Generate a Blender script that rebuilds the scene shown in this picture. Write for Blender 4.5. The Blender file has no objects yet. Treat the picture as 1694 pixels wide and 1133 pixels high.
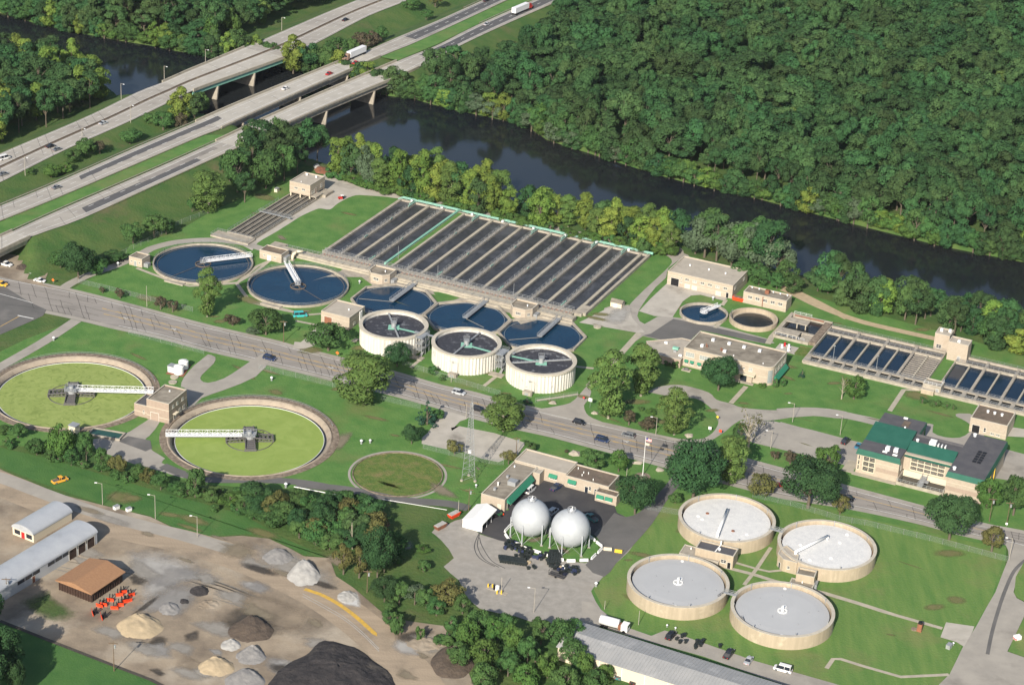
import bpy, bmesh, math, random
import numpy as np
from math import sin, cos, pi, radians, hypot, atan2
random.seed(7)
SC = bpy.context.scene; COL = SC.collection
# ---------------------------------------------------------------- camera, sky, sun
HC = 350.0; FPX = 3640.0; PITCH = radians(25.46); ROLL = radians(3.09)
cam = bpy.data.cameras.new('camera'); camo = bpy.data.objects.new('camera', cam); COL.objects.link(camo)
cam.sensor_width = 36.0; cam.lens = 36.0*FPX/1694.0; cam.clip_start = 5; cam.clip_end = 20000
_c, _s = cos(ROLL), sin(ROLL); _cp, _sp = cos(PITCH), sin(PITCH)
from mathutils import Matrix, Vector
right0 = Vector((1, 0, 0)); up0 = Vector((0, _sp, _cp)); fwd = Vector((0, _cp, -_sp))
cr = right0*_c + up0*_s; cu = up0*_c - right0*_s
M = Matrix((cr, cu, -fwd)).transposed().to_4x4(); M.translation = Vector((0, 0, HC))
camo.matrix_world = M
SC.camera = camo
SUN_AZ = radians(252.0); SUN_EL = radians(30.0)
w = bpy.data.worlds.new("World"); SC.world = w; w.use_nodes = True
nt = w.node_tree; nt.nodes.clear()
sky = nt.nodes.new('ShaderNodeTexSky'); sky.sky_type = 'NISHITA'; sky.sun_disc = False
sky.sun_elevation = SUN_EL; sky.sun_rotation = radians(198.0); sky.air_density = 1.0; sky.dust_density = 1.5
bg = nt.nodes.new('ShaderNodeBackground'); bg.inputs['Strength'].default_value = 0.094
wo = nt.nodes.new('ShaderNodeOutputWorld')
nt.links.new(sky.outputs[0], bg.inputs[0]); nt.links.new(bg.outputs[0], wo.inputs[0])
sl = bpy.data.lights.new('sun', 'SUN'); sl.energy = 5.0; sl.angle = radians(0.5); sl.color = (1.0, 0.92, 0.8)
so = bpy.data.objects.new('sun', sl); COL.objects.link(so)
sv = Vector((cos(SUN_AZ)*cos(SUN_EL), sin(SUN_AZ)*cos(SUN_EL), sin(SUN_EL)))
so.rotation_euler = sv.to_track_quat('Z', 'Y').to_euler(); so.location = (-100, 300, 400)
SC.view_settings.view_transform = 'Standard'; SC.view_settings.look = 'None'; SC.view_settings.gamma = 1
SC.view_settings.use_curve_mapping = False; SC.view_settings.exposure = 0.47
SC.render.engine = 'CYCLES'; SC.cycles.max_bounces = 5; SC.cycles.transparent_max_bounces = 24
SC.cycles.caustics_reflective = False; SC.cycles.caustics_refractive = False

# ---------------------------------------------------------------- survey: photograph readings to ground metres
VW = {'A': (0, 0, 2.832), 'B': (400, 0, 3.08), 'C': (0, 380, 3.764), 'D': (350, 260, 3.778), 'E': (700, 300, 3.764), 'F': (1000, 380, 3.778),
      'G': (1294, 480, 3.237), 'H': (0, 570, 3.778), 'I': (380, 460, 3.778), 'J': (700, 480, 3.778), 'K': (700, 700, 3.54), 'L': (1000, 640, 3.778),
      'M': (980, 820, 3.388), 'N': (1294, 780, 3.21), 'O': (0, 780, 3.21), 'Q': (380, 800, 3.402), 'P': (0, 0, 1), 'R': (1420, 660, 6.296),
      'S': (820, 800, 7.08), 'T': (1280, 500, 7.555), 'W': (800, 730, 5.647), 'X': (1130, 860, 6.274), 'Y': (250, 640, 5.294), 'Z': (400, 400, 8.455),
      'z1': (1020, 900, 8.455), 'z2': (1190, 950, 8.455), 'z3': (1100, 800, 8.455), 'z9': (0, 400, 9.444), 'z10': (470, 270, 12.59)}
def ray(v, x, y):
    ox, oy, sc = VW[v]; X = (ox+x/sc-847)/FPX; Y = -(oy+y/sc-566.5)/FPX
    xr = _c*X-_s*Y; yr = _s*X+_c*Y
    return xr, _cp+_sp*yr, -_sp+_cp*yr
def g(v, x, y, z=0.0):
    a, b, c = ray(v, x, y); t = (HC-z)/-c
    return (a*t, b*t)
def gp(v, pts, z=0.0): return [g(v, p[0], p[1], z) for p in pts]
def hgt(v, b, t):
    B = g(v, *b); a, bb, c = ray(v, *t); return HC+c*hypot(*B)/hypot(a, bb)
def circ(v, pts, z=0.0):
    p = np.array(gp(v, pts, z)); A = np.c_[p, np.ones(len(p))]; s = np.linalg.lstsq(A, (p**2).sum(1), rcond=None)[0]
    cx, cy = s[0]/2, s[1]/2; return (cx, cy), math.sqrt(s[2]+cx*cx+cy*cy)

# ---------------------------------------------------------------- materials
def lin(c): return tuple(((x/255)/12.92 if x/255 <= .04045 else ((x/255+.055)/1.055)**2.4) for x in c)
MATS = {}
def mat(name, c1, c2=None, scale=1.0, rough=.85, metal=0.0, bump=0.0, c3=None, scale2=None, spec=.3, detail=5, thr=(.35, .65), thr2=(.55, .7), coord='world', bscale=None, em=None, rnd=0.0, alpha=None, aniso=None, dist=0):
    m = bpy.data.materials.new(name); m.use_nodes = True; n = m.node_tree; n.nodes.clear(); L = n.links.new
    out = n.nodes.new('ShaderNodeOutputMaterial'); p = n.nodes.new('ShaderNodeBsdfPrincipled'); L(p.outputs[0], out.inputs[0])
    p.inputs['Roughness'].default_value = rough; p.inputs['Metallic'].default_value = metal; p.inputs['Specular IOR Level'].default_value = spec
    p.inputs['Base Color'].default_value = (*c1, 1)
    if coord == 'world':
        tc = n.nodes.new('ShaderNodeNewGeometry'); vec = tc.outputs['Position']
    else:
        tc = n.nodes.new('ShaderNodeTexCoord'); vec = tc.outputs['Object']
    if aniso:
        mp = n.nodes.new('ShaderNodeMapping'); mp.inputs['Rotation'].default_value = (0, 0, aniso[0]); mp.inputs['Scale'].default_value = aniso[1]
        L(vec, mp.inputs[0]); vec2 = mp.outputs[0]
    else: vec2 = vec
    col = None
    def noise(v, s, d=detail):
        t = n.nodes.new('ShaderNodeTexNoise'); t.inputs['Scale'].default_value = s; t.inputs['Detail'].default_value = d; t.inputs['Roughness'].default_value = .6; t.inputs['Distortion'].default_value = dist; L(v, t.inputs['Vector']); return t.outputs['Fac']
    def mix(f, a, b):
        x = n.nodes.new('ShaderNodeMix'); x.data_type = 'RGBA'; L(f, x.inputs[0])
        for k, q in ((6, a), (7, b)):
            if isinstance(q, tuple): x.inputs[k].default_value = (*q, 1)
            else: L(q, x.inputs[k])
        return x.outputs[2]
    def ramp(f, t):
        r = n.nodes.new('ShaderNodeMapRange'); r.inputs[1].default_value = t[0]; r.inputs[2].default_value = t[1]; L(f, r.inputs[0]); return r.outputs[0]
    if c2:
        col = mix(ramp(noise(vec2, scale), thr), tuple(c1), tuple(c2))
    if c3:
        col = mix(ramp(noise(vec, scale2 or scale*.2), thr2), col if col else tuple(c1), tuple(c3))
    if rnd:
        oi = n.nodes.new('ShaderNodeObjectInfo'); hs = n.nodes.new('ShaderNodeHueSaturation')
        r1 = n.nodes.new('ShaderNodeMapRange'); r1.inputs[3].default_value = 1-rnd; r1.inputs[4].default_value = 1+rnd; L(oi.outputs['Random'], r1.inputs[0]); L(r1.outputs[0], hs.inputs['Value'])
        mm = n.nodes.new('ShaderNodeMath'); mm.operation = 'MULTIPLY'; mm.inputs[1].default_value = 7.31; L(oi.outputs['Random'], mm.inputs[0])
        fr = n.nodes.new('ShaderNodeMath'); fr.operation = 'FRACT'; L(mm.outputs[0], fr.inputs[0])
        r2 = n.nodes.new('ShaderNodeMapRange'); r2.inputs[3].default_value = .5-.03*rnd/.3; r2.inputs[4].default_value = .5+.025*rnd/.3; L(fr.outputs[0], r2.inputs[0]); L(r2.outputs[0], hs.inputs['Hue'])
        if col is None: hs.inputs['Color'].default_value = (*c1, 1)
        else: L(col, hs.inputs['Color'])
        col = hs.outputs[0]
    if col is not None: L(col, p.inputs['Base Color'])
    if bump:
        b = n.nodes.new('ShaderNodeBump'); b.inputs['Distance'].default_value = bump; b.inputs['Strength'].default_value = 1.0
        L(noise(vec, bscale or scale*2, 3), b.inputs['Height']); L(b.outputs[0], p.inputs['Normal'])
    if em: p.inputs['Emission Color'].default_value = (*em[0], 1); p.inputs['Emission Strength'].default_value = em[1]
    if alpha is not None: p.inputs['Alpha'].default_value = alpha
    if name.startswith('leaf_'):   # thin leaves let some light through
        tl = n.nodes.new('ShaderNodeBsdfTranslucent'); ms = n.nodes.new('ShaderNodeMixShader'); ms.inputs[0].default_value = .2
        if col is not None: L(col, tl.inputs['Color'])
        else: tl.inputs['Color'].default_value = (*c1, 1)
        L(p.outputs[0], ms.inputs[1]); L(tl.outputs[0], ms.inputs[2]); L(ms.outputs[0], out.inputs[0])
    MATS[name] = m; return m
G_ = lambda *c: lin(c)
mat('terrain', (.04, .1, .022), (.085, .125, .035), .09, 1, c3=(.14, .11, .06), scale2=.05, thr2=(.58, .8), detail=10, bump=.35, bscale=.8)
mat('lawn', (.062, .16, .034), (.105, .205, .05), .16, 1, c3=(.15, .17, .06), scale2=.045, thr2=(.54, .8), detail=10, bump=.2, bscale=1.2)
mat('lawn2', (.085, .175, .04), (.135, .215, .056), .09, 1, c3=(.17, .18, .07), scale2=.05, thr2=(.52, .75), detail=9, aniso=(radians(23.9), (3.5, .5, 1)), bump=.15, bscale=1.2)
mat('lawn_dark', (.042, .12, .028), (.066, .15, .036), .12, 1, c3=(.1, .13, .045), scale2=.06, thr2=(.58, .8), detail=9, bump=.15, bscale=1.5)
mat('concrete', (.40, .36, .295), (.29, .26, .215), .5, .9, c3=(.17, .15, .125), scale2=.3, thr2=(.56, .78), detail=10)
mat('concrete_path', (.42, .38, .3), (.34, .31, .25), .5, .9)
mat('paving', (.35, .325, .285), (.29, .27, .24), .16, .92, c3=(.18, .165, .145), scale2=.05, thr2=(.58, .75), detail=9)
mat('paving_light', (.44, .41, .36), (.37, .345, .3), .2, .92, c3=(.24, .22, .19), scale2=.08, detail=9)
mat('road', (.29, .268, .245), (.235, .218, .2), .12, .92, c3=(.17, .16, .145), scale2=.04, detail=9, aniso=(radians(23), (.25, 3, 1)))
mat('asphalt', (.045, .045, .05), (.065, .063, .065), .12, .9, c3=(.1, .095, .09), scale2=.06, thr2=(.55, .8), detail=9)
mat('asphalt_grey', (.14, .135, .13), (.11, .108, .105), .12, .92, c3=(.19, .18, .17), scale2=.05, detail=9)
mat('highway', (.38, .355, .315), (.31, .29, .26), .1, .9, c3=(.24, .22, .2), scale2=.03, aniso=(radians(-58), (.12, 3, 1)))
mat('highway_dark', (.085, .085, .09), (.11, .108, .11), .15, .9, aniso=(radians(-58), (.12, 3, 1)))
mat('gravel', (.33, .31, .28), (.26, .245, .22), .4, 1, c3=(.33, .3, .26), scale2=.05, detail=9)
mat('track', (.37, .295, .215), (.28, .225, .165), .12, 1, c3=(.2, .165, .125), scale2=.05, detail=11, bump=.1, bscale=1.5, aniso=(radians(28), (.3, 2.5, 1)))
mat('dirt', (.32, .26, .19), (.17, .138, .105), .09, 1, c3=(.4, .35, .28), scale2=.04, thr2=(.5, .7), detail=12, bump=.08, bscale=1.5)
mat('dirt_dark', (.075, .065, .055), (.05, .045, .04), .3, 1, c3=(.13, .11, .09), scale2=.1, detail=9, bump=.25, bscale=1.2)
mat('dirt_grey', (.23, .225, .22), (.30, .29, .275), .15, 1, c3=(.42, .41, .39), scale2=.08, thr2=(.48, .6), detail=10)
mat('bare', (.26, .22, .16), (.2, .17, .12), .3, 1)
mat('crack', (.035, .034, .033)); mat('white_paint', (.72, .72, .7), (.5, .5, .48), 1.2, .7); mat('salt_yellow', (.62, .38, .05), (.45, .3, .08), .8, .9); mat('deep_water', (.004, .014, .03), (.006, .02, .042), .06, .12, spec=.3, bump=.008, bscale=2); mat('deck_light', (.44, .415, .37), (.38, .36, .32), .15, .9, c3=(.36, .335, .29), scale2=.05); mat('yellow_paint', (.58, .36, .09), (.4, .3, .14), 1.2, .7)
mat('river', (.008, .011, .016), (.016, .018, .018), .01, .09, spec=.28, bump=.02, bscale=.5)
mat('blue_water', (.005, .027, .06), (.007, .036, .074), .06, .1, spec=.3, bump=.008, bscale=2, c3=(.006, .026, .055), scale2=.08)
mat('aer_water', (.024, .026, .031), (.056, .058, .065), .55, .45, spec=.3, bump=.05, bscale=1.6, detail=9, c3=(.095, .1, .115), scale2=.09, thr2=(.5, .75), dist=1.2)
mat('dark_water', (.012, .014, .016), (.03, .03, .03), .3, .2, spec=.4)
mat('algae', (.22, .285, .075), (.275, .335, .1), .12, .8, c3=(.17, .23, .055), scale2=.22, thr2=(.52, .64), detail=12, dist=2.5)
mat('algae2', (.215, .295, .065), (.255, .335, .085), .07, .8, c3=(.2, .29, .06), scale2=.15, thr2=(.5, .7), detail=12, dist=2.5)
mat('media', (.03, .032, .042), (.05, .052, .065), 1.0, .8, c3=(.2, .21, .23), scale2=.45, thr2=(.55, .7), detail=9)
mat('brick', (.43, .365, .29), (.38, .322, .255), 1.5, .9, c3=(.36, .29, .22), scale2=.25, thr2=(.55, .8))
mat('brick_band', (.52, .45, .355), (.45, .385, .305), 1.2, .9)
mat('brick_dark', (.36, .28, .225), (.31, .245, .195), 1.5, .9)
mat('tan_wall', (.44, .365, .27), (.36, .3, .22), .6, .9, c3=(.52, .44, .33), scale2=.35, thr2=(.55, .75), aniso=(0, (1.6, 1.6, .12)), detail=10)
mat('tank_white', (.64, .625, .58), (.48, .46, .415), .9, .8, c3=(.3, .29, .27), scale2=.35, thr2=(.6, .75), aniso=(0, (1, 1, .06)))
mat('cap', (.5, .46, .385), (.42, .385, .32), .8, .9)
mat('roof', (.42, .38, .32), (.36, .325, .275), .35, .95, c3=(.2, .18, .15), scale2=.18, thr2=(.58, .8), detail=9)
mat('roof_stain', (.3, .27, .22), (.2, .175, .14), .3, .95, c3=(.11, .095, .075), scale2=.16, thr2=(.5, .75), detail=9, aniso=(radians(23.9), (1, 2.5, 1)))
mat('roof_dark', (.075, .075, .085), (.1, .098, .105), .3, .9, c3=(.2, .17, .14), scale2=.12, thr2=(.66, .75), detail=9)
mat('roof_brown', (.17, .13, .1), (.11, .09, .07), .5, .95, c3=(.24, .2, .14), scale2=.25)
mat('green_metal', (.02, .1, .07), (.028, .12, .085), .3, .6, spec=.3)
mat('green_cloth', (.03, .2, .12), rough=.8); mat('mint', (.24, .5, .39), (.2, .42, .33), .8, .7); mat('pipe_grey', (.36, .36, .35), (.27, .27, .26), 2, .6, metal=.2); mat('dry_grass', (.15, .16, .06), (.19, .17, .08), .4, 1, detail=10); mat('fresh_grass', (.05, .17, .03), (.08, .2, .045), .4, 1, detail=10)
mat('lid_white', (.64, .64, .63), (.56, .565, .565), .5, .7, c3=(.72, .72, .7), scale2=2.2, thr2=(.5, .7), detail=9)
mat('lid_grey', (.42, .43, .44), (.39, .4, .41), .1, .7, c3=(.45, .46, .47), scale2=.05)
mat('sphere', (.43, .455, .48), (.39, .415, .435), .25, .6, metal=.1, spec=.4, coord='obj', c3=(.36, .38, .4), scale2=.5)
mat('steel', (.42, .44, .45), (.34, .35, .36), 1.5, .5, metal=.4); mat('steel_dark', (.09, .09, .1), (.13, .12, .11), 2, .7)
mat('steel_white', (.7, .71, .72), rough=.5); mat('rust', (.28, .11, .06), (.18, .09, .06), 1, .9); mat('orange', (.75, .16, .03), rough=.6); mat('orange_red', (.8, .07, .02), rough=.5)
mat('white', (.78, .78, .76), rough=.6); mat('cream', (.62, .55, .42), rough=.8); mat('black', (.012, .012, .014), rough=.5); mat('glass', (.02, .025, .035), rough=.1, spec=.6)
mat('glass_block', (.3, .33, .33), (.22, .25, .25), 3, .3, spec=.5)
mat('frame', (.6, .58, .52), rough=.6); mat('red', (.45, .02, .02), rough=.35, spec=.5); mat('yellow', (.75, .5, .05), rough=.6); mat('wood', (.17, .12, .08), (.11, .08, .05), 3, .9)
mat('pole', (.36, .33, .28), rough=.8); mat('corrugated', (.37, .37, .365), (.32, .325, .325), .3, .6, metal=.1, c3=(.48, .475, .465), scale2=.15)
mat('shed_metal', (.47, .49, .51), (.41, .43, .46), .2, .5, metal=.2, c3=(.34, .35, .36), scale2=.12, thr2=(.6, .75)); mat('shingle', (.33, .185, .1), (.28, .155, .085), 1.5, .9); mat('shed_wood', (.06, .035, .025), (.035, .02, .015), 2, .9)
mat('fence_mesh', (.35, .42, .4), rough=.6, alpha=.1)
mat('cart', (.018, .024, .024), rough=.45, spec=.4); mat('cart_blue', (.03, .04, .09), rough=.45); mat('sand', (.44, .35, .23), (.36, .29, .19), .5, 1, bump=.1, bscale=1); mat('pile_white', (.42, .41, .385), (.33, .32, .3), .6, 1, bump=.1, bscale=1)
mat('pile_grey', (.26, .25, .24), (.2, .195, .19), .6, 1, bump=.15, bscale=1); mat('pile_brown', (.11, .085, .065), (.07, .055, .045), .5, 1, bump=.3, bscale=1); mat('pile_black', (.05, .045, .045), (.03, .028, .03), .35, 1, c3=(.085, .075, .065), scale2=.15, bump=.5, bscale=.6)
mat('leaf_forest', (.03, .082, .028), (.05, .112, .036), .35, .9, coord='world', rnd=.32, c3=(.066, .104, .032), scale2=.018, thr2=(.55, .75))
mat('leaf_bank', (.1, .175, .034), (.165, .23, .042), .4, .9, rnd=.22); mat('leaf_dark', (.026, .074, .026), (.042, .1, .034), .5, .9, rnd=.15)
mat('leaf_mid', (.042, .105, .03), (.07, .145, .04), .5, .9, rnd=.18); mat('leaf_syc', (.075, .14, .034), (.12, .185, .046), .6, .9, rnd=.12)
mat('leaf_lime', (.055, .125, .028), (.085, .16, .034), .6, .9, rnd=.15); mat('leaf_olive', (.1, .11, .035), (.13, .125, .04), .6, .9, rnd=.15)
mat('leaf_purple', (.075, .066, .042), (.1, .082, .05), .6, .9, rnd=.1); mat('leaf_spruce', (.02, .07, .045), (.03, .085, .055), .6, .9); mat('leaf_silver', (.1, .145, .085), (.075, .12, .06), .5, .9, rnd=.1)
mat('bark', (.12, .1, .075), rough=.9); mat('bark_pale', (.4, .36, .28), (.24, .21, .17), 2, .8); mat('flag_red', (.5, .06, .06), rough=.8); mat('flag_blue', (.04, .06, .25), rough=.8)
mat('slope_conc', (.37, .31, .24), (.3, .25, .2), .5, .9, c3=(.2, .165, .13), scale2=.3, detail=9); mat('rubble', (.13, .1, .075), (.27, .22, .17), .8, 1, bump=.2, bscale=1.5)
mat('green_pool', (.02, .07, .05), rough=.15, spec=.5); mat('moss', (.07, .13, .025), (.13, .165, .04), .5, 1, c3=(.2, .17, .07), scale2=.18, thr2=(.5, .7), detail=12, bump=.3, bscale=1.5)
PAINT = {}
def paint(r, gg, b):
    k = (r, gg, b)
    if k not in PAINT: PAINT[k] = mat('car_paint', (r, gg, b), rough=.3, spec=.5)
    return PAINT[k]

# ---------------------------------------------------------------- mesh builder
class MB:
    def __init__(s): s.v = []; s.f = []; s.sm = False
    def add(s, V, F):
        o = len(s.v); s.v += [tuple(map(float, q)) for q in V]; s.f += [tuple(i+o for i in q) for q in F]; return s
    def box(s, x0, x1, y0, y1, z0, z1):
        return s.add([(x0, y0, z0), (x1, y0, z0), (x1, y1, z0), (x0, y1, z0), (x0, y0, z1), (x1, y0, z1), (x1, y1, z1), (x0, y1, z1)],
                     [(3, 2, 1, 0), (4, 5, 6, 7), (0, 1, 5, 4), (1, 2, 6, 5), (2, 3, 7, 6), (3, 0, 4, 7)])
    def hexa(s, lo, hi):   # two quads of 4 points
        return s.add(list(lo)+list(hi), [(3, 2, 1, 0), (4, 5, 6, 7), (0, 1, 5, 4), (1, 2, 6, 5), (2, 3, 7, 6), (3, 0, 4, 7)])
    def prism(s, P, z0, z1):
        a = sum(P[i][0]*P[(i+1) % len(P)][1]-P[(i+1) % len(P)][0]*P[i][1] for i in range(len(P)))
        if a < 0: P = P[::-1]
        n = len(P)
        return s.add([(x, y, z0) for x, y in P]+[(x, y, z1) for x, y in P], [tuple(range(n-1, -1, -1)), tuple(range(n, 2*n))]+[(i, (i+1) % n, n+(i+1) % n, n+i) for i in range(n)])
    def sheet(s, P, z):
        a = sum(P[i][0]*P[(i+1) % len(P)][1]-P[(i+1) % len(P)][0]*P[i][1] for i in range(len(P)))
        if a < 0: P = P[::-1]
        return s.add([(x, y, z) for x, y in P], [tuple(range(len(P)))])
    def strip(s, Lp, Rp, z):
        n = len(Lp); return s.add([(x, y, z) for x, y in Lp]+[(x, y, z) for x, y in Rp], [(n+i, n+i+1, i+1, i) for i in range(n-1)])
    def lathe(s, prof, n=48, cx=0, cy=0, close=False, a0=0, a1=2*pi):
        full = abs(a1-a0-2*pi) < 1e-6; m = n if full else n+1; V = []; F = []; k = len(prof)
        for i in range(m):
            a = a0+(a1-a0)*i/n
            V += [(cx+r*cos(a), cy+r*sin(a), z) for r, z in prof]
        for i in range(n):
            j = (i+1) % m
            for q in range(k if close else k-1):
                q2 = (q+1) % k; F.append((i*k+q, j*k+q, j*k+q2, i*k+q2))
        return s.add(V, F)
    def ring(s, r0, r1, z0, z1, n=64, cx=0, cy=0, a0=0, a1=2*pi): return s.lathe([(r0, z0), (r1, z0), (r1, z1), (r0, z1)], n, cx, cy, True, a0, a1)
    def disc(s, r, z, n=64, cx=0, cy=0): return s.add([(cx+r*cos(2*pi*i/n), cy+r*sin(2*pi*i/n), z) for i in range(n)], [tuple(range(n))])
    def cyl(s, x, y, z0, z1, r, r2=None, n=12):
        r2 = r if r2 is None else r2
        return s.add([(x+r*cos(2*pi*i/n), y+r*sin(2*pi*i/n), z0) for i in range(n)]+[(x+r2*cos(2*pi*i/n), y+r2*sin(2*pi*i/n), z1) for i in range(n)],
                     [tuple(range(n-1, -1, -1)), tuple(range(n, 2*n))]+[(i, (i+1) % n, n+(i+1) % n, n+i) for i in range(n)])
    def tube(s, p, q, r, r2=None, n=6):
        p = Vector(p); q = Vector(q); d = (q-p)
        if d.length < 1e-6: return s
        d.normalize(); a = d.orthogonal().normalized(); b = d.cross(a); r2 = r if r2 is None else r2
        return s.add([p+(a*cos(2*pi*i/n)+b*sin(2*pi*i/n))*r for i in range(n)]+[q+(a*cos(2*pi*i/n)+b*sin(2*pi*i/n))*r2 for i in range(n)],
                     [tuple(range(n-1, -1, -1)), tuple(range(n, 2*n))]+[(i, (i+1) % n, n+(i+1) % n, n+i) for i in range(n)])
    def bar(s, p, q, w, z0, z1):   # flat wall between 2D points
        dx, dy = q[0]-p[0], q[1]-p[1]; l = hypot(dx, dy) or 1; nx, ny = -dy/l*w/2, dx/l*w/2
        return s.prism([(p[0]-nx, p[1]-ny), (q[0]-nx, q[1]-ny), (q[0]+nx, q[1]+ny), (p[0]+nx, p[1]+ny)], z0, z1)
    def beam(s, p, q, w, h):
        p = Vector(p); q = Vector(q); d = (q-p).normalized(); a = d.cross(Vector((0, 0, 1)))
        a = (a.normalized() if a.length > 1e-4 else Vector((1, 0, 0)))*w/2; b = a.cross(d).normalized()*h/2
        return s.hexa([p-a-b, q-a-b, q+a-b, p+a-b], [p-a+b, q-a+b, q+a+b, p+a+b])
    def blob(s, x, y, z, rx, ry, rz, seed=0, amp=.15, n=10, m=6, half=False):
        R = random.Random(seed); V = []; F = []; ph = [R.uniform(0, 6.28) for _ in range(6)]
        for j in range(m+1):
            t = (pi/2 if half else pi)*j/m
            for i in range(n):
                a = 2*pi*i/n; k = 1+amp*(sin(2*a+ph[0])+sin(3*a+ph[1])*.6+sin(3*t+ph[2]+a)*.6)
                V.append((x+rx*sin(t)*cos(a)*k, y+ry*sin(t)*sin(a)*k, z+rz*cos(t)*(1+amp*.4*sin(2*a+ph[3]))))
        for j in range(m):
            for i in range(n): F.append((j*n+i, (j+1)*n+i, (j+1)*n+(i+1) % n, j*n+(i+1) % n))
        return s.add(V, F)
    def smooth(s): s.sm = True; return s
    def build(s, name, m, parent=None, loc=None):
        me = bpy.data.meshes.new(name); me.from_pydata(s.v, [], s.f); me.update()
        if s.sm: me.polygons.foreach_set('use_smooth', [True]*len(me.polygons))
        me.materials.append(MATS[m] if isinstance(m, str) else m)
        o = bpy.data.objects.new(name, me); COL.objects.link(o)
        if parent: o.parent = parent
        if loc: o.location = loc
        return o
def tag(o, label, cat, group=None, kind=None):
    if label: o['label'] = label
    if cat: o['category'] = cat
    if group: o['group'] = group
    if kind: o['kind'] = kind
    return o
def thing(name, label, cat, loc=(0, 0, 0), rz=0, group=None):
    o = bpy.data.objects.new(name, None); COL.objects.link(o); o.location = (loc[0], loc[1], loc[2] if len(loc) > 2 else 0); o.rotation_euler = (0, 0, rz)
    o.empty_display_size = .5
    return tag(o, label, cat, group)
KIDS = {}
def kids(o):
    return [c for c in bpy.data.objects if c.parent == o]
def copy_tree(o, kl, loc, rz=None, sc=None, label=None, group=None):   # kl: [(child,[grandchildren])]
    r = o.copy(); COL.objects.link(r); r.location = (loc[0], loc[1], loc[2] if len(loc) > 2 else 0)
    if rz is not None: r.rotation_euler = (0, 0, rz)
    if sc is not None: r.scale = sc if hasattr(sc, '__len__') else (sc, sc, sc)
    if label: r['label'] = label
    if group: r['group'] = group
    for c, gs in kl:
        d = c.copy(); COL.objects.link(d); d.parent = r
        for q in gs:
            e = q.copy(); COL.objects.link(e); e.parent = d
    return r
NST = [0]
def struct(name, mb, m):
    NST[0] += 1; o = mb.build(name, m); o.location.z = (NST[0] % 160)*.0006; o['kind'] = 'structure'; return o
def patch(name, P, m, z, kind='structure'):   # worn area with a ragged, fading edge
    P = smoothline(P+[P[0]], 4)[:-1]; n = len(P); cx = sum(p[0] for p in P)/n; cy = sum(p[1] for p in P)/n
    NST[0] += 1; z += (NST[0] % 160)*.0006
    V = [(x, y, z) for x, y in P]+[(cx+(x-cx)*.35, cy+(y-cy)*.35, z) for x, y in P]+[(cx, cy, z)]
    F = [(i, (i+1) % n, n+(i+1) % n, n+i) for i in range(n)]+[(n+i, n+(i+1) % n, 2*n) for i in range(n)]
    me = bpy.data.meshes.new(name); me.from_pydata(V, [], F); me.update()
    at = me.attributes.new('edge', 'FLOAT', 'POINT'); at.data.foreach_set('value', [0.0]*n+[1.0]*(n+1))
    key = m+'_ragged'
    if key not in MATS:
        mm = MATS[m].copy(); MATS[key] = mm; nn = mm.node_tree; L = nn.links.new; p = [q for q in nn.nodes if q.type == 'BSDF_PRINCIPLED'][0]
        a = nn.nodes.new('ShaderNodeAttribute'); a.attribute_name = 'edge'; t = nn.nodes.new('ShaderNodeTexNoise'); t.inputs['Scale'].default_value = .45; t.inputs['Detail'].default_value = 8; t.inputs['Roughness'].default_value = .7
        gg = nn.nodes.new('ShaderNodeNewGeometry'); L(gg.outputs['Position'], t.inputs['Vector'])
        ad = nn.nodes.new('ShaderNodeMath'); ad.operation = 'MULTIPLY_ADD'; ad.inputs[1].default_value = 1.0; L(a.outputs['Fac'], ad.inputs[0]); L(t.outputs['Fac'], ad.inputs[2])
        mr = nn.nodes.new('ShaderNodeMapRange'); mr.inputs[1].default_value = .7; mr.inputs[2].default_value = 1.45; mr.inputs[4].default_value = .8; L(ad.outputs[0], mr.inputs[0]); L(mr.outputs[0], p.inputs['Alpha'])
    me.materials.append(MATS[key]); o = bpy.data.objects.new(name, me); COL.objects.link(o); o['kind'] = kind; return o
ZL = [0.02]
def holed(name, P, holes, m, z):
    from mathutils.geometry import tessellate_polygon
    loops = [[Vector((x, y, 0)) for x, y in P]]+[[Vector((x, y, 0)) for x, y in h] for h in holes]
    V = [(v.x, v.y, z) for lp in loops for v in lp]; T = tessellate_polygon(loops); F = []
    for a, b, c in T:
        A, B, C = V[a], V[b], V[c]; F.append((a, b, c) if (B[0]-A[0])*(C[1]-A[1])-(B[1]-A[1])*(C[0]-A[0]) > 0 else (a, c, b))
    return struct(name, MB().add(V, F), m)
def circle2(c, r, n=64): return [(c[0]+r*cos(2*pi*i/n), c[1]+r*sin(2*pi*i/n)) for i in range(n)]
def ground(name, P, m, z=None):
    if z is None: z = ZL[0]
    return struct(name, MB().sheet(P, z), m)
def offs(pts, d):
    out = []
    for i, p in enumerate(pts):
        a = pts[max(i-1, 0)]; b = pts[min(i+1, len(pts)-1)]; dx, dy = b[0]-a[0], b[1]-a[1]; l = hypot(dx, dy) or 1
        out.append((p[0]-dy/l*d, p[1]+dx/l*d))
    return out
def smoothline(pts, k=4):
    out = []
    n = len(pts)
    for i in range(n-1):
        p0 = pts[max(i-1, 0)]; p1 = pts[i]; p2 = pts[i+1]; p3 = pts[min(i+2, n-1)]
        for j in range(k):
            t = j/k
            out.append(tuple(.5*(2*p1[q]+(p2[q]-p0[q])*t+(2*p0[q]-5*p1[q]+4*p2[q]-p3[q])*t*t+(3*p1[q]-p0[q]-3*p2[q]+p3[q])*t**3) for q in (0, 1)))
    return out+[tuple(pts[-1])]
def ribbon(name, pts, w, m, z, k=4, col=struct):
    p = smoothline(pts, k) if k > 1 else pts
    return col(name, MB().strip(offs(p, w/2), offs(p, -w/2), z), m)
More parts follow.
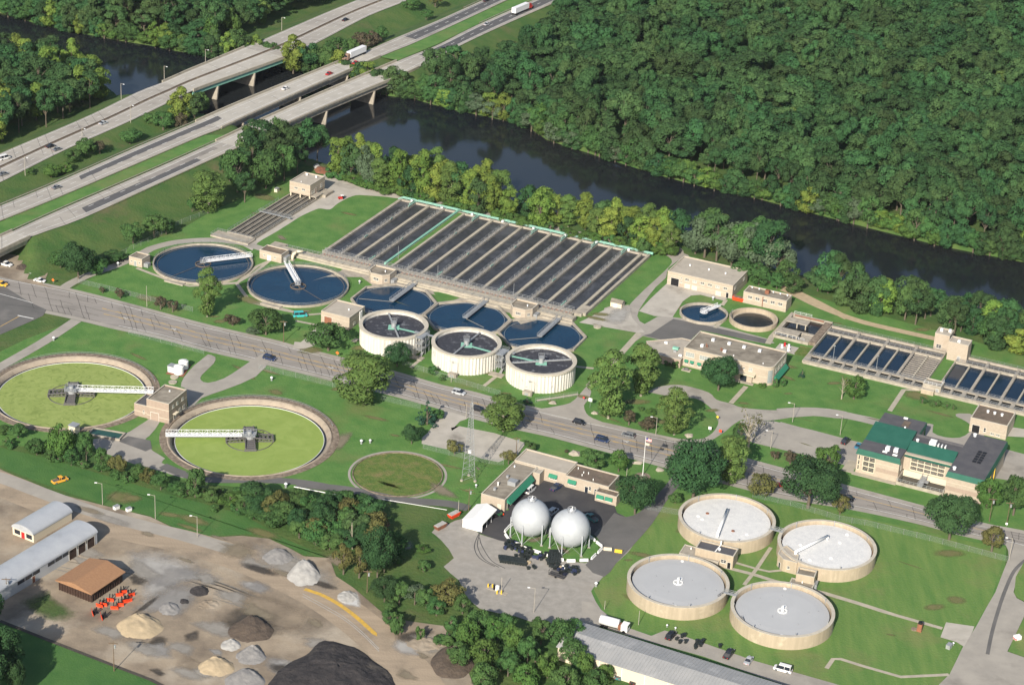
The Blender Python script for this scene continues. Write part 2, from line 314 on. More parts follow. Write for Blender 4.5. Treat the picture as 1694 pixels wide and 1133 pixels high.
def resample(pts, n):
    d = [0]
    for i in range(len(pts)-1): d.append(d[-1]+hypot(pts[i+1][0]-pts[i][0], pts[i+1][1]-pts[i][1]))
    out = []; j = 0
    for i in range(n):
        t = d[-1]*i/(n-1)
        while j < len(d)-2 and d[j+1] < t: j += 1
        u = (t-d[j])/max(d[j+1]-d[j], 1e-9); out.append((pts[j][0]+(pts[j+1][0]-pts[j][0])*u, pts[j][1]+(pts[j+1][1]-pts[j][1])*u))
    return out
def plen(pts): return sum(hypot(pts[i+1][0]-pts[i][0], pts[i+1][1]-pts[i][1]) for i in range(len(pts)-1))
GA = radians(-23.9); UX, UY = cos(GA), sin(GA)
# ================================================================ SETTING
HZ = 6.0; RWL = -3.2
far_bank = [(-400, -60), (-200, -25), (-80, 0), (0, 22), (70, 42), (141, 57), (200, 68), (250, 76), (293, 85), (345, 94), (420, 98), (462, 108), (507, 122), (562, 132), (627, 156), (650, 160), (680, 163), (712, 172), (755, 183), (800, 192), (870, 208), (905, 232), (940, 243), (1000, 262), (1090, 290), (1150, 306), (1250, 328), (1340, 352), (1440, 378), (1560, 408), (1694, 434), (1900, 480), (2100, 520)]
near_bank = [(-400, 60), (-200, 80), (-80, 92), (0, 95), (60, 90), (115, 105), (170, 140), (200, 165), (240, 180), (300, 188), (345, 200), (369, 214), (410, 232), (450, 256), (520, 270), (560, 284), (600, 290), (700, 306), (800, 326), (900, 354), (1000, 378), (1090, 394), (1150, 407), (1230, 430), (1300, 456), (1400, 482), (1500, 502), (1600, 520), (1655, 530), (1700, 545), (1900, 600), (2100, 650)]
river_poly = gp('P', far_bank+near_bank[::-1], RWL)
def pp(view_pts, z=0):   # list of (view,x,y)
    return [g(v, x, y, z) for v, x, y in view_pts]
h1u = pp([('A', -160, 800), ('A', 0, 720), ('A', 400, 550), ('A', 640, 434), ('A', 770, 384), ('A', 880, 335), ('A', 963, 301), ('A', 1050, 264), ('B', 0, 250), ('B', 400, 78), ('B', 590, 0), ('B', 800, -90), ('B', 1100, -230)], HZ)
h1l = pp([('A', -160, 925), ('A', 0, 855), ('A', 300, 705), ('A', 600, 572), ('A', 830, 462), ('A', 930, 415), ('B', 230, 290), ('B', 400, 210), ('B', 640, 85), ('B', 840, 5), ('B', 1100, -110), ('B', 1350, -220)], HZ)
h2u = pp([('A', -160, 1030), ('A', 0, 965), ('A', 260, 858), ('A', 640, 690), ('A', 900, 580), ('B', 0, 520), ('B', 515, 310), ('B', 640, 258), ('B', 800, 188), ('B', 1000, 105), ('B', 1210, 10), ('B', 1500, -120), ('B', 1800, -255)], HZ)
h2l = pp([('A', -160, 1100), ('A', 0, 1035), ('A', 260, 930), ('A', 560, 802), ('A', 960, 630), ('A', 1045, 602), ('B', 0, 605), ('B', 705, 290), ('B', 860, 228), ('B', 1130, 105), ('B', 1350, 2), ('B', 1600, -112), ('B', 1900, -250)], HZ)
h3u = pp([('A', -160, 1175), ('A', 0, 1110), ('A', 300, 975), ('A', 730, 790), ('A', 1090, 628), ('B', 0, 658), ('B', 400, 480), ('B', 795, 312), ('B', 1000, 230), ('B', 1180, 138), ('B', 1500, -5), ('B', 1800, -140)], HZ)
h3l = pp([('P', -60, 442), ('P', 0, 416), ('P', 55, 390), ('A', 370, 1030), ('A', 700, 880), ('A', 980, 752), ('A', 1130, 685), ('B', 90, 695), ('B', 450, 535), ('B', 815, 385), ('B', 900, 345), ('B', 1150, 215), ('B', 1400, 100), ('B', 1560, 30), ('B', 1700, -35), ('B', 2000, -175)], HZ)
HW = []
for u, l in ((h1u, h1l), (h2u, h2l), (h3u, h3l)):
    HW.append((resample(smoothline(u, 4), 60), resample(smoothline(l, 4), 60)))
bowls = []   # (cx,cy,r,depth) sunk tanks
(g2c, g2r) = circ('Y', [(240, 360), (400, 255), (600, 190), (860, 160), (1100, 180), (1300, 235), (1450, 330), (1525, 430)], -1.25)
(g1c, g1r) = circ('H', [(0, 250), (120, 165), (300, 115), (450, 100), (600, 110), (750, 140), (880, 205), (940, 275)], -1.25)
bowls += [(g1c[0], g1c[1], 27.5, 3.5), (g2c[0], g2c[1], 27.5, 3.5)]
def seg_dist(X, Y, P, closed=True):
    D = np.full(X.shape, 1e9); n = len(P)
    for i in range(n if closed else n-1):
        ax, ay = P[i]; bx, by = P[(i+1) % n]; dx, dy = bx-ax, by-ay; l2 = dx*dx+dy*dy+1e-12
        t = np.clip(((X-ax)*dx+(Y-ay)*dy)/l2, 0, 1); D = np.minimum(D, np.hypot(X-ax-t*dx, Y-ay-t*dy))
    return D
def inside(X, Y, P):
    I = np.zeros(X.shape, bool); n = len(P)
    for i in range(n):
        ax, ay = P[i]; bx, by = P[(i+1) % n]
        if ay == by: continue
        c = ((ay > Y) != (by > Y)) & (X < (bx-ax)*(Y-ay)/(by-ay)+ax); I ^= c
    return I
gap = gp('P', [(40, 408), (80, 490), (-60, 560), (-260, 520), (-200, 330), (-60, 330)], 0)
def terrain_h(X, Y):
    H = np.zeros(X.shape)
    for k, (u, l) in enumerate(HW):
        P = u+l[::-1]; ins = inside(X, Y, P); d = seg_dist(X, Y, P); d = np.where(ins, 0, d)
        H = np.maximum(H, 5.75-np.maximum(d-1.0, 0)/(3.2 if k == 2 else 2.6))
    H = np.maximum(H, 0)
    ig = inside(X, Y, gap); dg = seg_dist(X, Y, gap); H = np.where(ig, np.minimum(H, np.maximum(0, 3-dg)), H)
    sr = seg_dist(X, Y, river_poly); ir = inside(X, Y, river_poly); sd = np.where(ir, -sr, sr)   # >0 outside
    H = np.where(sd < 9, np.minimum(H, np.clip(RWL+(sd)*1.3, -7, 20)), H)
    for cx, cy, r, dd in bowls: H = np.where(np.hypot(X-cx, Y-cy) < r, -dd, H)
    return H
stp = 2.5; xs = np.arange(-480, 480.1, stp); ys = np.arange(440, 1420.1, stp); XX, YY = np.meshgrid(xs, ys)
HH = terrain_h(XX, YY)
rng = np.random.default_rng(3)
nz = np.zeros(HH.shape)
far_side = (HH != 0)
Vt = np.stack([XX, YY, HH], -1).reshape(-1, 3); nx_, ny_ = len(xs), len(ys)
idx = np.arange(nx_*ny_).reshape(ny_, nx_)
Ft = np.stack([idx[:-1, :-1], idx[:-1, 1:], idx[1:, 1:], idx[1:, :-1]], -1).reshape(-1, 4)
me = bpy.data.meshes.new('ground'); me.vertices.add(len(Vt)); me.vertices.foreach_set('co', Vt.ravel())
me.loops.add(Ft.size); me.loops.foreach_set('vertex_index', Ft.ravel().astype(np.int32)); me.polygons.add(len(Ft))
me.polygons.foreach_set('loop_start', np.arange(0, Ft.size, 4, dtype=np.int32)); me.polygons.foreach_set('use_smooth', np.ones(len(Ft), bool)); me.update(calc_edges=True); me.validate()
me.materials.append(MATS['terrain']); o = bpy.data.objects.new('ground', me); COL.objects.link(o); o['kind'] = 'structure'
sk = MB()
for a, b, c, d in ((-9000, -480, -2000, 12000), (480, 9000, -2000, 12000), (-480, 480, 1420, 12000), (-480, 480, -2000, 440)):
    sk.add([(a, c, -.01), (b, c, -.01), (b, d, -.01), (a, d, -.01)], [(0, 1, 2, 3)])
struct('far_ground', sk, 'terrain')
rp = MB(); rm = gp('P', far_bank, RWL); rn = gp('P', near_bank, RWL)
rm = offs(resample(rm, 50), 8); rn = offs(resample(rn, 50), -8)
rp.strip(rm, rn, RWL); struct('river_water', rp, 'river')

# lawn of the plant
lawnP = gp('P', [(120, 478), (200, 430), (215, 405), (290, 385), (350, 350), (420, 320), (478, 292), (560, 288), (660, 318), (900, 372), (1110, 416), (1150, 425), (1250, 462), (1420, 512), (1560, 550), (1700, 590), (1800, 640), (1800, 930), (1694, 890), (1524, 845), (1390, 808), (1180, 752), (960, 700), (780, 656), (642, 620), (486, 580), (266, 524)])
ground('plant_lawn', lawnP, 'lawn', .01)
holed('south_lawn', gp('P', [(125, 530), (266, 562), (450, 606), (650, 655), (848, 708), (1044, 758), (1230, 806), (1412, 842), (1590, 884), (1665, 899), (1660, 990), (1560, 1180), (1290, 1180), (1000, 1070), (975, 980), (1035, 905), (1010, 870), (800, 842), (580, 818), (480, 812), (330, 800), (240, 778), (150, 742), (-40, 735), (-200, 720), (-200, 700), (-120, 640), (45, 560)]), [circle2(g1c, 28.3), circle2(g2c, 28.3)], 'lawn', .01)
ground('digester_lawn', gp('P', [(1110, 815), (1170, 822), (1290, 835), (1412, 852), (1590, 893), (1665, 905), (1640, 990), (1590, 1070), (1545, 1180), (1390, 1133), (1250, 1100), (1100, 1048), (1035, 1040), (1000, 1010), (982, 975), (1040, 900), (1090, 850)]), 'lawn2', .02)
ground('rail_lawn', gp('P', [(-60, 700), (0, 740), (80, 758), (170, 785), (270, 815), (400, 850), (470, 890), (550, 925), (545, 922), (503, 918), (477, 904), (445, 889), (409, 883), (330, 888), (280, 868), (249, 853), (171, 834), (119, 817), (60, 796), (0, 772), (-60, 750)]), 'lawn_dark', .012)
ground('corner_lawn', gp('P', [(-60, 1010), (0, 1028), (78, 1059), (150, 1087), (249, 1125), (320, 1160), (320, 1260), (-80, 1260)]), 'lawn_dark', .012)
ground('highway_median', pp([('A', -160, 1105), ('A', 0, 1040), ('A', 260, 935), ('A', 560, 806), ('A', 960, 634), ('A', 1085, 632), ('A', 730, 787), ('A', 300, 972), ('A', 0, 1108), ('A', -160, 1172)], 5.8), 'lawn', 5.85)
ground('highway_median', pp([('B', 705, 292), ('B', 860, 231), ('B', 1130, 108), ('B', 1350, 5), ('B', 1600, -110), ('B', 1800, -135), ('B', 1500, -3), ('B', 1180, 136), ('B', 1000, 225), ('B', 795, 310)], 5.8), 'lawn', 5.85)

# highways (concrete carriageways, dark asphalt lanes, markings)
def frac(u, l, f): return [(a[0]+(b[0]-a[0])*f, a[1]+(b[1]-a[1])*f) for a, b in zip(u, l)]
def clip(pts, t0, t1):
    n = 200; r = resample(pts, n); return r[int(t0*(n-1)):int(t1*(n-1))+1]
for k, (u, l) in enumerate(HW):
    nm = ('west_highway', 'middle_highway', 'east_highway')[k]
    struct(nm, MB().strip(u, l, HZ), 'highway')
    marks = MB()
    fr = {0: (.06, .25, .42, .58, .75, .94), 1: (.2, .5, .8), 2: (.2, .5, .8)}[k]
    for f in fr:
        pl = resample(frac(u, l, f), 160); solid = f in (.06, .94, .2, .8, .42, .58)
        for i in range(0, 159, 1 if solid else 3):
            a, b = pl[i], pl[i+1]; marks.strip(offs([a, b], .13), offs([a, b], -.13), HZ+.045)
    struct('lane_markings', marks, 'white_paint')
def dark(k, f0, f1, t0, t1, m='highway_dark', nm='asphalt_lanes'):
    u, l = HW[k]; a = clip(frac(u, l, f0), t0, t1); b = clip(frac(u, l, f1), t0, t1); struct(nm, MB().strip(a, b, HZ+.02), m)
dark(1, .2, .5, .13, .31); dark(2, .42, .8, .13, .27); dark(1, .14, .84, .6, 1); dark(2, .18, .82, .62, 1)
dark(1, .05, .97, .02, .10, 'highway'); dark(2, .25, .5, .2, .3, 'road')
jm = MB()
for k, (u, l) in enumerate(HW):
    U2, L2 = resample(u, 80), resample(l, 80)
    for i in range(2, 78, 1):
        if random.random() < .3:
            a, b = U2[i], L2[i]; t = random.choice(((0, 1), (0, .5), (.4, 1), (0, .8))); p = (a[0]+(b[0]-a[0])*t[0], a[1]+(b[1]-a[1])*t[0]); q = (a[0]+(b[0]-a[0])*t[1], a[1]+(b[1]-a[1])*t[1])
            jm.strip(offs([p, q], .07), offs([p, q], -.07), HZ+.05)
struct('highway_joints', jm, 'highway_dark')

# main road
RN = gp('P', [(-60, 445), (0, 459), (98, 478), (186, 499.5), (266, 521), (345, 542), (450, 566), (486, 576), (642, 616), (724, 640), (780, 652), (820, 663), (960, 696), (1000, 704), (1079, 722), (1130, 733), (1180, 748), (1238, 764), (1294, 779), (1390, 805), (1524, 841), (1621, 869), (1694, 883), (1800, 906)])
RS = gp('P', [(-60, 500), (40, 508), (120, 523), (191, 540), (266, 556), (345, 577), (450, 601), (549, 625), (650, 650), (727, 671), (774, 685), (848, 704), (912, 718), (965, 732), (1044, 753), (1100, 768), (1180, 790), (1230, 803), (1300, 820), (1412, 838), (1524, 862), (1590, 880), (1665, 896), (1694, 903), (1800, 928)])
RNr, RSr = resample(smoothline(RN, 3), 160), resample(smoothline(RS, 3), 160)
struct('road_verge', MB().strip(offs(RNr, 2.3), offs(RSr, -2.3), .03), 'paving')
struct('main_road', MB().strip(RNr, RSr, .05), 'road')
ground('side_street', gp('C', [(-160, 330), (0, 340), (60, 375), (180, 450), (290, 500), (270, 535), (220, 560), (150, 590), (0, 655), (-160, 720)]), 'asphalt_grey', .07)
ym = MB(); wm = MB(); ck = MB()
for f, a0, a1 in ((.4, 22, 150), (.6, 22, 112)):
    pl = frac(RNr, RSr, f)
    pl2 = resample(pl[a0:a1], 200)
    ym.strip(offs(pl2, .12), offs(pl2, -.12), .09)
for f in (.38, .62):
    pl2 = resample(frac(RNr, RSr, f)[22:118], 120)
    for i in range(0, 119, 3): ym.strip(offs(pl2[i:i+2], .1), offs(pl2[i:i+2], -.1), .09)
for f, a0, a1 in ((.05, 2, 150), (.95, 24, 158)):
    pl2 = resample(frac(RNr, RSr, f)[a0:a1], 200); wm.strip(offs(pl2, .12), offs(pl2, -.12), .09)
for (v, x, y) in (('C', 765, 547), ('C', 1620, 752), ('I', 195, 452), ('I', 615, 557), ('J', 1250, 940), ('C', 1067, 617)):
    p = g(v, x, y); q = (p[0]+2.6*UX, p[1]+2.6*UY); wm.bar(p, q, .35, .088, .092); wm.prism([(q[0]-1.2*UX-.7*-UY, q[1]-1.2*UY-.7*UX), (q[0]+.2*UX, q[1]+.2*UY), (q[0]-1.2*UX+.7*-UY, q[1]-1.2*UY+.7*UX)], .088, .092)
wm.sheet(offs(pp([('C', 0, 400), ('C', 205, 458)]), .15)+offs(pp([('C', 0, 400), ('C', 205, 458)]), -.15)[::-1], .09)
wm.sheet(offs(pp([('C', 110, 535), ('C', 208, 555)]), .3)+offs(pp([('C', 110, 535), ('C', 208, 555)]), -.3)[::-1], .09)
q_ = pp([('C', 0, 605), ('C', 120, 540)]); ym.sheet(offs(q_, .15)+offs(q_, -.15)[::-1], .09)
R = random.Random(5)
for i in range(2, 158):
    if R.random() < .25: continue
    a, b = RNr[i], RSr[i]; t0, t1 = R.choice(((0, 1), (0, .55), (.45, 1), (0, .27), (.3, .8), (.7, 1)))
    pts = []; sk_ = R.uniform(-.6, .6)
    for j in range(7):
        t = t0+(t1-t0)*j/6; pts.append((a[0]+(b[0]-a[0])*t+sk_*j*.2+R.uniform(-.18, .18), a[1]+(b[1]-a[1])*t+R.uniform(-.18, .18)))
    ck.strip(offs(pts, .07), offs(pts, -.07), .075)
for f in (.27, .5, .74, .98, .02):
    for s0 in range(0, 155, 6):
        if R.random() < .8:
            pts = [(p[0]+R.uniform(-.12, .12), p[1]+R.uniform(-.12, .12)) for p in resample(frac(RNr, RSr, f)[s0:s0+R.choice((4, 6, 7))], 9)]; ck.strip(offs(pts, .065), offs(pts, -.065), .078)
struct('yellow_markings', ym, 'yellow_paint'); struct('white_markings', wm, 'white_paint'); struct('road_cracks', ck, 'crack')

# paved areas inside the plant
ground('north_yard', smoothline(gp('D', [(255, 585), (290, 535), (400, 470), (480, 420), (560, 370), (640, 333), (680, 322), (740, 328), (790, 290), (880, 245), (960, 240), (1180, 262), (1511, 335), (1511, 310), (1210, 235), (1000, 205), (910, 182), (840, 145), (760, 105), (700, 112), (690, 200), (620, 240), (500, 330), (280, 500), (150, 530)]), 3), 'paving_light', .04)
ground('river_road', smoothline(gp('E', [(0, 105), (250, 160), (500, 212), (1000, 320), (1300, 370), (1500, 410), (1650, 460), (1660, 500), (1600, 500), (1550, 470), (1440, 430), (1000, 345), (600, 265), (250, 185), (0, 130)]), 2), 'paving', .045)
ribbon('west_path', gp('C', [(395, 365), (450, 330), (560, 280), (700, 232), (800, 190), (900, 140), (960, 112), (1100, 78), (1300, 64), (1480, 80), (1600, 110), (1680, 140)]), 4.2, 'paving', .04)
ground('tank_drive', smoothline(gp('F', [(470, 110), (500, 160), (400, 240), (385, 300), (320, 360), (240, 465), (205, 540), (250, 590), (330, 545), (430, 548), (600, 575), (1030, 685), (1015, 714), (800, 670), (600, 622), (495, 730), (240, 665), (75, 815), (55, 800), (210, 645), (120, 620), (-10, 600), (0, 490), (90, 480), (130, 500), (170, 455), (250, 375), (370, 265), (422, 205), (400, 170), (345, 145), (300, 110)]), 2), 'paving', .05)
ground('workshop_yard', gp('F', [(392, 335), (450, 345), (795, 412), (745, 445), (600, 408), (540, 413), (490, 448), (425, 548), (310, 540), (215, 510), (290, 430)]), 'paving_light', .06)
ground('workshop_yard', gp('F', [(290, 650), (430, 558), (640, 600), (1030, 690), (1015, 714), (600, 630), (500, 722), (240, 662)]), 'asphalt_grey', .07)
ground('entrance_drive', smoothline(gp('L', [(320, 5), (400, -10), (500, -8), (650, 35), (700, 80), (790, 105), (860, 130), (1000, 143), (1100, 145), (1300, 130), (1511, 155), (1511, 200), (1270, 180), (1060, 208), (900, 215), (860, 205), (800, 240), (760, 275), (700, 315), (640, 350), (560, 372), (430, 345), (460, 325), (590, 328), (660, 300), (700, 255), (712, 210), (690, 160), (630, 105), (560, 72), (410, 60), (270, 32)]), 3), 'paving', .06)
ground('visitor_parking', gp('L', [(850, 212), (1055, 214), (1300, 270), (1511, 326), (1600, 350), (1600, 520), (1511, 490), (1310, 440), (930, 350), (820, 300)]), 'paving', .065)
ground('visitor_drive', smoothline(gp('G', [(-30, 635), (100, 628), (250, 635), (400, 665), (530, 695), (530, 728), (450, 712), (350, 690), (200, 672), (-30, 690)]), 2), 'paving', .07)
ground('visitor_parking', gp('G', [(-10, 705), (300, 790), (435, 818), (410, 870), (345, 940), (0, 852)]), 'paving', .065)
ground('service_yard', smoothline(gp('G', [(770, 715), (810, 720), (805, 762), (870, 787), (950, 790), (1000, 762), (1012, 725), (960, 690), (930, 675), (945, 660), (1060, 690), (1060, 900), (760, 850)]), 2), 'paving', .065)
ground('east_yard', gp('G', [(1190, 850), (1340, 890), (1340, 1040), (1100, 1000)]), 'paving', .065); ground('east_yard', gp('G', [(1190, 728), (1340, 750), (1340, 790), (1190, 782)]), 'paving_light', .065)
ground('admin_parking', smoothline(gp('J', [(128, 752), (285, 795), (230, 820), (180, 878), (225, 850), (640, 955), (470, 1075), (250, 1010), (-10, 960), (30, 890)]), 2), 'paving_light', .06)
ground('gate_drive', smoothline(gp('J', [(600, 728), (720, 742), (830, 726), (920, 705), (975, 655), (1035, 590), (1050, 640), (1030, 690), (1005, 720), (1020, 770), (1060, 800), (1150, 838), (1100, 850), (800, 790), (640, 752)]), 2), 'paving', .065)
ribbon('gate_walk', gp('J', [(1035, 600), (1130, 500), (1215, 420), (1350, 270)]), 2.4, 'concrete_path', .06, 1)
ribbon('tank_walk', gp('J', [(955, 478), (1065, 490)]), 1.4, 'concrete_path', .06, 1)
ribbon('river_path', gp('F', [(895, 275), (1000, 308), (1150, 368), (1300, 440), (1520, 555)]), 3.6, 'sand', .04)
ribbon('river_path', gp('G', [(0, -5), (60, 20), (200, 88), (400, 162), (600, 212), (840, 265)]), 3.6, 'sand', .044)
ground('south_apron', gp('E', [(970, 880), (1010, 860), (1150, 790), (1280, 770), (1300, 850), (1380, 940), (1340, 945)]), 'paving_light', .055)
patch('bare_dirt', gp('E', [(1100, 885), (1160, 800), (1270, 755), (1320, 800), (1260, 890), (1180, 905)]), 'pile_white', .12)
for q in ([(430, 525), (400, 490), (440, 488), (480, 520)], ):
    patch('bare_dirt', gp('D', q), 'bare', .1)
for q in ([(690, 960), (790, 950), (720, 1060), (650, 1100), (640, 1040)], [(0, 720), (230, 730), (430, 760), (520, 800), (380, 790), (100, 745)], [(440, 200), (520, 205), (500, 215), (450, 212)]):
    patch('bare_dirt', gp('I', q), 'bare', .1)
for q in ([(20, 330), (100, 350), (180, 400), (230, 450), (120, 440), (40, 400)], [(300, 250), (340, 265), (320, 280)]):
    patch('bare_dirt', gp('K', q), 'bare', .1)
for pts, w_ in ((gp('C', [(850, 240), (1060, 320), (1180, 352), (1340, 345), (1475, 335), (1600, 230), (1690, 190)]), 1.5), (gp('C', [(1475, 335), (1550, 440), (1694, 475)]), 1.3),
               (gp('D', [(0, 798), (155, 788), (260, 730), (355, 655)]), 1.4), (gp('D', [(155, 788), (230, 895), (340, 920), (470, 955), (585, 988), (685, 980)]), 1.4), (gp('D', [(0, 798), (155, 785)]), 1.3),
               (gp('I', [(100, 110), (120, 150), (250, 185), (480, 232), (570, 225)]), 1.3), (gp('I', [(410, 268), (570, 300)]), 1.3), (gp('I', [(1205, 500), (1130, 560)]), 1.3), (gp('J', [(455, 540), (380, 600)]), 1.4),
               (gp('F', [(885, 980), (790, 1085)]), 1.8), (gp('F', [(760, 440), (735, 475)]), 1.5), (gp('F', [(735, 575), (690, 615)]), 1.5), (gp('F', [(1185, 520), (1045, 670), (1020, 715)]), 2.2),
               (gp('G', [(728, 535), (650, 535), (575, 648)]), 1.7), (gp('N', [(200, 640), (400, 700), (540, 745), (850, 833)]), 1.5), (gp('N', [(235, 1045), (270, 995), (310, 995), (420, 1030), (630, 1090), (885, 1078)]), 1.3),
               (gp('M', [(720, 395), (900, 440), (1020, 478), (1300, 545), (1500, 605), (1694, 668)]), 1.6), (gp('M', [(1000, 290), (920, 410), (850, 500)]), 1.2), (gp('M', [(800, 375), (920, 410), (990, 425), (1060, 418)]), 1.1),
               (gp('J', [(710, 690), (840, 672), (970, 650)]), 1.2), (gp('I', [(770, 400), (800, 380)]), 2)):
    ribbon('footpath', pts, w_, 'concrete_path', .08, 1)
ribbon('garage_drive', gp('I', [(400, 420), (480, 415), (560, 340), (585, 310)]), 5.5, 'paving_light', .07)
ground('pump_drive', smoothline(gp('H', [(1300, 62), (1345, 78), (1335, 120), (1262, 190), (1255, 222), (1300, 240), (1400, 212), (1500, 150), (1640, 60), (1690, 90), (1600, 200), (1400, 285), (1260, 335), (1180, 405), (1165, 280), (1130, 265), (1150, 205), (1215, 130)]), 2), 'paving', .06)
ground('pump_yard', smoothline(gp('H', [(935, 465), (1000, 482), (935, 570), (905, 600), (955, 665), (1032, 712), (1010, 740), (1150, 800), (1145, 835), (1000, 790), (830, 745), (700, 695), (600, 655), (585, 590), (700, 580), (810, 545)]), 2), 'paving', .06)
ground('pump_yard', gp('H', [(740, 605), (800, 572), (940, 600), (950, 650), (910, 668)]), 'asphalt_grey', .075)
ribbon('yard_road', gp('Y', [(100, 690), (230, 745), (400, 800), (520, 815), (850, 818), (1130, 822), (1400, 850), (1694, 908)]), 3.8, 'asphalt_grey', .07)
ribbon('yard_road', gp('Q', [(380, 0), (520, 18), (700, 40), (960, 92), (1220, 112), (1345, 140)]), 4.2, 'asphalt_grey', .08)
ribbon('farm_track', gp('C', [(475, 565), (270, 700), (0, 855), (-150, 940)]), 4.4, 'paving', .055)
ground('rough_ground', smoothline(gp('Q', [(440, 15), (700, 60), (960, 110), (1230, 150), (1130, 250), (1280, 420), (1200, 560), (900, 560), (640, 560), (560, 400), (400, 280), (200, 190), (0, 120), (0, 60)]), 2), 'terrain', .03)

# sphere yard and depot
ground('depot_yard', smoothline(gp('K', [(110, 570), (150, 590), (230, 560), (330, 650), (500, 700), (560, 760), (950, 820), (1040, 760), (1230, 715), (1130, 820), (1000, 960), (990, 1000), (1040, 1090), (1100, 1150), (1000, 1200), (700, 1180), (540, 1130), (330, 1085), (240, 990), (210, 920), (120, 840), (180, 790), (110, 690), (50, 640)]), 2), 'gravel', .05)
ground('depot_asphalt', smoothline(gp('K', [(320, 640), (430, 520), (500, 510), (500, 470), (650, 330), (700, 335), (860, 350), (1020, 420), (1125, 450), (1120, 480), (1135, 525), (1180, 545), (1080, 600), (1040, 680), (960, 640), (760, 640), (520, 600), (480, 640), (505, 700), (440, 685)]), 1), 'asphalt', .06)
ground('depot_drive', smoothline(gp('K', [(1120, 525), (1190, 550), (1270, 520), (1330, 460), (1416, 370), (1520, 240), (1580, 280), (1470, 400), (1416, 470), (1340, 590), (1230, 715), (1130, 820), (1060, 900), (950, 830), (1050, 720), (1000, 650), (1060, 600)]), 2), 'asphalt_grey', .07)
tr_ = MB()
for k in (0, 2, 5):
    pl = smoothline(gp('K', [(330, 640+k*6), (300+k*9, 720), (330+k*14, 790+k*3), (420+k*12, 840+k*2)]), 4); tr_.strip(offs(pl, .13), offs(pl, -.13), .075)
struct('tyre_marks', tr_, 'asphalt')
ground('sphere_grass', smoothline(gp('S', [(145, 560), (200, 510), (420, 560), (700, 620), (1000, 700), (1120, 640), (1200, 740), (1190, 820), (1100, 880), (940, 900), (700, 860), (560, 830), (420, 760), (240, 700), (180, 670)]), 2), 'lawn', .085)
for q in ([(300, 655), (420, 640), (580, 600), (560, 660), (450, 700), (380, 700)], [(720, 700), (830, 760), (900, 810), (860, 840), (780, 810), (700, 760)]): patch('bare_dirt', gp('S', q), 'bare', .1)
ground('warehouse_drive', gp('M', [(-60, 590), (0, 600), (70, 672), (215, 745), (330, 785), (405, 755), (480, 775), (700, 852), (900, 922), (1120, 985), (1390, 1062), (1650, 1140), (1650, 1200), (1400, 1150), (1080, 1062), (620, 900), (190, 780), (-60, 700)]), 'paving', .06)
ground('east_road', smoothline(gp('N', [(1180, 375), (1284, 392), (1400, 420), (1400, 480), (1290, 465), (1250, 555), (1228, 640), (1245, 672), (1300, 700), (1284, 770), (1222, 900), (1195, 955), (1290, 988), (1340, 1010), (1340, 1250), (780, 1250), (830, 1133), (890, 1073), (960, 930), (1032, 818), (1085, 720), (1132, 640), (1170, 540), (1202, 460), (1200, 420)]), 1), 'paving', .055)
ribbon('tyre_marks', gp('N', [(1290, 470), (1230, 530), (1180, 640), (1140, 760), (1110, 870), (1090, 970)]), 1.1, 'asphalt_grey', .07)
ground('hardstanding', smoothline(gp('N', [(870, 800), (1020, 822), (1010, 850), (965, 930), (925, 905), (840, 880)]), 1), 'paving_light', .07)
for q_ in ([(1240, 560), (1290, 470), (1340, 480), (1340, 710), (1290, 690), (1250, 672), (1232, 650)], [(1222, 900), (1290, 765), (1340, 770), (1340, 1000), (1284, 985), (1200, 955)]): ground('roadside_lawn', gp('N', q_), 'lawn2', .1)
# dirt works yard
ground('works_yard', gp('P', [(-90, 745), (0, 776), (53, 800), (106, 819), (171, 836), (249, 855), (280, 870), (330, 890), (400, 886), (445, 891), (477, 906), (503, 920), (545, 923), (556, 953), (586, 973), (624, 1006), (645, 1023), (733, 1035), (762, 1079), (790, 1150), (900, 1240), (330, 1240), (320, 1160), (249, 1124), (199, 1105), (150, 1086), (78, 1058), (0, 1027), (-90, 1000)]), 'dirt', .03)
ribbon('works_road', gp('P', [(-90, 770), (0, 800), (60, 824), (150, 858), (230, 880), (300, 895), (400, 925), (480, 960), (560, 1005), (640, 1070), (700, 1140), (740, 1240)]), 13, 'track', .04)
ribbon('works_road', gp('P', [(-90, 765), (0, 790), (60, 812), (150, 845), (230, 868), (300, 885), (380, 908)]), 6, 'paving', .05)
for q, m_ in (([(190, 900), (260, 905), (330, 925), (390, 960), (330, 965), (260, 1000), (225, 1010), (215, 960)], 'dirt_grey'), ([(205, 1010), (280, 960), (345, 960), (330, 1000), (290, 1030), (270, 1010), (240, 1020)], 'dirt_grey'),
              ([(400, 890), (470, 898), (520, 930), (560, 950), (580, 985), (520, 985), (450, 950), (400, 920)], 'gravel'), ([(210, 1022), (250, 990), (268, 984), (240, 1010)], 'dirt_dark'), ([(232, 1068), (260, 1050), (282, 1056), (265, 1076)], 'dirt_dark'),
              ([(300, 1050), (330, 1040), (330, 1060), (305, 1062)], 'dirt_dark'), ([(380, 1000), (450, 1000), (480, 1040), (440, 1060), (350, 1040)], 'dirt_dark'), ([(645, 1050), (690, 1040), (728, 1043), (700, 1060), (650, 1066)], 'dirt_dark'), ([(330, 970), (430, 975), (520, 1010), (560, 1060), (470, 1060), (400, 1000)], 'dirt')):
    patch('worn_patch', gp('P', q), m_, .06)
q = smoothline(gp('Q', [(420, 595), (520, 630), (620, 685), (720, 760), (830, 860)]), 5)
struct('yellow_salt_strip', MB().strip(offs(q, .8)[:-1]+[q[-1]], offs(q, -.6)[:-1]+[q[-1]], .1), 'salt_yellow')
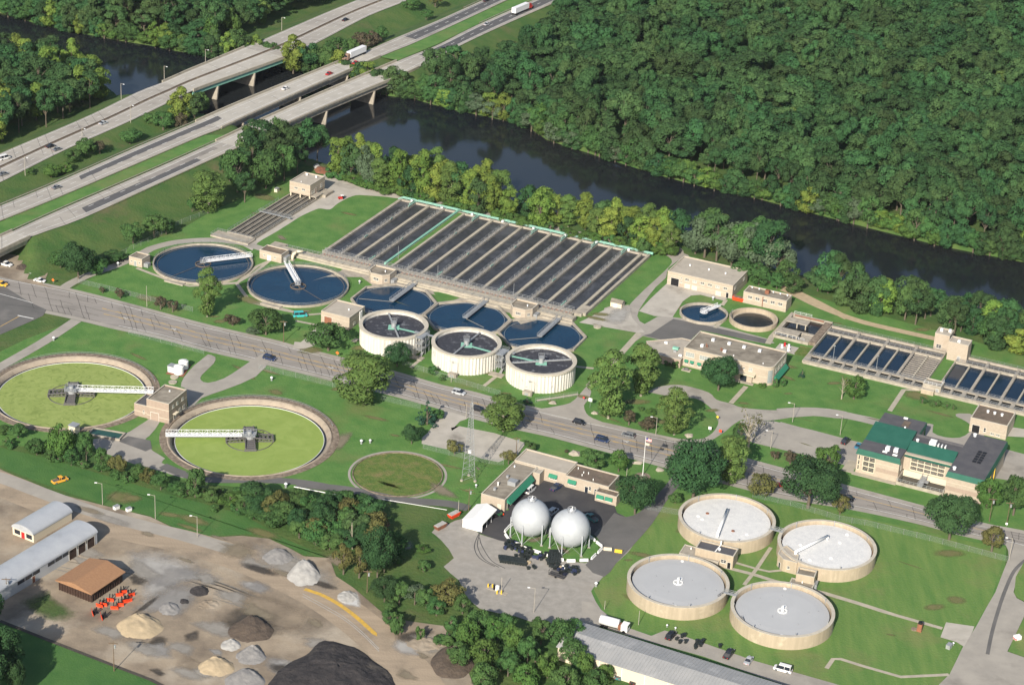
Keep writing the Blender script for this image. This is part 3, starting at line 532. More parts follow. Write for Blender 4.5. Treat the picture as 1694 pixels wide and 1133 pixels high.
for off_ in (0, 14):
    q = smoothline(gp('Q', [(410, 620+off_), (520, 680+off_), (640, 750+off_), (740, 830+off_), (840, 930+off_)]), 4); struct('white_salt_streak', MB().strip(offs(q, .12), offs(q, -.12), .1), 'pile_white')
ribbon('drain_ditch', gp('P', [(0, 1027), (78, 1058), (150, 1086), (199, 1105), (249, 1124), (300, 1150)]), 1.2, 'dirt_dark', .06, 1)
for q, m_ in (([(150, 1000), (210, 1010), (190, 1020)], 'bare'), ([(20, 995), (80, 970), (90, 985), (140, 1020), (90, 1035), (40, 1010)], 'terrain'), ([(620, 915), (670, 890), (690, 905), (650, 915)], 'dirt_grey'), ([(560, 1000), (590, 975), (600, 1005), (585, 1005)], 'lid_white')):
    patch('worn_patch', gp('P', q), m_, .055)
ground('street_verge', smoothline(gp('P', [(0, 420), (40, 425), (80, 450), (70, 470), (100, 480), (0, 458), (-40, 445)]), 2), 'dirt', .04)

RP_ = random.Random(8)
for i in range(46):
    x, y = RP_.uniform(120, 740), RP_.uniform(880, 1120)
    if y < 850+x*.12 or y > 1085+x*.12 or x > 560 and y < 1030: continue
    rr = RP_.uniform(14, 46); patch('worn_patch', gp('P', [(x+rr*cos(a)*RP_.uniform(.6, 1.2), y+rr*.42*sin(a)*RP_.uniform(.6, 1.2)+rr*.25*cos(a)) for a in [k*pi/5 for k in range(10)]]), RP_.choice(('dirt_dark', 'gravel', 'dirt', 'bare', 'dirt_grey', 'paving')), .05)
for i in range(40):
    x, y = RP_.uniform(-20, 560), 0; y = 800+x*.24+RP_.uniform(0, 60); rr = RP_.uniform(14, 50); patch('worn_patch', gp('P', [(x+rr*cos(a), y+rr*.2*sin(a)+rr*.28*cos(a)) for a in [k*pi/5 for k in range(10)]]), RP_.choice(('gravel', 'dirt_dark', 'bare', 'paving')), .055)

for i in range(330):   # worn and lush tufts over the lawns
    x, y = RP_.uniform(90, 1640), RP_.uniform(300, 1120); p = g('P', x, y)
    I_ = [bool(inside(np.array([[p[0]]]), np.array([[p[1]]]), q)[0, 0]) for q in (gp('P', [(150, 480), (470, 300), (560, 295), (690, 325), (1150, 430), (1560, 555), (1694, 600), (1694, 880), (1180, 745), (780, 650), (486, 575)]), gp('P', [(140, 540), (450, 612), (848, 715), (780, 830), (600, 800), (560, 690), (380, 640), (240, 610)]), gp('P', [(1110, 830), (1640, 915), (1580, 1050), (1500, 1110), (1110, 1030), (1000, 980), (1060, 890)]), gp('P', [(0, 760), (270, 830), (520, 905), (330, 880), (0, 765)]))]
    if not any(I_) or min(hypot(p[0]-c_[0], p[1]-c_[1]) for c_ in (g1c, g2c)) < 31: continue
    rr = RP_.uniform(1.5, 7); aa = RP_.uniform(0, 3); e_ = RP_.uniform(.2, .8)
    patch('worn_patch', [(p[0]+rr*cos(a+aa), p[1]+rr*e_*sin(a)+rr*.3*cos(a)) for a in [k*pi/4 for k in range(8)]], 'dry_grass', .022)
for k in range(9):
    o_ = 12+k*7.5+RP_.uniform(-3, 3); bn = RP_.uniform(-14, 14); q = smoothline(gp('P', [(60, 860+o_), (200, 893+o_+bn*.5), (340, 935+o_*.9+bn), (470, 985+o_*.7), (590, 1050+o_*.6-bn), (680, 1140+o_*.5)]), 6); a_ = RP_.randrange(0, 16); q = q[a_:a_+RP_.randrange(5, 13)]
    m_ = RP_.choice(('dirt_dark', 'bare', 'gravel'))
    for s_ in (0, 1.9):
        e_ = offs(q, s_); patch('tyre_marks', offs(e_, .3)+offs(e_, -.3)[::-1], m_, .062)
# ================================================================ THE PLANT
def rail(mb, pts, h=1.05, step=2.5, r=.05, closed=False, mid=True):
    P = list(pts)+([pts[0]] if closed else [])
    for a, b in zip(P[:-1], P[1:]):
        a = Vector(a); b = Vector(b); d = (b-a).length; n = max(1, int(round(d/step)))
        for i in range(n+1): q = a+(b-a)*i/n; mb.tube(q, q+Vector((0, 0, h)), r, n=4)
        for z in ((h, h*.5) if mid else (h,)): mb.tube(a+Vector((0, 0, z)), b+Vector((0, 0, z)), r, n=4)
    return mb
def arc(cx, cy, r, z, n=40, a0=0, a1=2*pi): return [(cx+r*cos(a0+(a1-a0)*i/n), cy+r*sin(a0+(a1-a0)*i/n), z) for i in range(n if abs(a1-a0-2*pi) < 1e-6 else n+1)]
def truss_bridge(root, r0, r1, ang, z, wid=1.7, h=1.3, m='steel_white', nm='bridge'):
    ca, sa = cos(ang), sin(ang)
    def pt(r, o, zz): return (ca*r-sa*o, sa*r+ca*o, zz)
    d = MB(); d.beam(pt(r0, 0, z), pt(r1, 0, z), wid, .16); b = d.build(nm, m, root)
    for sgn in (-1, 1):
        t = MB(); o = sgn*wid/2; n = max(3, int(abs(r1-r0)/1.7))
        t.tube(pt(r0, o, z+h), pt(r1, o, z+h), .09, n=4); t.tube(pt(r0, o, z+.1), pt(r1, o, z+.1), .09, n=4)
        for i in range(n+1):
            q = r0+(r1-r0)*i/n; t.tube(pt(q, o, z), pt(q, o, z+h), .06, n=4)
            if i < n: q2 = r0+(r1-r0)*(i+1)/n; a_, b_ = (q, q2) if i % 2 else (q2, q); t.tube(pt(a_, o, z+.1), pt(b_, o, z+h), .05, n=4)
        t.build('truss', m, b)
    return b
def az(c, v, x, y, z=1): p = g(v, x, y, z); return atan2(p[1]-c[1], p[0]-c[0])
# --- two large round clarifiers
def big_clarifier(c, r, label, bang, sang):
    t = thing('clarifier_tank', label, 'tank', c, 0)
    MB().ring(r-.55, r, 0, .9, 72).build('wall', 'concrete', t)
    w_ = MB().disc(r-.55, .12, 72).build('water', 'blue_water', t)
    MB().ring(r-1.9, r-1.7, .0, .32, 72).build('weir', 'steel_dark', t)
    rail(MB(), arc(0, 0, r-.25, .9, 36), closed=True).build('railing', 'steel', t)
    truss_bridge(t, r+.3, .5, bang, 1.3, 1.8)
    dw = MB().ring(2.9, 3.1, .05, .5, 32)
    for k in range(4): dw.tube((0, 0, .5), (3*cos(k*pi/2+.4), 3*sin(k*pi/2+.4), .4), .1, n=4)
    dw.build('feed_well', 'roof_brown', t)
    cp_ = MB().box(-1.1, 1.1, -1.1, 1.1, 1.2, 1.4); rail(cp_, [(-1.1, -1.1, 1.4), (1.1, -1.1, 1.4), (1.1, 1.1, 1.4), (-1.1, 1.1, 1.4)], closed=True); cp_.cyl(0, 0, 1.4, 2.4, .45)
    cp_.build('drive_platform', 'steel', t)
    MB().tube((0, 0, .35), ((r-2)*cos(sang), (r-2)*sin(sang), .3), .07, n=4).build('skimmer_arm', 'roof_brown', t)
    return t
c, r = circ('P', [(240+x/8.455, 390+y/8.455) for x, y in [(95, 370), (140, 480), (250, 570), (1000, 650), (1200, 620), (1400, 520), (1500, 430), (1535, 340), (1430, 250), (1300, 170), (1100, 120), (850, 100), (600, 110), (400, 155), (250, 220)]], .9)
b1c = c; big_clarifier(c, 19.6, 'large round blue water tank nearest the highway, its white bridge pointing right', az(c, 'P', 420, 424), az(c, 'P', 283, 455))
c, r = circ('Z', [(60, 600), (100, 700), (200, 780), (400, 850), (700, 885), (1000, 875), (1250, 820), (1430, 730), (1500, 620), (1490, 550), (1400, 450), (1200, 370), (900, 325), (700, 325), (400, 365), (200, 450), (100, 530)], .9)
b2c = c; big_clarifier(c, 19.6, 'large round blue water tank whose white bridge slants up to a small brick hut', az(c, 'Z', 600, 265), az(c, 'Z', 1150, 815))
for cc, nm in ((b1c, 0), (b2c, 1)):   # scum box on the near rim
    a_ = radians(-118); p = (cc[0]+cos(a_)*21.2, cc[1]+sin(a_)*21.2)
    t = MB().box(-4.2, 4.2, -1.4, 1.4, 0, .5).build('scum_pit', 'concrete', None); t.location = (p[0]+2, p[1]+.2, 0); t.rotation_euler.z = GA
    tag(t, ('low concrete scum pit on the near rim of the blue tank nearest the highway', 'low concrete scum pit on the near rim of the blue tank beside the garage')[nm], 'pit')
# --- three octagonal tanks
octo = [((-45.9, 764.9), 'octagonal blue water tank beside the flat-roofed garage', ('D', 1135, 890), ('D', 1270, 790), ('D', 920, 885)),
        ((-17.4, 753.6), 'octagonal blue water tank in the middle of the row of three', ('J', 270, 165), ('J', 395, 65), ('J', 380, 235)),
        ((11.1, 741.9), 'octagonal blue water tank at the lawn end of the row of three', ('J', 735, 280), ('J', 850, 175), ('J', 535, 312))]
oa = radians(-22.3)
for c, lb, bi, bo, sk_ in octo:
    t = thing('octagonal_tank', lb, 'tank', c, oa, 'octagonal tanks beside the aeration basins'); ap = 15.42; R_ = ap/cos(pi/8)
    V = [(R_*cos(pi/8+k*pi/4), R_*sin(pi/8+k*pi/4)) for k in range(8)]; Ri = (ap-.75)/cos(pi/8); V2 = [(Ri*cos(pi/8+k*pi/4), Ri*sin(pi/8+k*pi/4)) for k in range(8)]
    wb = MB()
    wb.add([(x, y, 0) for x, y in V2]+[(x, y, 0) for x, y in V]+[(x, y, .95) for x, y in V]+[(x, y, .95) for x, y in V2], [(a+8*q, a+8*((q+1) % 4), (a+1) % 8+8*((q+1) % 4), (a+1) % 8+8*q) for a in range(8) for q in range(4)])
    wb.build('wall', 'concrete', t); MB().prism(V2, .05, .1).build('water', 'blue_water', t)
    MB().ring(14.1, 14.22, .05, .2, 64).build('weir', 'steel', t)
    p = g(*bi, 1.2); q = g(*bo, 1.2); ang = atan2(q[1]-p[1], q[0]-p[0])-oa; rr = hypot(q[0]-p[0], q[1]-p[1])
    t2 = truss_bridge(t, rr+.5, -1.2, ang, 1.1, 1.9, 1.1, 'steel')
    lp = Vector((p[0]-c[0], p[1]-c[1], 0)); lp = Matrix.Rotation(-oa, 4, 'Z') @ lp; t2.location = lp
    sp = g(*sk_, .2); s2 = Matrix.Rotation(-oa, 4, 'Z') @ Vector((sp[0]-c[0], sp[1]-c[1], 0))
    MB().tube((lp.x, lp.y, .3), (s2.x, s2.y, .3), .07, n=4).build('skimmer_arm', 'pole', t)
    rr_ = MB(); rail(rr_, [(V[k][0]*.99, V[k][1]*.99, .95) for k in (5, 6)]); rr_.build('railing', 'steel', t)
# --- concrete apron round the octagons, lawn triangles
def LA(u, v): return (-76.8+UX*u-UY*v, 808.4+UY*u+UX*v)
AX = lambda pts: [LA(*p) for p in pts]
apP = gp('P', [(582, 494), (606, 472), (625, 466), (700, 490), (820, 525), (960, 560), (972, 556), (958, 535), (880, 515), (760, 482), (640, 452), (590, 450), (560, 452)])
ground('tank_apron', AX([(14, -9.3), (113, -9.3), (113, -12.5), (100, -13), (96, -20), (88, -13), (70, -13), (64, -18), (56, -13), (40, -13), (32, -18), (24, -13), (12, -20), (9, -27), (14, -14)]), 'concrete', .1)
for pts in ([(0, 0)],):
    pass
ground('tank_lawn', gp('E', [(62, 692), (105, 690), (230, 728), (190, 742), (105, 752)]), 'lawn', .14)
# --- tall white tanks (trickling filters)
def ribbed(r, z0, z1, n=60, d=.3):
    V = []; F = []
    for i in range(n*2):
        a = pi*i/n; rr = r-(d if i % 2 else 0); V += [(rr*cos(a-.006), rr*sin(a-.006), z0), (rr*cos(a-.006), rr*sin(a-.006), z1)]
    m = n*2
    for i in range(m): j = (i+1) % m; F.append((2*i, 2*j, 2*j+1, 2*i+1))
    return MB().add(V, F)
wt = [((-43.6, 729.6), 'tall ribbed white tank nearest the flat-roofed garage, with a slanting spray arm', ('P', 580+1060/9.44, 490+570/9.44), ('P', 580+590/9.44, 490+262/9.44)),
      ((-16.4, 717.9), 'middle tall ribbed white tank in the row of three beside the road', ('J', 420, 382), ('J', 350, 268)),
      ((10.8, 706.8), 'tall ribbed white tank nearest the gate drive, with a spray arm lying left to right', ('P', 820+250/9.44, 540+458/9.44), ('P', 820+1190/9.44, 540+512/9.44))]
for c, lb, wk, arm in wt:
    t = thing('trickling_filter', lb, 'tank', c, 0, 'tall white tanks by the road')
    ribbed(12.45, 0, 6.9).build('wall', 'tank_white', t)
    MB().ring(11.4, 12.75, 6.85, 7.5, 84).build('rim', 'cap', t)
    MB().ring(11.38, 11.44, 5.6, 6.85, 84).build('liner', 'tank_white', t)
    MB().disc(11.4, 6.1, 84).build('filter_bed', 'media', t)
    wa = az(c, *wk, 6.3); q = MB(); q.beam((11.2*cos(wa), 11.2*sin(wa), 6.2), (0, 0, 6.2), .9, .12); q.box(-2, 2, -2, 2, 6.12, 6.24); q.build('walkway', 'mint', t)
    col = MB().cyl(0, 0, 6.2, 8.2, 1.0, .8, 14); col.box(-1.1, 1.1, -1.1, 1.1, 8.2, 8.35); rail(col, [(-1.1, -1.1, 8.3), (1.1, -1.1, 8.3), (1.1, 1.1, 8.3), (-1.1, 1.1, 8.3)], h=1.1, r=.07, closed=True); col.build('centre_column', 'steel', t)
    aa = az(c, *arm, 6.8)
    for k in (0, pi):
        b = MB(); a1 = aa+k; b.beam((.8*cos(a1), .8*sin(a1), 6.75), (10.9*cos(a1), 10.9*sin(a1), 6.75), .55, .45)
        for i in range(7): rr = 1.5+i*1.45; b.tube((rr*cos(a1), rr*sin(a1), 6.9), (rr*cos(a1), rr*sin(a1), 7.35), .06, n=4)
        b.build('spray_arm', 'steel', t)
for (v, x, y), lb in (((('J', 185, 540)), 'small grey concrete vault at the foot of the middle white tank'), ((('J', 652, 652)), 'small grey concrete vault at the foot of the white tank nearest the gate')):
    t = thing('vault', lb, 'vault', g(v, x, y), GA); MB().box(-1.6, 1.6, -1, 1, 0, 1.3).build('box', 'concrete', t); MB().box(-.7, .7, -1.05, -1.01, .1, 1.1).build('door', 'steel', t)
for (v, x, y), lb in ((('I', 1190, 480), 'steel stair tower between the garage-side and middle white tanks'), (('J', 480, 510), 'steel stair tower between the middle and gate-side white tanks')):
    p = g(v, x, y); t = thing('stair_tower', lb, 'stairs', p, GA)
    fr = MB()
    for sx in (-1.3, 1.3):
        for sy in (-1.5, 1.5, 4.5): fr.tube((sx, sy, 0), (sx, sy, 7.2), .11, n=4)
        for z in (2.4, 4.8, 7.1): fr.tube((sx, -1.5, z), (sx, 4.5, z), .08, n=4)
        fr.tube((sx, -1.5, 0), (sx, 4.5, 7.1), .06, n=4)
    fr.build('frame', 'steel', t)
    for z in (2.4, 4.8, 7.15): b = MB().box(-1.4, 1.4, -1.5, 4.5, z, z+.12); rail(b, [(-1.4, -1.5, z), (1.4, -1.5, z), (1.4, 4.5, z), (-1.4, 4.5, z)], closed=True); b.build('platform', 'steel', t)
    for k in range(3):
        b = MB(); b.beam((.6*(-1)**k, -1.2+5.4*(k % 2), 2.4*k+.1), (.6*(-1)**k, 4.2-5.4*(k % 2), 2.4*k+2.4), .9, .12); b.build('stair_flight', 'steel', t)
    MB().box(-2.6, 2.8, -4.5, -1.6, .0, .35).build('pad', 'concrete', t)
    MB().beam((-4.0, 3.0, 7.2), (4.2, 3.0, 7.2), 1.3, .12).build('catwalk', 'steel', t)
# --- sunk round ponds covered in green
def pond(c, rw, label, m, bang, far):
    t = thing('settling_pond', label, 'tank', c, 0, 'green covered round tanks')
    MB().disc(rw+.4, -1.25, 96).build('water', m, t)
    MB().lathe([(rw, -2.6), (rw+.2, -1.0), (rw+1.5, .25), (rw+1.8, .27), (rw+2.15, -.2)], 96).smooth().build('sloping_wall', 'slope_conc', t)
    MB().ring(rw+2.16, rw+4.4, -.2, .16, 96).build('rubble_edge', 'rubble', t)
    MB().ring(rw-.8, rw-.65, -1.5, -1.1, 96).build('weir', 'steel_white', t); MB().ring(rw-.64, rw+.3, -1.5, -1.22, 96).build('shadow_ring', 'dark_water', t)  # dark ring of water colour stands in for the shadow band below the wall
    truss_bridge(t, rw+2.2, 2, bang, .6, 2.0, 1.5)
    mt = 'steel_dark'
    MB().ring(7.9, 8.05, -1.3, -1.0, 48).build('feed_ring', mt, t)
    for k in range(4):
        a = bang+k*pi/2+.05; b = MB(); ca, sa = cos(a), sin(a)
        P = lambda r_, o, z: (ca*r_-sa*o, sa*r_+ca*o, z)
        for o in (-1.5, 1.5):
            b.beam(P(1.5, o, .3), P(7.8, o*1.1, -.2), .25, .4); b.beam(P(1.5, o, -1.0), P(7.9, o*1.1, -1.1), .25, .3)
            for q in range(6): b.tube(P(1.5+q*1.25, o, -1.2), P(2.1+q*1.15, o, .1), .12, n=4)
        for q in range(5): b.beam(P(2+q*1.4, -1.6, -.4), P(2+q*1.4, 1.6, -.4), 1.0 if k % 2 else .5, .2)
        b.beam(P(7.9, -2.0, -.8), P(7.9, 2.0, -.8), .3, .9)
        b.build('rake_arm', mt, t)
    b = MB().cyl(0, 0, -2.2, .9, 1.8, 1.5, 16); b.box(-2.2, 2.2, -2.0, 2.0, .9, 1.05); b.cyl(0, 0, 1, 2.2, .9, .7, 12)
    rail(b, [(-2.2, -2, 1), (2.2, -2, 1), (2.2, 2, 1), (-2.2, 2, 1)], closed=True, step=1.2, r=.07); b.build('drive_platform', 'steel', t)
    b = MB(); ca, sa = cos(bang), sin(bang)
    rail(b, arc(0, 0, rw+3.0, .28, 30, radians(20), radians(170)), step=3); b.build('railing', 'steel', t)
    return t
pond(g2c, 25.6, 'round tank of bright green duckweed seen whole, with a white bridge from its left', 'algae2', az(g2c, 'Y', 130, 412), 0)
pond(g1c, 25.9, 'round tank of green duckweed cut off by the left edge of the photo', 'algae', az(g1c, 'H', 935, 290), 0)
c, r = circ('P', [(583, 775), (610, 757), (650, 750), (695, 757), (728, 775), (733, 795), (700, 815), (650, 820), (605, 808)], .1)
t = thing('disused_tank', 'small disused round basin filled with moss and weeds', 'tank', c, 0)
MB().disc(r, .1, 64).build('bed', 'moss', t); MB().ring(r, r+.3, 0, .4, 64).build('rim', 'rubble', t); MB().ring(r+.9, r+1.7, 0, .12, 64).build('gravel_ring', 'paving', t)
# --- four digesters
def digester(c, label, lid, h=4.3, R_=15.35):
    t = thing('digester', label, 'tank', c, 0, 'low covered digester tanks')
    MB().ring(R_-.9, R_, 0, h, 96).build('wall', 'tan_wall', t)
    MB().ring(R_-.98, R_+.06, h, h+.1, 96).build('rim', 'cap', t)
    MB().lathe([(0, h-.8), (R_-5, h-.85), (R_-1.5, h-1.0), (R_-1.45, h-2.6)], 96).build('lid', lid, t)
    MB().disc(R_-.9, h-2.3, 96).build('gap_floor', 'rust' if lid == 'lid_white' else 'steel_dark', t)
    for k in range(7):
        a = k*2*pi/7+.4; b = MB().box(-.12, .12, -.08, .08, h-1.2, h+.75); o = b.build('bracket', 'steel', t); o.location = ((R_-1.0)*cos(a), (R_-1.0)*sin(a), 0); o.rotation_euler.z = a+pi/2
    return t, h
def Z_(v, pts, z): return circ(v, pts, z)[0]
c1 = Z_('z3', [(170, 480), (200, 350), (330, 235), (600, 155), (800, 145), (1050, 170), (1300, 260), (1480, 390), (1560, 540), (1450, 700), (1250, 790), (1000, 825), (350, 640), (250, 540)], 4.2)
c2 = Z_('M', [(1025, 270), (1050, 215), (1130, 155), (1230, 130), (1350, 135), (1480, 180), (1560, 240), (1595, 310), (1590, 350), (1520, 400), (1400, 420), (1100, 340)], 4.2)
c3 = Z_('z1', [(132, 540), (200, 320), (400, 190), (700, 145), (900, 150), (1200, 210), (1400, 310), (1560, 480), (1592, 620), (850, 890), (1100, 890), (1400, 800), (500, 800), (240, 630)], 4.2)
c4 = Z_('z2', [(200, 280), (400, 150), (620, 105), (800, 97), (1000, 115), (1300, 210), (1500, 350), (1600, 500), (1620, 600), (1400, 830), (1100, 880), (850, 870), (600, 815), (350, 690), (200, 560)], 4.2)
digs = []
for c, lb, ld in ((c1, 'round tan digester with a white lid, closest to the big elm tree', 'lid_white'), (c2, 'round tan digester with a white lid, closest to the wide lawn on the right', 'lid_white'), (c3, 'round tan digester with a grey lid, closest to the depot yard', 'lid_grey'), (c4, 'round tan digester with a grey lid, closest to the bottom edge', 'lid_grey')):
    digs.append(digester(c, lb, ld))
def wl(c, v, x, y, z): p = g(v, x, y, z); return (p[0]-c[0], p[1]-c[1])
for i, (c, a, b) in enumerate(((c1, ('z3', 735, 720), ('z3', 870, 375)), (c2, ('M', 1140, 320), ('M', 1318, 232)))):
    t, h = digs[i]; p = wl(c, *a, h); q = wl(c, *b, h); z = h-.6
    m_ = MB(); m_.tube((*p, z+1.1), (*q, z+1.1), .42, n=10); m_.tube((*p, z-.5), (*p, z+1.3), .5, n=10); m_.tube((*q, z-.3), (*q, z+1.2), .4, n=10); m_.smooth().build('gas_pipe', 'white', t)
    R = random.Random(i)
    for k in range(5):
        a_ = R.uniform(0, 6.28); rr = R.uniform(5, 12); MB().cyl(rr*cos(a_), rr*sin(a_), h-.85, h-.6, .55, n=10).build('hatch', 'rust' if (i == 0 and k % 2) else 'white', t)
for i in (2, 3):
    t, h = digs[i]; MB().ring(1.15, 1.5, h-.8, h-.55, 24).build('collar', 'white', t); MB().cyl(0, 0, h-.8, h+.9, .38, n=10).build('vent_stack', 'white', t)
    MB().cyl(.8, 2.4, h-.82, h-.6, .65, n=12).build('hatch', 'white', t); MB().cyl(-1.4, -13.2, h-1.0, h-.75, .6, n=12).build('hatch', 'white', t); MB().cyl(1.9, 12.8, h-1.0, h-.75, .5, n=12).build('hatch', 'white', t)
    a_ = radians(-28 if i == 2 else 208); lad = MB(); 
    for o in (-.4, .4): lad.tube((13*cos(a_), 13*sin(a_)+o, h-1), (14.6*cos(a_), 14.6*sin(a_)+o, h+.9), .08, n=4)
    lad.build('ladder', 'steel_dark', t)
    R = random.Random(i)
    for k in range(9):
        a_ = R.uniform(0, 6.28); rr = R.uniform(4, 12); MB().cyl(rr*cos(a_), rr*sin(a_), h-.9, h-.68, .16, n=6).build('valve', 'steel', t)
def gang(p, q, z, lb):
    t = MB(); t.beam((*p, z), (*q, z), 1.1, .12); d = Vector((q[0]-p[0], q[1]-p[1], 0)).normalized(); n_ = Vector((-d.y, d.x, 0))*.5
    for s in (-1, 1): rail(t, [Vector((*p, z))+n_*s, Vector((*q, z))+n_*s], h=1.0, step=1.2)
    o = t.build('gangway', 'steel'); tag(o, lb, 'walkway')
def mid(a, b, t): return (a[0]+(b[0]-a[0])*t, a[1]+(b[1]-a[1])*t)
gang(mid(c1, c2, .44), mid(c1, c2, .56), 4.5, 'short steel gangway joining the rims of the two white-lidded digesters')
gang(mid(c3, c4, .44), mid(c3, c4, .56), 4.5, 'short steel gangway joining the rims of the two grey-lidded digesters')
# --- small pair of round tanks
t = thing('thickener_tank', 'small round tank of blue water with short white bridge, before the workshop', 'tank', circ('F', [(475, 510), (510, 470), (600, 450), (700, 470), (760, 510), (765, 545), (720, 575), (650, 585), (550, 570), (490, 540)], 1.0)[0], 0)
MB().ring(8.7, 9.35, 0, 1.1, 64).build('wall', 'concrete', t); MB().disc(8.7, .15, 64).build('water', 'blue_water', t)
tb = truss_bridge(t, 9, -.6, az(t.location, 'F', 720, 478), 1.3, 1.5, 1.0); MB().ring(.2, 1.6, 1.2, 1.35, 20).build('drive_platform', 'steel_white', t)
b = MB(); rail(b, arc(0, 0, 1.5, 1.3, 10), closed=True, r=.06); b.build('railing', 'steel_white', t)
t = thing('thickener_tank', 'small round tank of low dark water with stained tan inner walls', 'tank', circ('F', [(790, 530), (830, 495), (920, 482), (1020, 505), (1072, 545), (1070, 575), (1010, 610), (930, 618), (850, 595), (800, 560)], 1.8)[0], 0)
MB().ring(8.5, 9.3, 0, 1.8, 64).build('wall', 'tan_wall', t); MB().disc(8.5, .12, 64).build('bed', 'concrete', t); MB().disc(7.6, .16, 64).build('water', 'dark_water', t)
b = MB(); rail(b, arc(0, 0, 8.9, 1.8, 5, radians(150), radians(190)), step=1); b.build('railing', 'steel', t)
# --- aeration basins
t = thing('aeration_basins', 'wide bank of long parallel dark water basins beside the octagonal tanks', 'basin', LA(0, 0), GA)
AB = t; AL = 114.0; AW = 65.5
MB().box(.3, AL-.3, .6, AW-.3, .3, .5).build('water', 'aer_water', t)
w_ = MB(); w_.box(-.6, .7, -.6, AW, 0, 1.25); w_.box(AL-.9, AL+.2, -.6, AW, 0, 1.3); w_.box(.7, AL-.9, AW-.8, AW, 0, 1.25); w_.box(.7, AL-.9, -2.0, .5, 0, 1.2); w_.box(109.6, AL-.9, .5, 6.5, 0, 1.19)
w_.build('outer_wall', 'concrete', t)
plain = [13.6, 43.3, 57, 70.2, 83.8, 97.3, 110.4]; piped = [6.8, 20.4, 36.6, 50.3, 63.6, 77, 90.6, 103.7]
for x in plain: MB().box(x-.62, x+.62, .5, AW-.8, .2, 1.22).build('dividing_wall', 'concrete_path', t)
for i, x in enumerate(piped):
    d = MB().box(x-.75, x+.75, .5, AW-.8, .2, 1.23).build('walkway', 'concrete', t)
    for s in (-.72, .72): rl = MB(); rail(rl, [(x+s, .5, 1.23), (x+s, AW-1, 1.23)], h=1.1, step=3.2, r=.045); rl.build('railing', 'steel', d)
    pm = MB(); pm.tube((x-.35, 1, 1.45), (x-.35, AW-2, 1.45), .1, n=6)
    y = 4.0
    while y < AW-4:
        pm.tube((x-.4, y, 1.4), (x-1.0, y, 1.8), .07, n=5); pm.tube((x-1.0, y, 1.8), (x-1.0, y, .5), .07, n=5); pm.tube((x, y, 1.3), (x, y+.1, 2.0), .09, n=5)
        if int(y*7) % 3 == 0: pm.tube((x+.3, y+1, 1.4), (x+.9, y+1.5, 2.0), .12, n=5)
        y += 3.1 if int(y) % 2 else 4.3
    pm.build('air_pipe', 'pipe_grey', d)
    gm = MB()
    for yy in ((20, 22.5), (42, 44)) if i % 2 == 0 else ((26, 27.5),): gm.tube((x+.5, yy[0], 1.6), (x+.5, yy[1], 1.6), .22, n=6)
    if i % 2 == 0 or i in (7, 5): gm.tube((x+.4, AW-1, 1.7), (x+.4, AW-7, 1.7), .24, n=6); gm.tube((x-.5, AW-1, 1.7), (x-.5, AW-4.5, 1.7), .2, n=6)
    if i % 2: gm.tube((x-.4, 1, 1.6), (x-.4, 5.5, 1.6), .2, n=6)
    if gm.v: gm.build('green_pipe', 'mint', d)
mp = MB(); mp.tube((.5, AW+.9, 1.6), (AL+1, AW+.9, 1.6), .52, n=10); mp.tube((.5, AW+.9, 1.6), (-1.5, AW+.9, .3), .5, n=10)
for i in range(24): mp.box(2+i*4.8, 2.5+i*4.8, AW+.4, AW+1.4, 0, 1.2)
mp.build('main_air_pipe', 'mint', t)
gpp = MB(); gpp.tube((27, 1, 1.6), (27, AW+.9, 1.6), .5, n=10); gpp.tube((27, 1, 1.6), (27, .2, .3), .5, n=10)
for i in range(17): gpp.box(26.5, 27.5, 2+i*3.8, 2.4+i*3.8, .2, 1.2)
gpp.build('cross_air_pipe', 'mint', t)
MB().box(26.2, 27.6, .5, AW-.8, .2, 1.1).build('dividing_wall', 'concrete', t); MB().box(27.6, 29.6, .5, AW-.8, .2, 1.15).build('grass_strip', 'lawn', t); MB().box(29.6, 30.6, .5, AW-.8, .2, 1.22).build('dividing_wall', 'concrete_path', t)
rl = MB()
rail(rl, [(0, .4, 1.2), (AL-5, .4, 1.2)], h=1.2, step=2.2, r=.06); rail(rl, [(0, -1.9, 1.2), (AL-5, -1.9, 1.2)], h=1.2, step=2.2, r=.06); rl.build('railing', 'steel', t)
rl = MB(); rail(rl, [(0, AW-.2, 1.25), (AL, AW-.2, 1.25)], h=1.0, step=3, r=.04); rl.build('railing', 'steel', t)
for x in range(8):
    o = MB().box(0, .9, 0, .9, 1.2, 2.0).build('valve_box', 'steel_white', t); o.location = (5+x*14.2, AW-.9, 0)
for x, y in ((51.2, -1), (84, -1), (29, 8)): MB().cyl(x, y, 1.2, 7, .09, .06, 6).build('lamp_pole', 'steel', t)
# channel and pipe gallery in front of the basins
t = thing('effluent_channel', 'long raised concrete channel and pipe gallery between the octagonal tanks and the dark basins', 'channel', LA(0, 0), GA)
MB().box(-16, 112.5, -9.2, -5.4, 0, 1.7).build('duct', 'concrete', t); MB().box(-16, 113, -9.9, -9.22, 0, .8).build('kerb', 'concrete_path', t)
cv = MB()
for i in range(36): cv.box(-15+i*3.55, -12.2+i*3.55, -8.6, -6.0, 1.7, 1.78)
cv.build('cover_slabs', 'concrete_path', t)
MB().box(0, 109, -5.0, -2.02, .05, .3).build('gallery_floor', 'steel_dark', t)
bm = MB()
for i in range(60): bm.box(.5+i*1.85, 1.0+i*1.85, -5.2, -2.02, .9, 1.25)
bm.box(0, 110, -3.9, -3.5, .8, 1.1); bm.build('cross_beams', 'concrete', t)
pg = MB(); pg.tube((1, -2.7, .9), (109, -2.7, .9), .3, n=8); pg.tube((1, -4.5, .7), (109, -4.5, .7), .25, n=8); pg.build('gallery_pipes', 'rust', t)
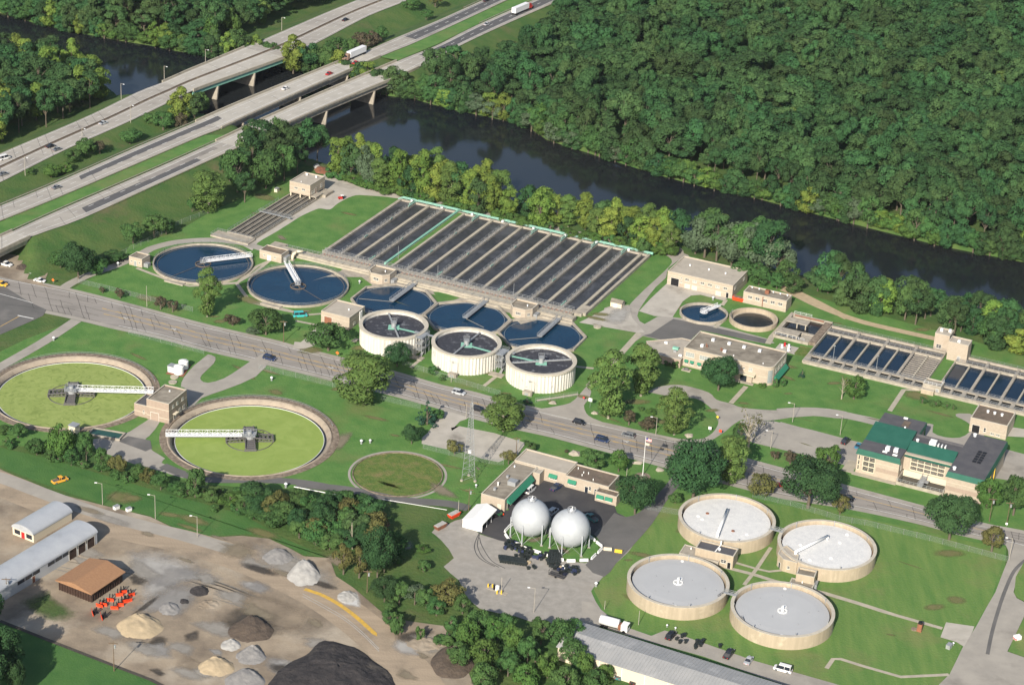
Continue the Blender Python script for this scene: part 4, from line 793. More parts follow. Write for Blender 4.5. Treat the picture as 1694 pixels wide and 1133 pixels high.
rl = MB(); rail(rl, [(0, -5.3, 1.7), (110, -5.3, 1.7)], h=1.1, step=2.4, r=.055); rail(rl, [(-14, -9.0, 1.7), (112, -9.0, 1.7)], h=1.0, step=3, r=.035); rail(rl, [(-14, -5.4, 1.7), (0, -5.4, 1.7)], h=1.0, step=2.4); rl.build('railing', 'steel', t)
MB().box(-22, -16, -7.5, -1.5, 0, .9).build('valve_chamber', 'concrete', t)
for (u, v_), lb in ():
    pass
t = thing('bent_pipe', 'thick cream bent pipe rising beside the small brick hut', 'pipe', g('D', 505, 645), GA)
MB().tube((0, 0, 0), (0, .2, 2.2), .55, n=10).tube((0, .2, 2.2), (.8, 2, 3.2), .55, n=10).tube((.8, 2, 3.2), (2.6, 3.6, 3.2), .55, n=10).smooth().build('pipe', 'cream', t); MB().box(-.9, .9, -.9, .9, 0, .3).build('base', 'concrete', t)
# --- inlet channels under the pump house
t = thing('grit_channels', 'five narrow dark parallel channels running under the pump house near the highway', 'basin', g('D', 105, 470, .5), GA)
WG = 12.4; LG = 51.2
MB().box(.1, WG-.1, .2, LG-.2, .1, .25).build('water', 'dark_water', t)
for i in range(6): x = i*WG/5; MB().box(x-.22, x+.22, 0, LG, 0, .8).build('dividing_wall', 'concrete', t)
for i in range(5): MB().box(i*WG/5+1.1, i*WG/5+1.35, .3, LG-1, .1, .45).build('launder', 'concrete', t)
MB().box(-.3, WG+.3, -.6, -.01, 0, 1.0).build('end_wall', 'concrete', t); MB().box(-.3, WG+.3, LG+.01, LG+.5, 0, 1).build('end_wall', 'concrete', t); MB().box(-4.5, WG+.8, -6.5, -.62, 0, .7).build('outlet_box', 'concrete', t)
b = MB().box(-.5, WG+2.2, 24.5, 25.6, 1.0, 1.15); rail(b, [(-.5, 24.5, 1.1), (WG+2.2, 24.5, 1.1)]); rail(b, [(-.5, 25.6, 1.1), (WG+2.2, 25.6, 1.1)]); b.build('footbridge', 'steel', t)
b = MB(); rail(b, [(WG+.2, 0, 1.0), (WG+.2, 42, 1.0)]); rail(b, [(-.2, 0, 1.0), (-.2, 40, 1.0)]); rail(b, [(-4.4, -6.3, .7), (WG, -6.3, .7), (WG, -1, .7)]); rail(b, [(-4.4, -6.3, .7), (-4.4, -1, .7), (WG, -1, .7)]); b.build('railing', 'steel', t)
# --- right-hand basins
B0 = g('G', 145, 345, .5)
def LB(u, v): return (B0[0]+UX*u-UY*v, B0[1]+UY*u+UX*v)
def bank(o, L_, thick, thin, label, empty=None):
    t = thing('settling_basins', label, 'basin', LB(o, 0), GA, 'rectangular settling basins on the right')
    MB().box(.1, L_-.1, .3, 21.8, .05, .16).build('water', 'deep_water', t)
    for x in thick: MB().box(x-.5, x+.5, 0, 27.5, 0, 1.0).build('dividing_wall', 'concrete', t)
    for x in thin: MB().box(x-.3, x+.3, .3, 21.9, 0, .9).build('dividing_wall', 'concrete_path', t)
    ow = MB().box(-.5, -.02, -7, 28, 0, 1.05); ow.box(L_+.02, L_+.5, -7, 28, 0, 1.05); ow.box(-.02, L_+.02, 27.6, 28.4, 0, 1.05); ow.box(-.02, L_+.02, -7.5, -7.02, 0, 1.05); ow.box(-.02, L_+.02, 21.9, 22.9, 0, .95); ow.build('outer_wall', 'concrete', t)
    MB().box(0, L_, 22.91, 27.58, .05, .2).build('channel_water', 'dark_water', t); MB().box(0, L_, 25.6, 26.2, .2, .6).build('launder', 'steel_dark', t)
    dk = MB().box(-.01, L_+.01, -1.3, -.02, .6, 1.0); dk.box(-.01, L_+.01, -6.4, -5.6, .6, 1.0)
    x = 0.0; k = 0
    while x < L_-.8:
        wdt = .9 if k % 2 else 1.5; dk.box(x, x+wdt, -5.58, -1.32, .5, .99); x += wdt+3.1+(.2 if k % 3 else 0); k += 1
    dk.build('gallery_deck', 'concrete', t); MB().box(0, L_, -6.9, -.1, .05, .3).build('gallery_water', 'dark_water', t)
    for y, st in ((-.1, 2.0), (-1.6, 2.0), (-6.9, 2.2), (-5.7, 2.2), (22.9, 2.0), (22.0, 2.0), (28.2, 2.4)):
        b = MB(); rail(b, [(0, y, 1.0), (L_, y, 1.0)], h=1.0, step=st, r=.035); b.build('railing', 'steel', t)
    return t
t = bank(0, 44.2, [11, 22.4, 33.6], [5.5, 16.8, 28, 39.2], 'rectangular blue water basins left of the square brick tower')
MB().box(34.3, 43.9, .3, 21.6, .165, .22).build('drained_floor', 'steel_dark', t)
fl = MB()
for i in range(12): fl.box(34.4, 43.8, 1+i*1.75, 1.22+i*1.75, .25, .45)
fl.build('flight_boards', 'concrete', t)
for u in (9.5, 26): b = MB().cyl(0, 0, 1, 7, .1, .07, 6); b.box(-.4, .4, -.15, .15, 6.9, 7.1); o = b.build('lamp_pole', 'steel', t); o.location = (u, -1.2, 0)
bank(49.8, 62, [11, 22.4, 33.6, 45, 56], [5.5, 16.8, 28, 39.2, 50.5], 'rectangular blue water basins right of the square brick tower, running off the edge')
t = bank_box = None
t = thing('screen_chamber', 'open stained concrete chamber with platforms on posts, left of the rectangular basins', 'basin', LB(0, 0), GA)
w_ = MB().box(-17, -16.2, 8.4, 30.4, 0, 1.4); w_.box(-16.2, -.6, 29.4, 30.2, 0, 1.6); MB().box(-3.3, -.6, 9, 29.39, 0, 1.3).build('stained_deck', 'rubble', t); w_.box(-16.2, -3.3, 15, 16.4, 0, 1.2); w_.box(-16.2, -3.3, 8.4, 9, 0, 1.1); w_.box(-7.5, -3.3, 9, 15, 0, .9); w_.build('wall', 'concrete', t)
MB().box(-16.2, -3.3, 9, 29.4, .03, .12).build('sump_water', 'dark_water', t); MB().box(-15.5, -3.8, 29.2, 29.38, 1.0, 1.5).build('painted_band', 'rust', t)
for y0, x0 in ((20.4, -16), (9.4, -16)):
    p = MB().box(x0, x0+8.2, y0, y0+4.0, 2.0, 2.35); b = p.build('platform', 'concrete', t)
    for dx in (4.2, 7.6):
        for dy in (.4, 3.5): MB().box(x0+dx-.2, x0+dx+.2, y0+dy-.2, y0+dy+.2, 0, 2.0).build('post', 'concrete_path', b)
b = MB(); rail(b, [(-16, 30, 1.6), (-9, 30, 1.6)]); rail(b, [(-16.4, 8.7, 1.2), (-5, 8.7, 1.2)]); b.build('railing', 'steel_white', t)
for i, (u, v_) in enumerate(((-11, 1), (-8.8, 2.4), (-10.6, 3.0), (-8, -.4))):
    p = LB(u, v_); q = thing('pump_unit', ('leftmost white pump unit on the pad by the rectangular basins', 'white pump unit at the back right of the pad by the basins', 'red-topped pump unit at the back of the pad by the basins', 'white pump unit at the front right of the pad by the basins')[i], 'pump', p, GA)
    MB().cyl(0, 0, .2, 1.6, .5, .4, 12).build('motor', 'white' if i != 2 else 'red', q); MB().box(-.6, .6, -.6, .6, 0, .2).build('base', 'concrete', q); MB().tube((0, 0, .5), (1.0, 0, .5), .2, n=8).build('outlet_pipe', 'steel', q)
ground('pump_pad', [LB(-13, -2), LB(-5, -2), LB(-5, 4.5), LB(-13, 4.5)], 'paving_light', .09); ground('moss_bed', [LB(-5.5, -1.5), LB(-1, -1.5), LB(-1, 6.5), LB(-5.5, 6.5)], 'moss', .1)
# ================================================================ BUILDINGS
def face(side, L, W):
    # returns function (u, out, z) -> local point, along side; outward normal out
    return {'f': lambda u, o, z: (u, -o, z), 'r': lambda u, o, z: (L+o, u, z), 'b': lambda u, o, z: (L-u, W+o, z), 'l': lambda u, o, z: (-o, W-u, z)}[side]
def panel(mb, f, u0, u1, z0, z1, o0, o1):
    c = [f(u0, o0, z0), f(u1, o0, z0), f(u1, o1, z0), f(u0, o1, z0)]; d = [(p[0], p[1], z1) for p in c]
    return mb.hexa(c, d)
def window(root, f, u, z, w, h, m='glass', nx=2, nz=2, nm='window'):
    fr = MB()
    for i in range(nx+1): x = u+(w-.1)*i/nx; panel(fr, f, x, x+.1, z, z+h, .0, .07)
    for i in range(nz+1): y = z+(h-.1)*i/nz; panel(fr, f, u+.02, u+w-.02, y, y+.1, .0, .066)
    panel(fr, f, u-.1, u+w+.1, z-.14, z-.01, 0, .14)
    a = fr.build(nm, 'frame', root); panel(MB(), f, u+.03, u+w-.03, z+.03, z+h-.03, -.0, .03).build('pane', m, a); return a
def door(root, f, u, w, h, m='steel', z=0):
    d = panel(MB(), f, u, u+w, z+.02, z+h, 0, .05).build('door', m, root)
    fr = MB(); panel(fr, f, u-.12, u, z, z+h+.12, 0, .09); panel(fr, f, u+w, u+w+.12, z, z+h+.12, 0, .09); panel(fr, f, u, u+w, z+h, z+h+.12, 0, .09); fr.build('door_frame', 'frame', d); return d
def build_block(root, P, z0, z1, wall='brick', roof='roof', par=.45, band=(.62,), trim='cap'):
    """P: convex-ish local polygon (ccw)"""
    MB().prism(P, z0, z1-par).build('wall', wall, root)
    n = len(P); cx = sum(p[0] for p in P)/n; cy = sum(p[1] for p in P)/n
    # parapet: inner offset polygon
    def inset(d):
        out = []
        for i in range(n):
            a, b, c = P[i-1], P[i], P[(i+1) % n]; d1 = (b[0]-a[0], b[1]-a[1]); d2 = (c[0]-b[0], c[1]-b[1]); l1, l2 = hypot(*d1) or 1, hypot(*d2) or 1
            n1 = (-d1[1]/l1, d1[0]/l1); n2 = (-d2[1]/l2, d2[0]/l2); k = 1+n1[0]*n2[0]+n1[1]*n2[1]
            out.append((b[0]+(n1[0]+n2[0])*d/k, b[1]+(n1[1]+n2[1])*d/k))
        return out
    def hoop(Pi, Po, a, b):
        return MB().add([(x, y, a) for x, y in Pi]+[(x, y, a) for x, y in Po]+[(x, y, b) for x, y in Po]+[(x, y, b) for x, y in Pi], [(i+n*q, i+n*((q+1) % 4), (i+1) % n+n*((q+1) % 4), (i+1) % n+n*q) for i in range(n) for q in range(4)])
    hoop(inset(.3), P, z1-par, z1-.08).build('parapet', wall, root)
    hoop(inset(.34), inset(-.05), z1-.08, z1+.03).build('coping', trim, root)
    MB().sheet(inset(.29), z1-par+.06).build('roof', roof, root)
    for b in band:
        z = z0+(z1-z0)*b; hoop(inset(.01), inset(-.03), z, z+.28).build('band', 'brick_band', root)
def rect(L, W, x=0, y=0): return [(x, y), (x+L, y), (x+L, y+W), (x, y+W)]
def vent(root, x, y, z, r=.5, h=.8, m='steel_white', nm='roof_vent'):
    r *= .78; h *= .8
    b = MB().cyl(x, y, z, z+h, r*.7, r*.7, 10).cyl(x, y, z+h, z+h+.25, r, r*.5, 10); return b.build(nm, m, root)
def house(v, A, z, name, label, cat='building', ang=GA): return thing(name, label, cat, g(v, A[0], A[1], z), ang)
# pump house by the highway
t = house('z10', (115, 370), 6.9, 'pump_house', 'two-storey tan pump house on posts over narrow dark channels')
build_block(t, rect(10, 12.5), 1.9, 6.9, band=(.18, .55)); F_ = face('f', 10, 12.5); S_ = face('r', 10, 12.5)
for u in (2.3, 6.0): window(t, F_, u, 3.9, 1.7, .95)
for u in (1.2, 2.6): window(t, S_, u, 2.6, .9, 1.3, nx=1)
door(t, S_, 4.2, 1.1, 2.2, 'rust', z=1.9); window(t, S_, 8.6, 3.2, 1.6, 1.6)
for x in (.2, 4.8, 9.4):
    for y in (.2, 6, 11.8): MB().box(x, x+.5, y, y+.5, 0, 1.9).build('post', 'cream', t)
vent(t, 2.4, 10.4, 6.5, .8); vent(t, 7.2, 10.0, 6.5, .7); vent(t, 4.4, 2.2, 6.5, .3, .3)
MB().box(10.03, 12.6, .5, 6, 1.6, 1.9).build('landing', 'concrete', t); MB().box(10.03, 14, 6.1, 13, 0, 1.2).build('loading_dock', 'concrete', t)
t = thing('ramp', 'small pale yellow ramp at the side of the pump house', 'ramp', g('z10', 705, 740), GA); MB().hexa([(-.8, -1.2, 0), (.8, -1.2, 0), (.8, 2.4, 0), (-.8, 2.4, 0)], [(-.8, -1.2, .3), (.8, -1.2, .3), (.8, 2.4, 1.7), (-.8, 2.4, 1.7)]).build('slope', 'cream', t)
rl = MB()
for s in (-.8, .8): rl.tube((s, -1.2, 1.0), (s, 2.4, 2.4), .05, n=4); rl.tube((s, -1.2, .2), (s, -1.2, 1), .05, n=4); rl.tube((s, 2.4, 1.6), (s, 2.4, 2.4), .05, n=4)
rl.build('handrail', 'steel', t)
# hut at the left of the first big tank
t = house('C', (803, 165), 3.6, 'valve_hut', 'small square tan hut left of the large blue tank nearest the highway'); build_block(t, rect(6, 5.6), 0, 3.6, roof='roof_stain'); F_ = face('f', 6, 5.6); door(t, F_, 2.4, 1, 2.1); window(t, F_, .8, 1.4, .8, .8, nx=1); window(t, F_, 4.4, 1.4, .8, .8, nx=1)
MB().box(6.05, 8, 1, 3, 0, 1.6).build('transformer_box', 'steel', t)
t = house('D', (300, 578), 3.7, 'valve_hut', 'small flat-roofed tan hut between the two large round blue tanks'); build_block(t, rect(10, 6.0), 0, 3.7, roof='roof_brown'); F_ = face('f', 10, 6); door(t, F_, 3.6, 1.6, 2.1, 'steel_white'); window(t, F_, 1.8, 1.4, .9, .9); window(t, F_, 6.6, 1.4, .9, .9); MB().box(10.05, 11.4, 1.5, 5, 0, 2.2).build('transformer_box', 'steel', t)
t = house('D', (685, 960), 5.2, 'garage', 'tan flat-roofed garage with brown door between blue tank and white tank'); build_block(t, rect(12.0, 12.0), 0, 5.2); F_ = face('f', 12, 12); S_ = face('r', 12, 12); door(t, F_, 1.4, 3.2, 3.4, 'rust'); window(t, S_, 3, 1.2, 1.6, 1); vent(t, 8.2, 6.5, 4.8, .45, .5)
for u in (7.8, 9): panel(MB(), S_, u, u+.5, 0.2, 4.6, 0, .3).build('downpipe', 'steel_white', t)
# octagonal control huts
for (v, x, y), lb in ((('D', 1035, 800), 'many-sided tan control hut with flat roof, beside the leftmost octagonal tank'), (('E', 600, 862), 'many-sided tan control hut with flat roof, beside the rightmost octagonal tank')):
    p = g(v, x, y); t = thing('control_hut', lb, 'building', (p[0]+1.2, p[1]+4.6), GA, 'control huts by the octagonal tanks')
    P = [(-4.6, 4), (-4.6, -1.6), (-2.6, -4), (2.6, -4), (4.6, -1.6), (4.6, 4)]; build_block(t, P, 0, 4.3, par=.7, roof='roof_stain')
    window(t, lambda u, o, z: (u, -4-o, z), -1.3, 1.6, 2.2, 1.1, nx=3); f2 = lambda u, o, z: (2.6+u*.64+o*.77, -4+u*.77-o*.64, z); window(t, f2, .9, 1.5, 1.2, 1.1); vent(t, 1.5, .5, 3.7, .4, .7)
    MB().box(4.7, 6.2, -1, 2, 0, 1.8).build('switch_box', 'steel', t)
    st = MB(); rail(st, [(-4.6, 4, 4.3), (-4.6, -1.6, 4.3)], step=1.4, r=.06); st.build('railing', 'steel', t)
# long workshop
t = house('F', (397, 257), 5.7, 'workshop', 'long two-storey tan workshop with an open roller door, near the river'); Lw, Ww = 27.3, 17.5
build_block(t, rect(Lw, Ww), 0, 5.7, band=(.3, .72)); F_ = face('f', Lw, Ww); S_ = face('r', Lw, Ww)
for i in range(6): window(t, F_, 7.4+i*3.2, 3.3, 1.7, 1.0, 'glass_block' if i % 3 == 1 else 'glass')
window(t, F_, 5.6, 3.5, .6, .8, nx=1); window(t, F_, 5.6, 1.9, .6, .8, nx=1); door(t, F_, 1.6, 3.3, 3.2, 'black')
for u in (7.6, 10.6, 20.6): door(t, F_, u, 1.9, 1.8, 'cream')
door(t, F_, 24.8, 1.0, 2.2, 'black')
for u in (2, 12): window(t, S_, u, 3.2, 1.8, 1.2)
for x, y in ((5.5, 10), (13.5, 10), (20.5, 10)): vent(t, x, y, 5.3, .55, .6)
t = house('F', (870, 385), 4.8, 'blower_house', 'low tan building with red roof hatch beside the small round tanks'); build_block(t, rect(17.6, 6.6), 0, 4.8, roof='roof_stain', band=(.35, .75)); F_ = face('f', 17.6, 6.6)
for i in range(5): window(t, F_, 1.9+i*3.1, 2.4, 1.8, 1.1)
MB().box(7.6, 9.2, 3, 4.6, 4.4, 5.8).build('roof_hatch', 'rust', t)
for i in range(6): vent(t, 1.5+i*2.9, 5.7, 4.4, .45, .5)
panel(MB(), F_, 7.9, 8.2, .2, 4.4, 0, .2).build('downpipe', 'rust', t)
t = thing('dumpster', 'red open dumpster between the workshop and the low blower house', 'dumpster', g('F', 795, 442), GA)
MB().hexa([(.3, .2, .2), (4.4, .2, .2), (4.4, 1.9, .2), (.3, 1.9, .2)], [(0, 0, 1.6), (4.7, 0, 1.6), (4.7, 2.1, 1.6), (0, 2.1, 1.6)]).build('bin', 'orange_red', t); MB().box(.3, 4.4, .2, 1.9, 1.61, 1.65).build('load', 'rubble', t)
for x in (1.2, 2.4, 3.6): MB().box(x, x+.15, -.06, .05, .3, 1.5).build('rib', 'orange_red', t)
# administration building
t = house('F', (498, 735), 7.4, 'office_building', 'two-storey tan office building with rounded corner, green awnings and a canopied entrance'); La, Wa = 34, 16.3
P = [(0, 0), (La-3, 0)]+[(La-3+3*sin(a), 3-3*cos(a)) for a in [radians(q) for q in range(15, 91, 15)]]+[(La, Wa), (0, Wa)]
build_block(t, P, 0, 7.4, roof='roof_stain', band=(.08, .42, .84), par=.5); F_ = face('f', La, Wa); S_ = face('r', La, Wa)
for u, w_ in ((.8, 3.4), (6.2, 4), (12, 4.4), (17.8, 4.2)): window(t, F_, u, 4.2, w_, 1.7, 'glass_block', nx=4, nz=2)
window(t, F_, 25.2, 4.3, 1.4, 1.4, 'glass_block'); window(t, F_, 23.0, 4.6, .7, .7, nx=1, nz=1)
for u in (.8, 3.0, 5.8, 8.6, 12, 15, 18):
    a = window(t, F_, u, 1.2, 1.2, 1.3); MB().hexa([F_(u-.15, .05, 2.1), F_(u+1.35, .05, 2.1), F_(u+1.35, .8, 2.1), F_(u-.15, .8, 2.1)], [F_(u-.15, .05, 2.8), F_(u+1.35, .05, 2.8), F_(u+1.35, .3, 2.75), F_(u-.15, .3, 2.75)]).build('awning', 'green_cloth', t)
cw = MB(); cw.lathe([(3.04, 1), (3.04, 6)], 10, La-3, 3, a0=radians(-62), a1=radians(-28)); cw.build('curved_glass', 'glass_block', t)
ent = MB().box(20.8, 27, -1.0, -.02, 0, 3.4); ent.build('entrance_porch', 'brick', t); MB().box(20.4, 28.2, -2.6, .0, 3.42, 3.8).build('canopy', 'cream', t); MB().box(22.6, 25, -1.06, -1.01, .1, 2.5).build('door', 'glass', t)
MB().box(19.8, 28, -2.4, -1.1, 0, .3).build('step', 'concrete', t)
MB().box(1, 4.4, -4, -2.2, 0, .35).build('plinth', 'concrete', t); MB().blob(2.7, -3.1, .35, 1.1, .7, .9, half=True, amp=.02).build('dome_light', 'steel_dark', t)
for i in range(4): window(t, S_, 3.6+i*3.2, 4.2, 2, 1.6)
MB().hexa([S_(3.2, .05, 1.6), S_(15.5, .05, 1.6), S_(15.5, 1.5, 1.6), S_(3.2, 1.5, 1.6)], [S_(3.2, .05, 2.9), S_(15.5, .05, 2.9), S_(15.5, .4, 2.8), S_(3.2, .4, 2.8)]).build('awning', 'green_cloth', t)
for x, y, m_ in ((7, 11.5, 'steel_white'), (13.2, 11.7, 'steel_white'), (19, 11.7, 'steel_white'), (25, 11.7, 'steel_white'), (5.2, 4.8, 'white'), (14, 4.6, 'white')): MB().box(x-.55, x+.55, y-.55, y+.55, 7, 7.9).build('roof_vent', m_, t)
for x, y in ((6.6, 5.2), (12.4, 5)): MB().tube((x, y, 7), (x, y, 8.4), .16, n=6).tube((x+.5, y, 7), (x+.5, y, 8.2), .14, n=6).build('roof_stack', 'rust', t)
vent(t, 18, 3.2, 7, .3, .4); vent(t, 29.5, 2.6, 7, .3, .3)
an = thing('office_annex', 'low flat concrete-roofed annex joined to the left end of the office building', 'building', t.location, GA)
build_block(an, [(-10.5, -2.4), (-.1, -2.4), (-.1, 15.5), (-6.5, 15.5), (-17, 6)], 0, 3.3, wall='brick_dark', roof='roof', band=(), par=.3)
for x, y, q in ((-4.5, 3.4, 'steel'), (-10, 8.4, 'white'), (-1.5, 1, 'white')): MB().box(x-.6, x+.6, y-.4, y+.4, 3.05, 3.7).build('roof_vent', q, an)
MB().box(-6.2, -4, 5, 6.2, 3.05, 3.9).build('air_handler', 'mint', an)
# square tower and low boxes by the basins
t = thing('screen_tower', 'tall square tan brick tower beside the right-hand basins', 'building', LB(43.6, 24.0), GA); build_block(t, rect(7.5, 5.5, 2, .1), 0, 7.4, band=()); build_block(t, rect(5.6, 6, -4.6, 5.61), 0, 7.0, band=()); door(t, face('f', 9, 9), 6, 1, 2.2)
window(t, lambda u, o, z: (-4.6+u, 5.61-o, z), 1, 1.2, 2, 1.5)
for x, y in ((-3, 9), (0, 9.8), (5.4, 2.2)): MB().box(x-.5, x+.5, y-.5, y+.5, 6.7, 7.8).build('roof_vent', 'white', t)
t = thing('valve_house', 'pale concrete house with railed roof at the foot of the grass strip between basins', 'building', LB(45, -6.8), GA); build_block(t, rect(6.6, 5.2), 0, 3.2, wall='concrete', roof='roof_stain', band=()); build_block(t, rect(4.6, 1.9, 0, -1.95), 0, 1.8, wall='tan_wall', roof='roof', band=(), par=.2); door(t, face('f', 6.6, 5.2), 4.9, 1.0, 2.1)
st = MB(); rail(st, [(0.2, 0.2, 3.2), (6.4, 0.2, 3.2), (6.4, 5, 3.2)], step=1.4, r=.05); st.build('railing', 'steel_white', t)
t = house('G', (1010, 680), 5.5, 'chemical_house', 'flat brown-roofed tan block with three white roof vents, beside the right-hand basins'); build_block(t, rect(13, 12), 0, 5.5, roof='roof_brown', band=(.3,)); F_ = face('f', 13, 12); door(t, F_, 1.0, 2.6, 3.0, 'black'); window(t, F_, 5, 1.2, .9, 1.6, nx=1); window(t, F_, 7.5, .8, 1.4, .8); window(t, F_, 9.5, .8, 1.4, .8)
for x in (4.2, 6.6, 9.2): vent(t, x, 7.5, 5.1, .75, .9)
t = thing('tool_cart', 'yellow machine parked in the open doorway of the three-vent block', 'machine', g('R', 1240, 335), GA); MB().box(-.7, .7, -.9, .9, .3, 1.5).build('body', 'yellow', t)
for sx in (-.5, .5): MB().cyl(sx, -.8, .0, .35, .3, n=8).build('wheel', 'black', t)
# green-roofed building
t = house('R', (0, 510), 9, 'pumping_station', 'large tan building with green metal roof edges and dark flat roofs, right side'); 
def fascia(root, P, z0, z1, out=.5, m='green_metal', closed=False):
    mb = MB(); Q = P+([P[0]] if closed else [])
    for a, b in zip(Q[:-1], Q[1:]):
        d = (b[0]-a[0], b[1]-a[1]); l = hypot(*d); n_ = (d[1]/l*out, -d[0]/l*out); e = (d[0]/l*out, d[1]/l*out)
        mb.hexa([(a[0]-.0, a[1], z0), (b[0], b[1], z0), (b[0]+n_[0]+e[0], b[1]+n_[1]+e[1], z0), (a[0]+n_[0]-e[0], a[1]+n_[1]-e[1], z0)], [(a[0], a[1], z1), (b[0], b[1], z1), (b[0]+n_[0]*.2, b[1]+n_[1]*.2, z1), (a[0]+n_[0]*.2, a[1]+n_[1]*.2, z1)])
    return mb.build('fascia', m, root)
def louvre(root, f, u, z, w, h, nx, nz):
    a = panel(MB(), f, u, u+w, z, z+h, 0, .04).build('window', 'glass', root); fr = MB()
    for i in range(nx+1): x = u+w*i/nx; panel(fr, f, x-.09, x+.09, z, z+h, .04, .12)
    for i in range(nz+1): y = z+h*i/nz; panel(fr, f, u, u+w, y-.12, y+.12, .04, .11)
    for i in range(nz*4): y = z+h*(i+.5)/(nz*4); panel(fr, f, u, u+w, y-.03, y+.03, .04, .08)
    fr.build('louvre', 'cream', a)
MB().prism(rect(14.4, 19), 0, 8.3).build('wall', 'brick', t); MB().prism(rect(14.4, 10.9, 0.3, 19.01), 0, 8.3).build('wall', 'brick', t)
MB().prism(rect(15.9, 13.6, 14.41, 5.8), 2.5, 8.3).build('wall', 'brick', t); MB().prism(rect(12.2, 30.6, 30.6, -.4), 0, 8.4).build('wall', 'brick', t)
MB().box(0, 14.4, 0, 7.3, 8.31, 8.95).build('roof', 'roof_dark', t); MB().box(.2, 15, 19.4, 30.3, 8.31, 8.9).build('roof', 'roof_dark', t); MB().box(14.42, 30.6, 12.8, 19.4, 8.31, 8.7).build('roof', 'roof_dark', t); MB().box(30.62, 42.8, -.4, 30.6, 8.41, 9.0).build('roof', 'roof_dark', t)
MB().hexa([(0, 7.31, 8.31), (14.4, 7.31, 8.31), (14.4, 19.38, 8.31), (0, 19.38, 8.31)], [(0, 7.31, 9.0), (14.4, 7.31, 9.0), (14.4, 19.38, 10.4), (0, 19.38, 10.4)]).build('sloping_roof', 'green_metal', t)
MB().hexa([(14.5, 5.2, 7.4), (30.5, 5.2, 7.4), (30.5, 12.79, 8.3), (14.5, 12.79, 8.3)], [(14.5, 5.0, 7.7), (30.5, 5.0, 7.7), (30.5, 12.79, 9.9), (14.5, 12.79, 9.9)]).build('sloping_roof', 'green_metal', t)
MB().box(14.5, 30.6, 19.2, 19.5, 8.7, 9.5).build('parapet', 'roof_dark', t)
fascia(t, [(0, 7.3), (0, 0), (14.4, 0), (14.4, 7.3)][0:3], 7.0, 8.96); fascia(t, [(30.62, -.4), (42.8, -.4), (42.8, 30.6)], 7.1, 9.02); fascia(t, [(15.0, 19.6), (15, 30.3), (.2, 30.3)], 7.6, 8.92, .25)
F_ = lambda u, o, z: (u, -o, z)
louvre(t, F_, .4, 1.2, .7, 5.6, 1, 3); louvre(t, F_, 2.2, 1.2, 4.0, 5.6, 2, 3); louvre(t, lambda u, o, z: (14.41+u, 5.8-o, z), 2.4, 2.9, 11.6, 4.6, 5, 3)
for z in (2.2, 5.0):
    for a, b, y in ((6.8, 14.3, 0), (30.7, 42.7, -.4)): MB().box(a, b, y-.04, y, z, z+1.5 if z < 3 else z+.25).build('band', 'brick_dark' if z < 3 else 'brick_band', t)
window(t, lambda u, o, z: (14.4+o, u, z), 2.4, 3.5, 1.2, 1.8, nx=1)
MB().box(8, 10.4, 23.5, 27.5, 8.95, 9.1).build('skylight_curb', 'roof_brown', t); vent(t, 9.6, 22.4, 8.9, .5, .4); MB().box(7.2, 8.6, 29, 29.8, 8.9, 9.3).build('roof_vent', 'white', t)
for x, y in ((9, 3.9), (11.8, 4.0)): MB().box(x-.7, x+.7, y-.8, y+.8, 8.96, 10.2).build('air_handler', 'steel_white', t)
for x, y in ((8.6, 2.0), (12.2, 1.4)): MB().box(x-.8, x+.8, y-.5, y+.5, 8.96, 9.2).build('roof_hatch', 'white', t)
for x, y, r_ in ((16.0, 15.2, .8), (32.2, 28.6, .9), (32.2, 1.8, .9)): vent(t, x, y, 8.7 if x < 20 else 9, r_, 1.1)
MB().box(20.2, 22.4, 14, 16.6, 8.71, 10.4).build('air_handler', 'white', t)
for x in (23.2, 24.4, 25.6): MB().box(x-.2, x+.2, 14.6, 16, 8.71, 9.7).build('roof_vent', 'white', t)
for i in range(5):
    for j in range(2): MB().box(36+j*1.6, 37.3+j*1.6, 10+i*1.9, 11.3+i*1.9, 9.01, 9.15).build('skylight', 'black', t)
for y in (2, 8, 14): o = MB().box(43.0, 43.25, y, y+.3, .1, 6.8).build('downpipe', 'yellow', t)
pt = MB().box(14.5, 30.5, -1.6, -1.2, 0, 1.2); pt.box(14.45, 14.9, -1.2, 5.75, 0, 2.0); pt.box(30.1, 30.55, -1.2, 5.75, 0, 2.0); pt.build('pit_wall', 'concrete', t); MB().box(15, 30, -1.19, 5.7, .02, .25).build('pit_water', 'dark_water', t)
MB().box(14.9, 30.1, 5.3, 5.78, .26, 2.49).build('pit_apron', 'cream', t)
b = MB().beam((22.5, 5.5, 2.0), (22.3, -1.6, 1.4), 1.6, .2); b.box(21.4, 24.4, 1.4, 3.2, 1.6, 1.85); rail(b, [(21.6, 5.3, 2), (21.5, -1.6, 1.4)], step=1.4, r=.06); rail(b, [(23.3, 5.3, 2), (23.2, -1.6, 1.4)], step=1.4, r=.06); b.build('catwalk', 'steel', t)
b = MB(); rail(b, [(14.5, -1.4, 1.2), (30.5, -1.4, 1.2)], step=1.5, r=.06); b.build('railing', 'steel', t)
MB().box(-4.5, -.7, -1.5, 7, 0, .12).build('forecourt', 'concrete_path', t); MB().box(-.7, 14.45, -2.2, -.04, 0, .12).build('forecourt', 'concrete_path', t)
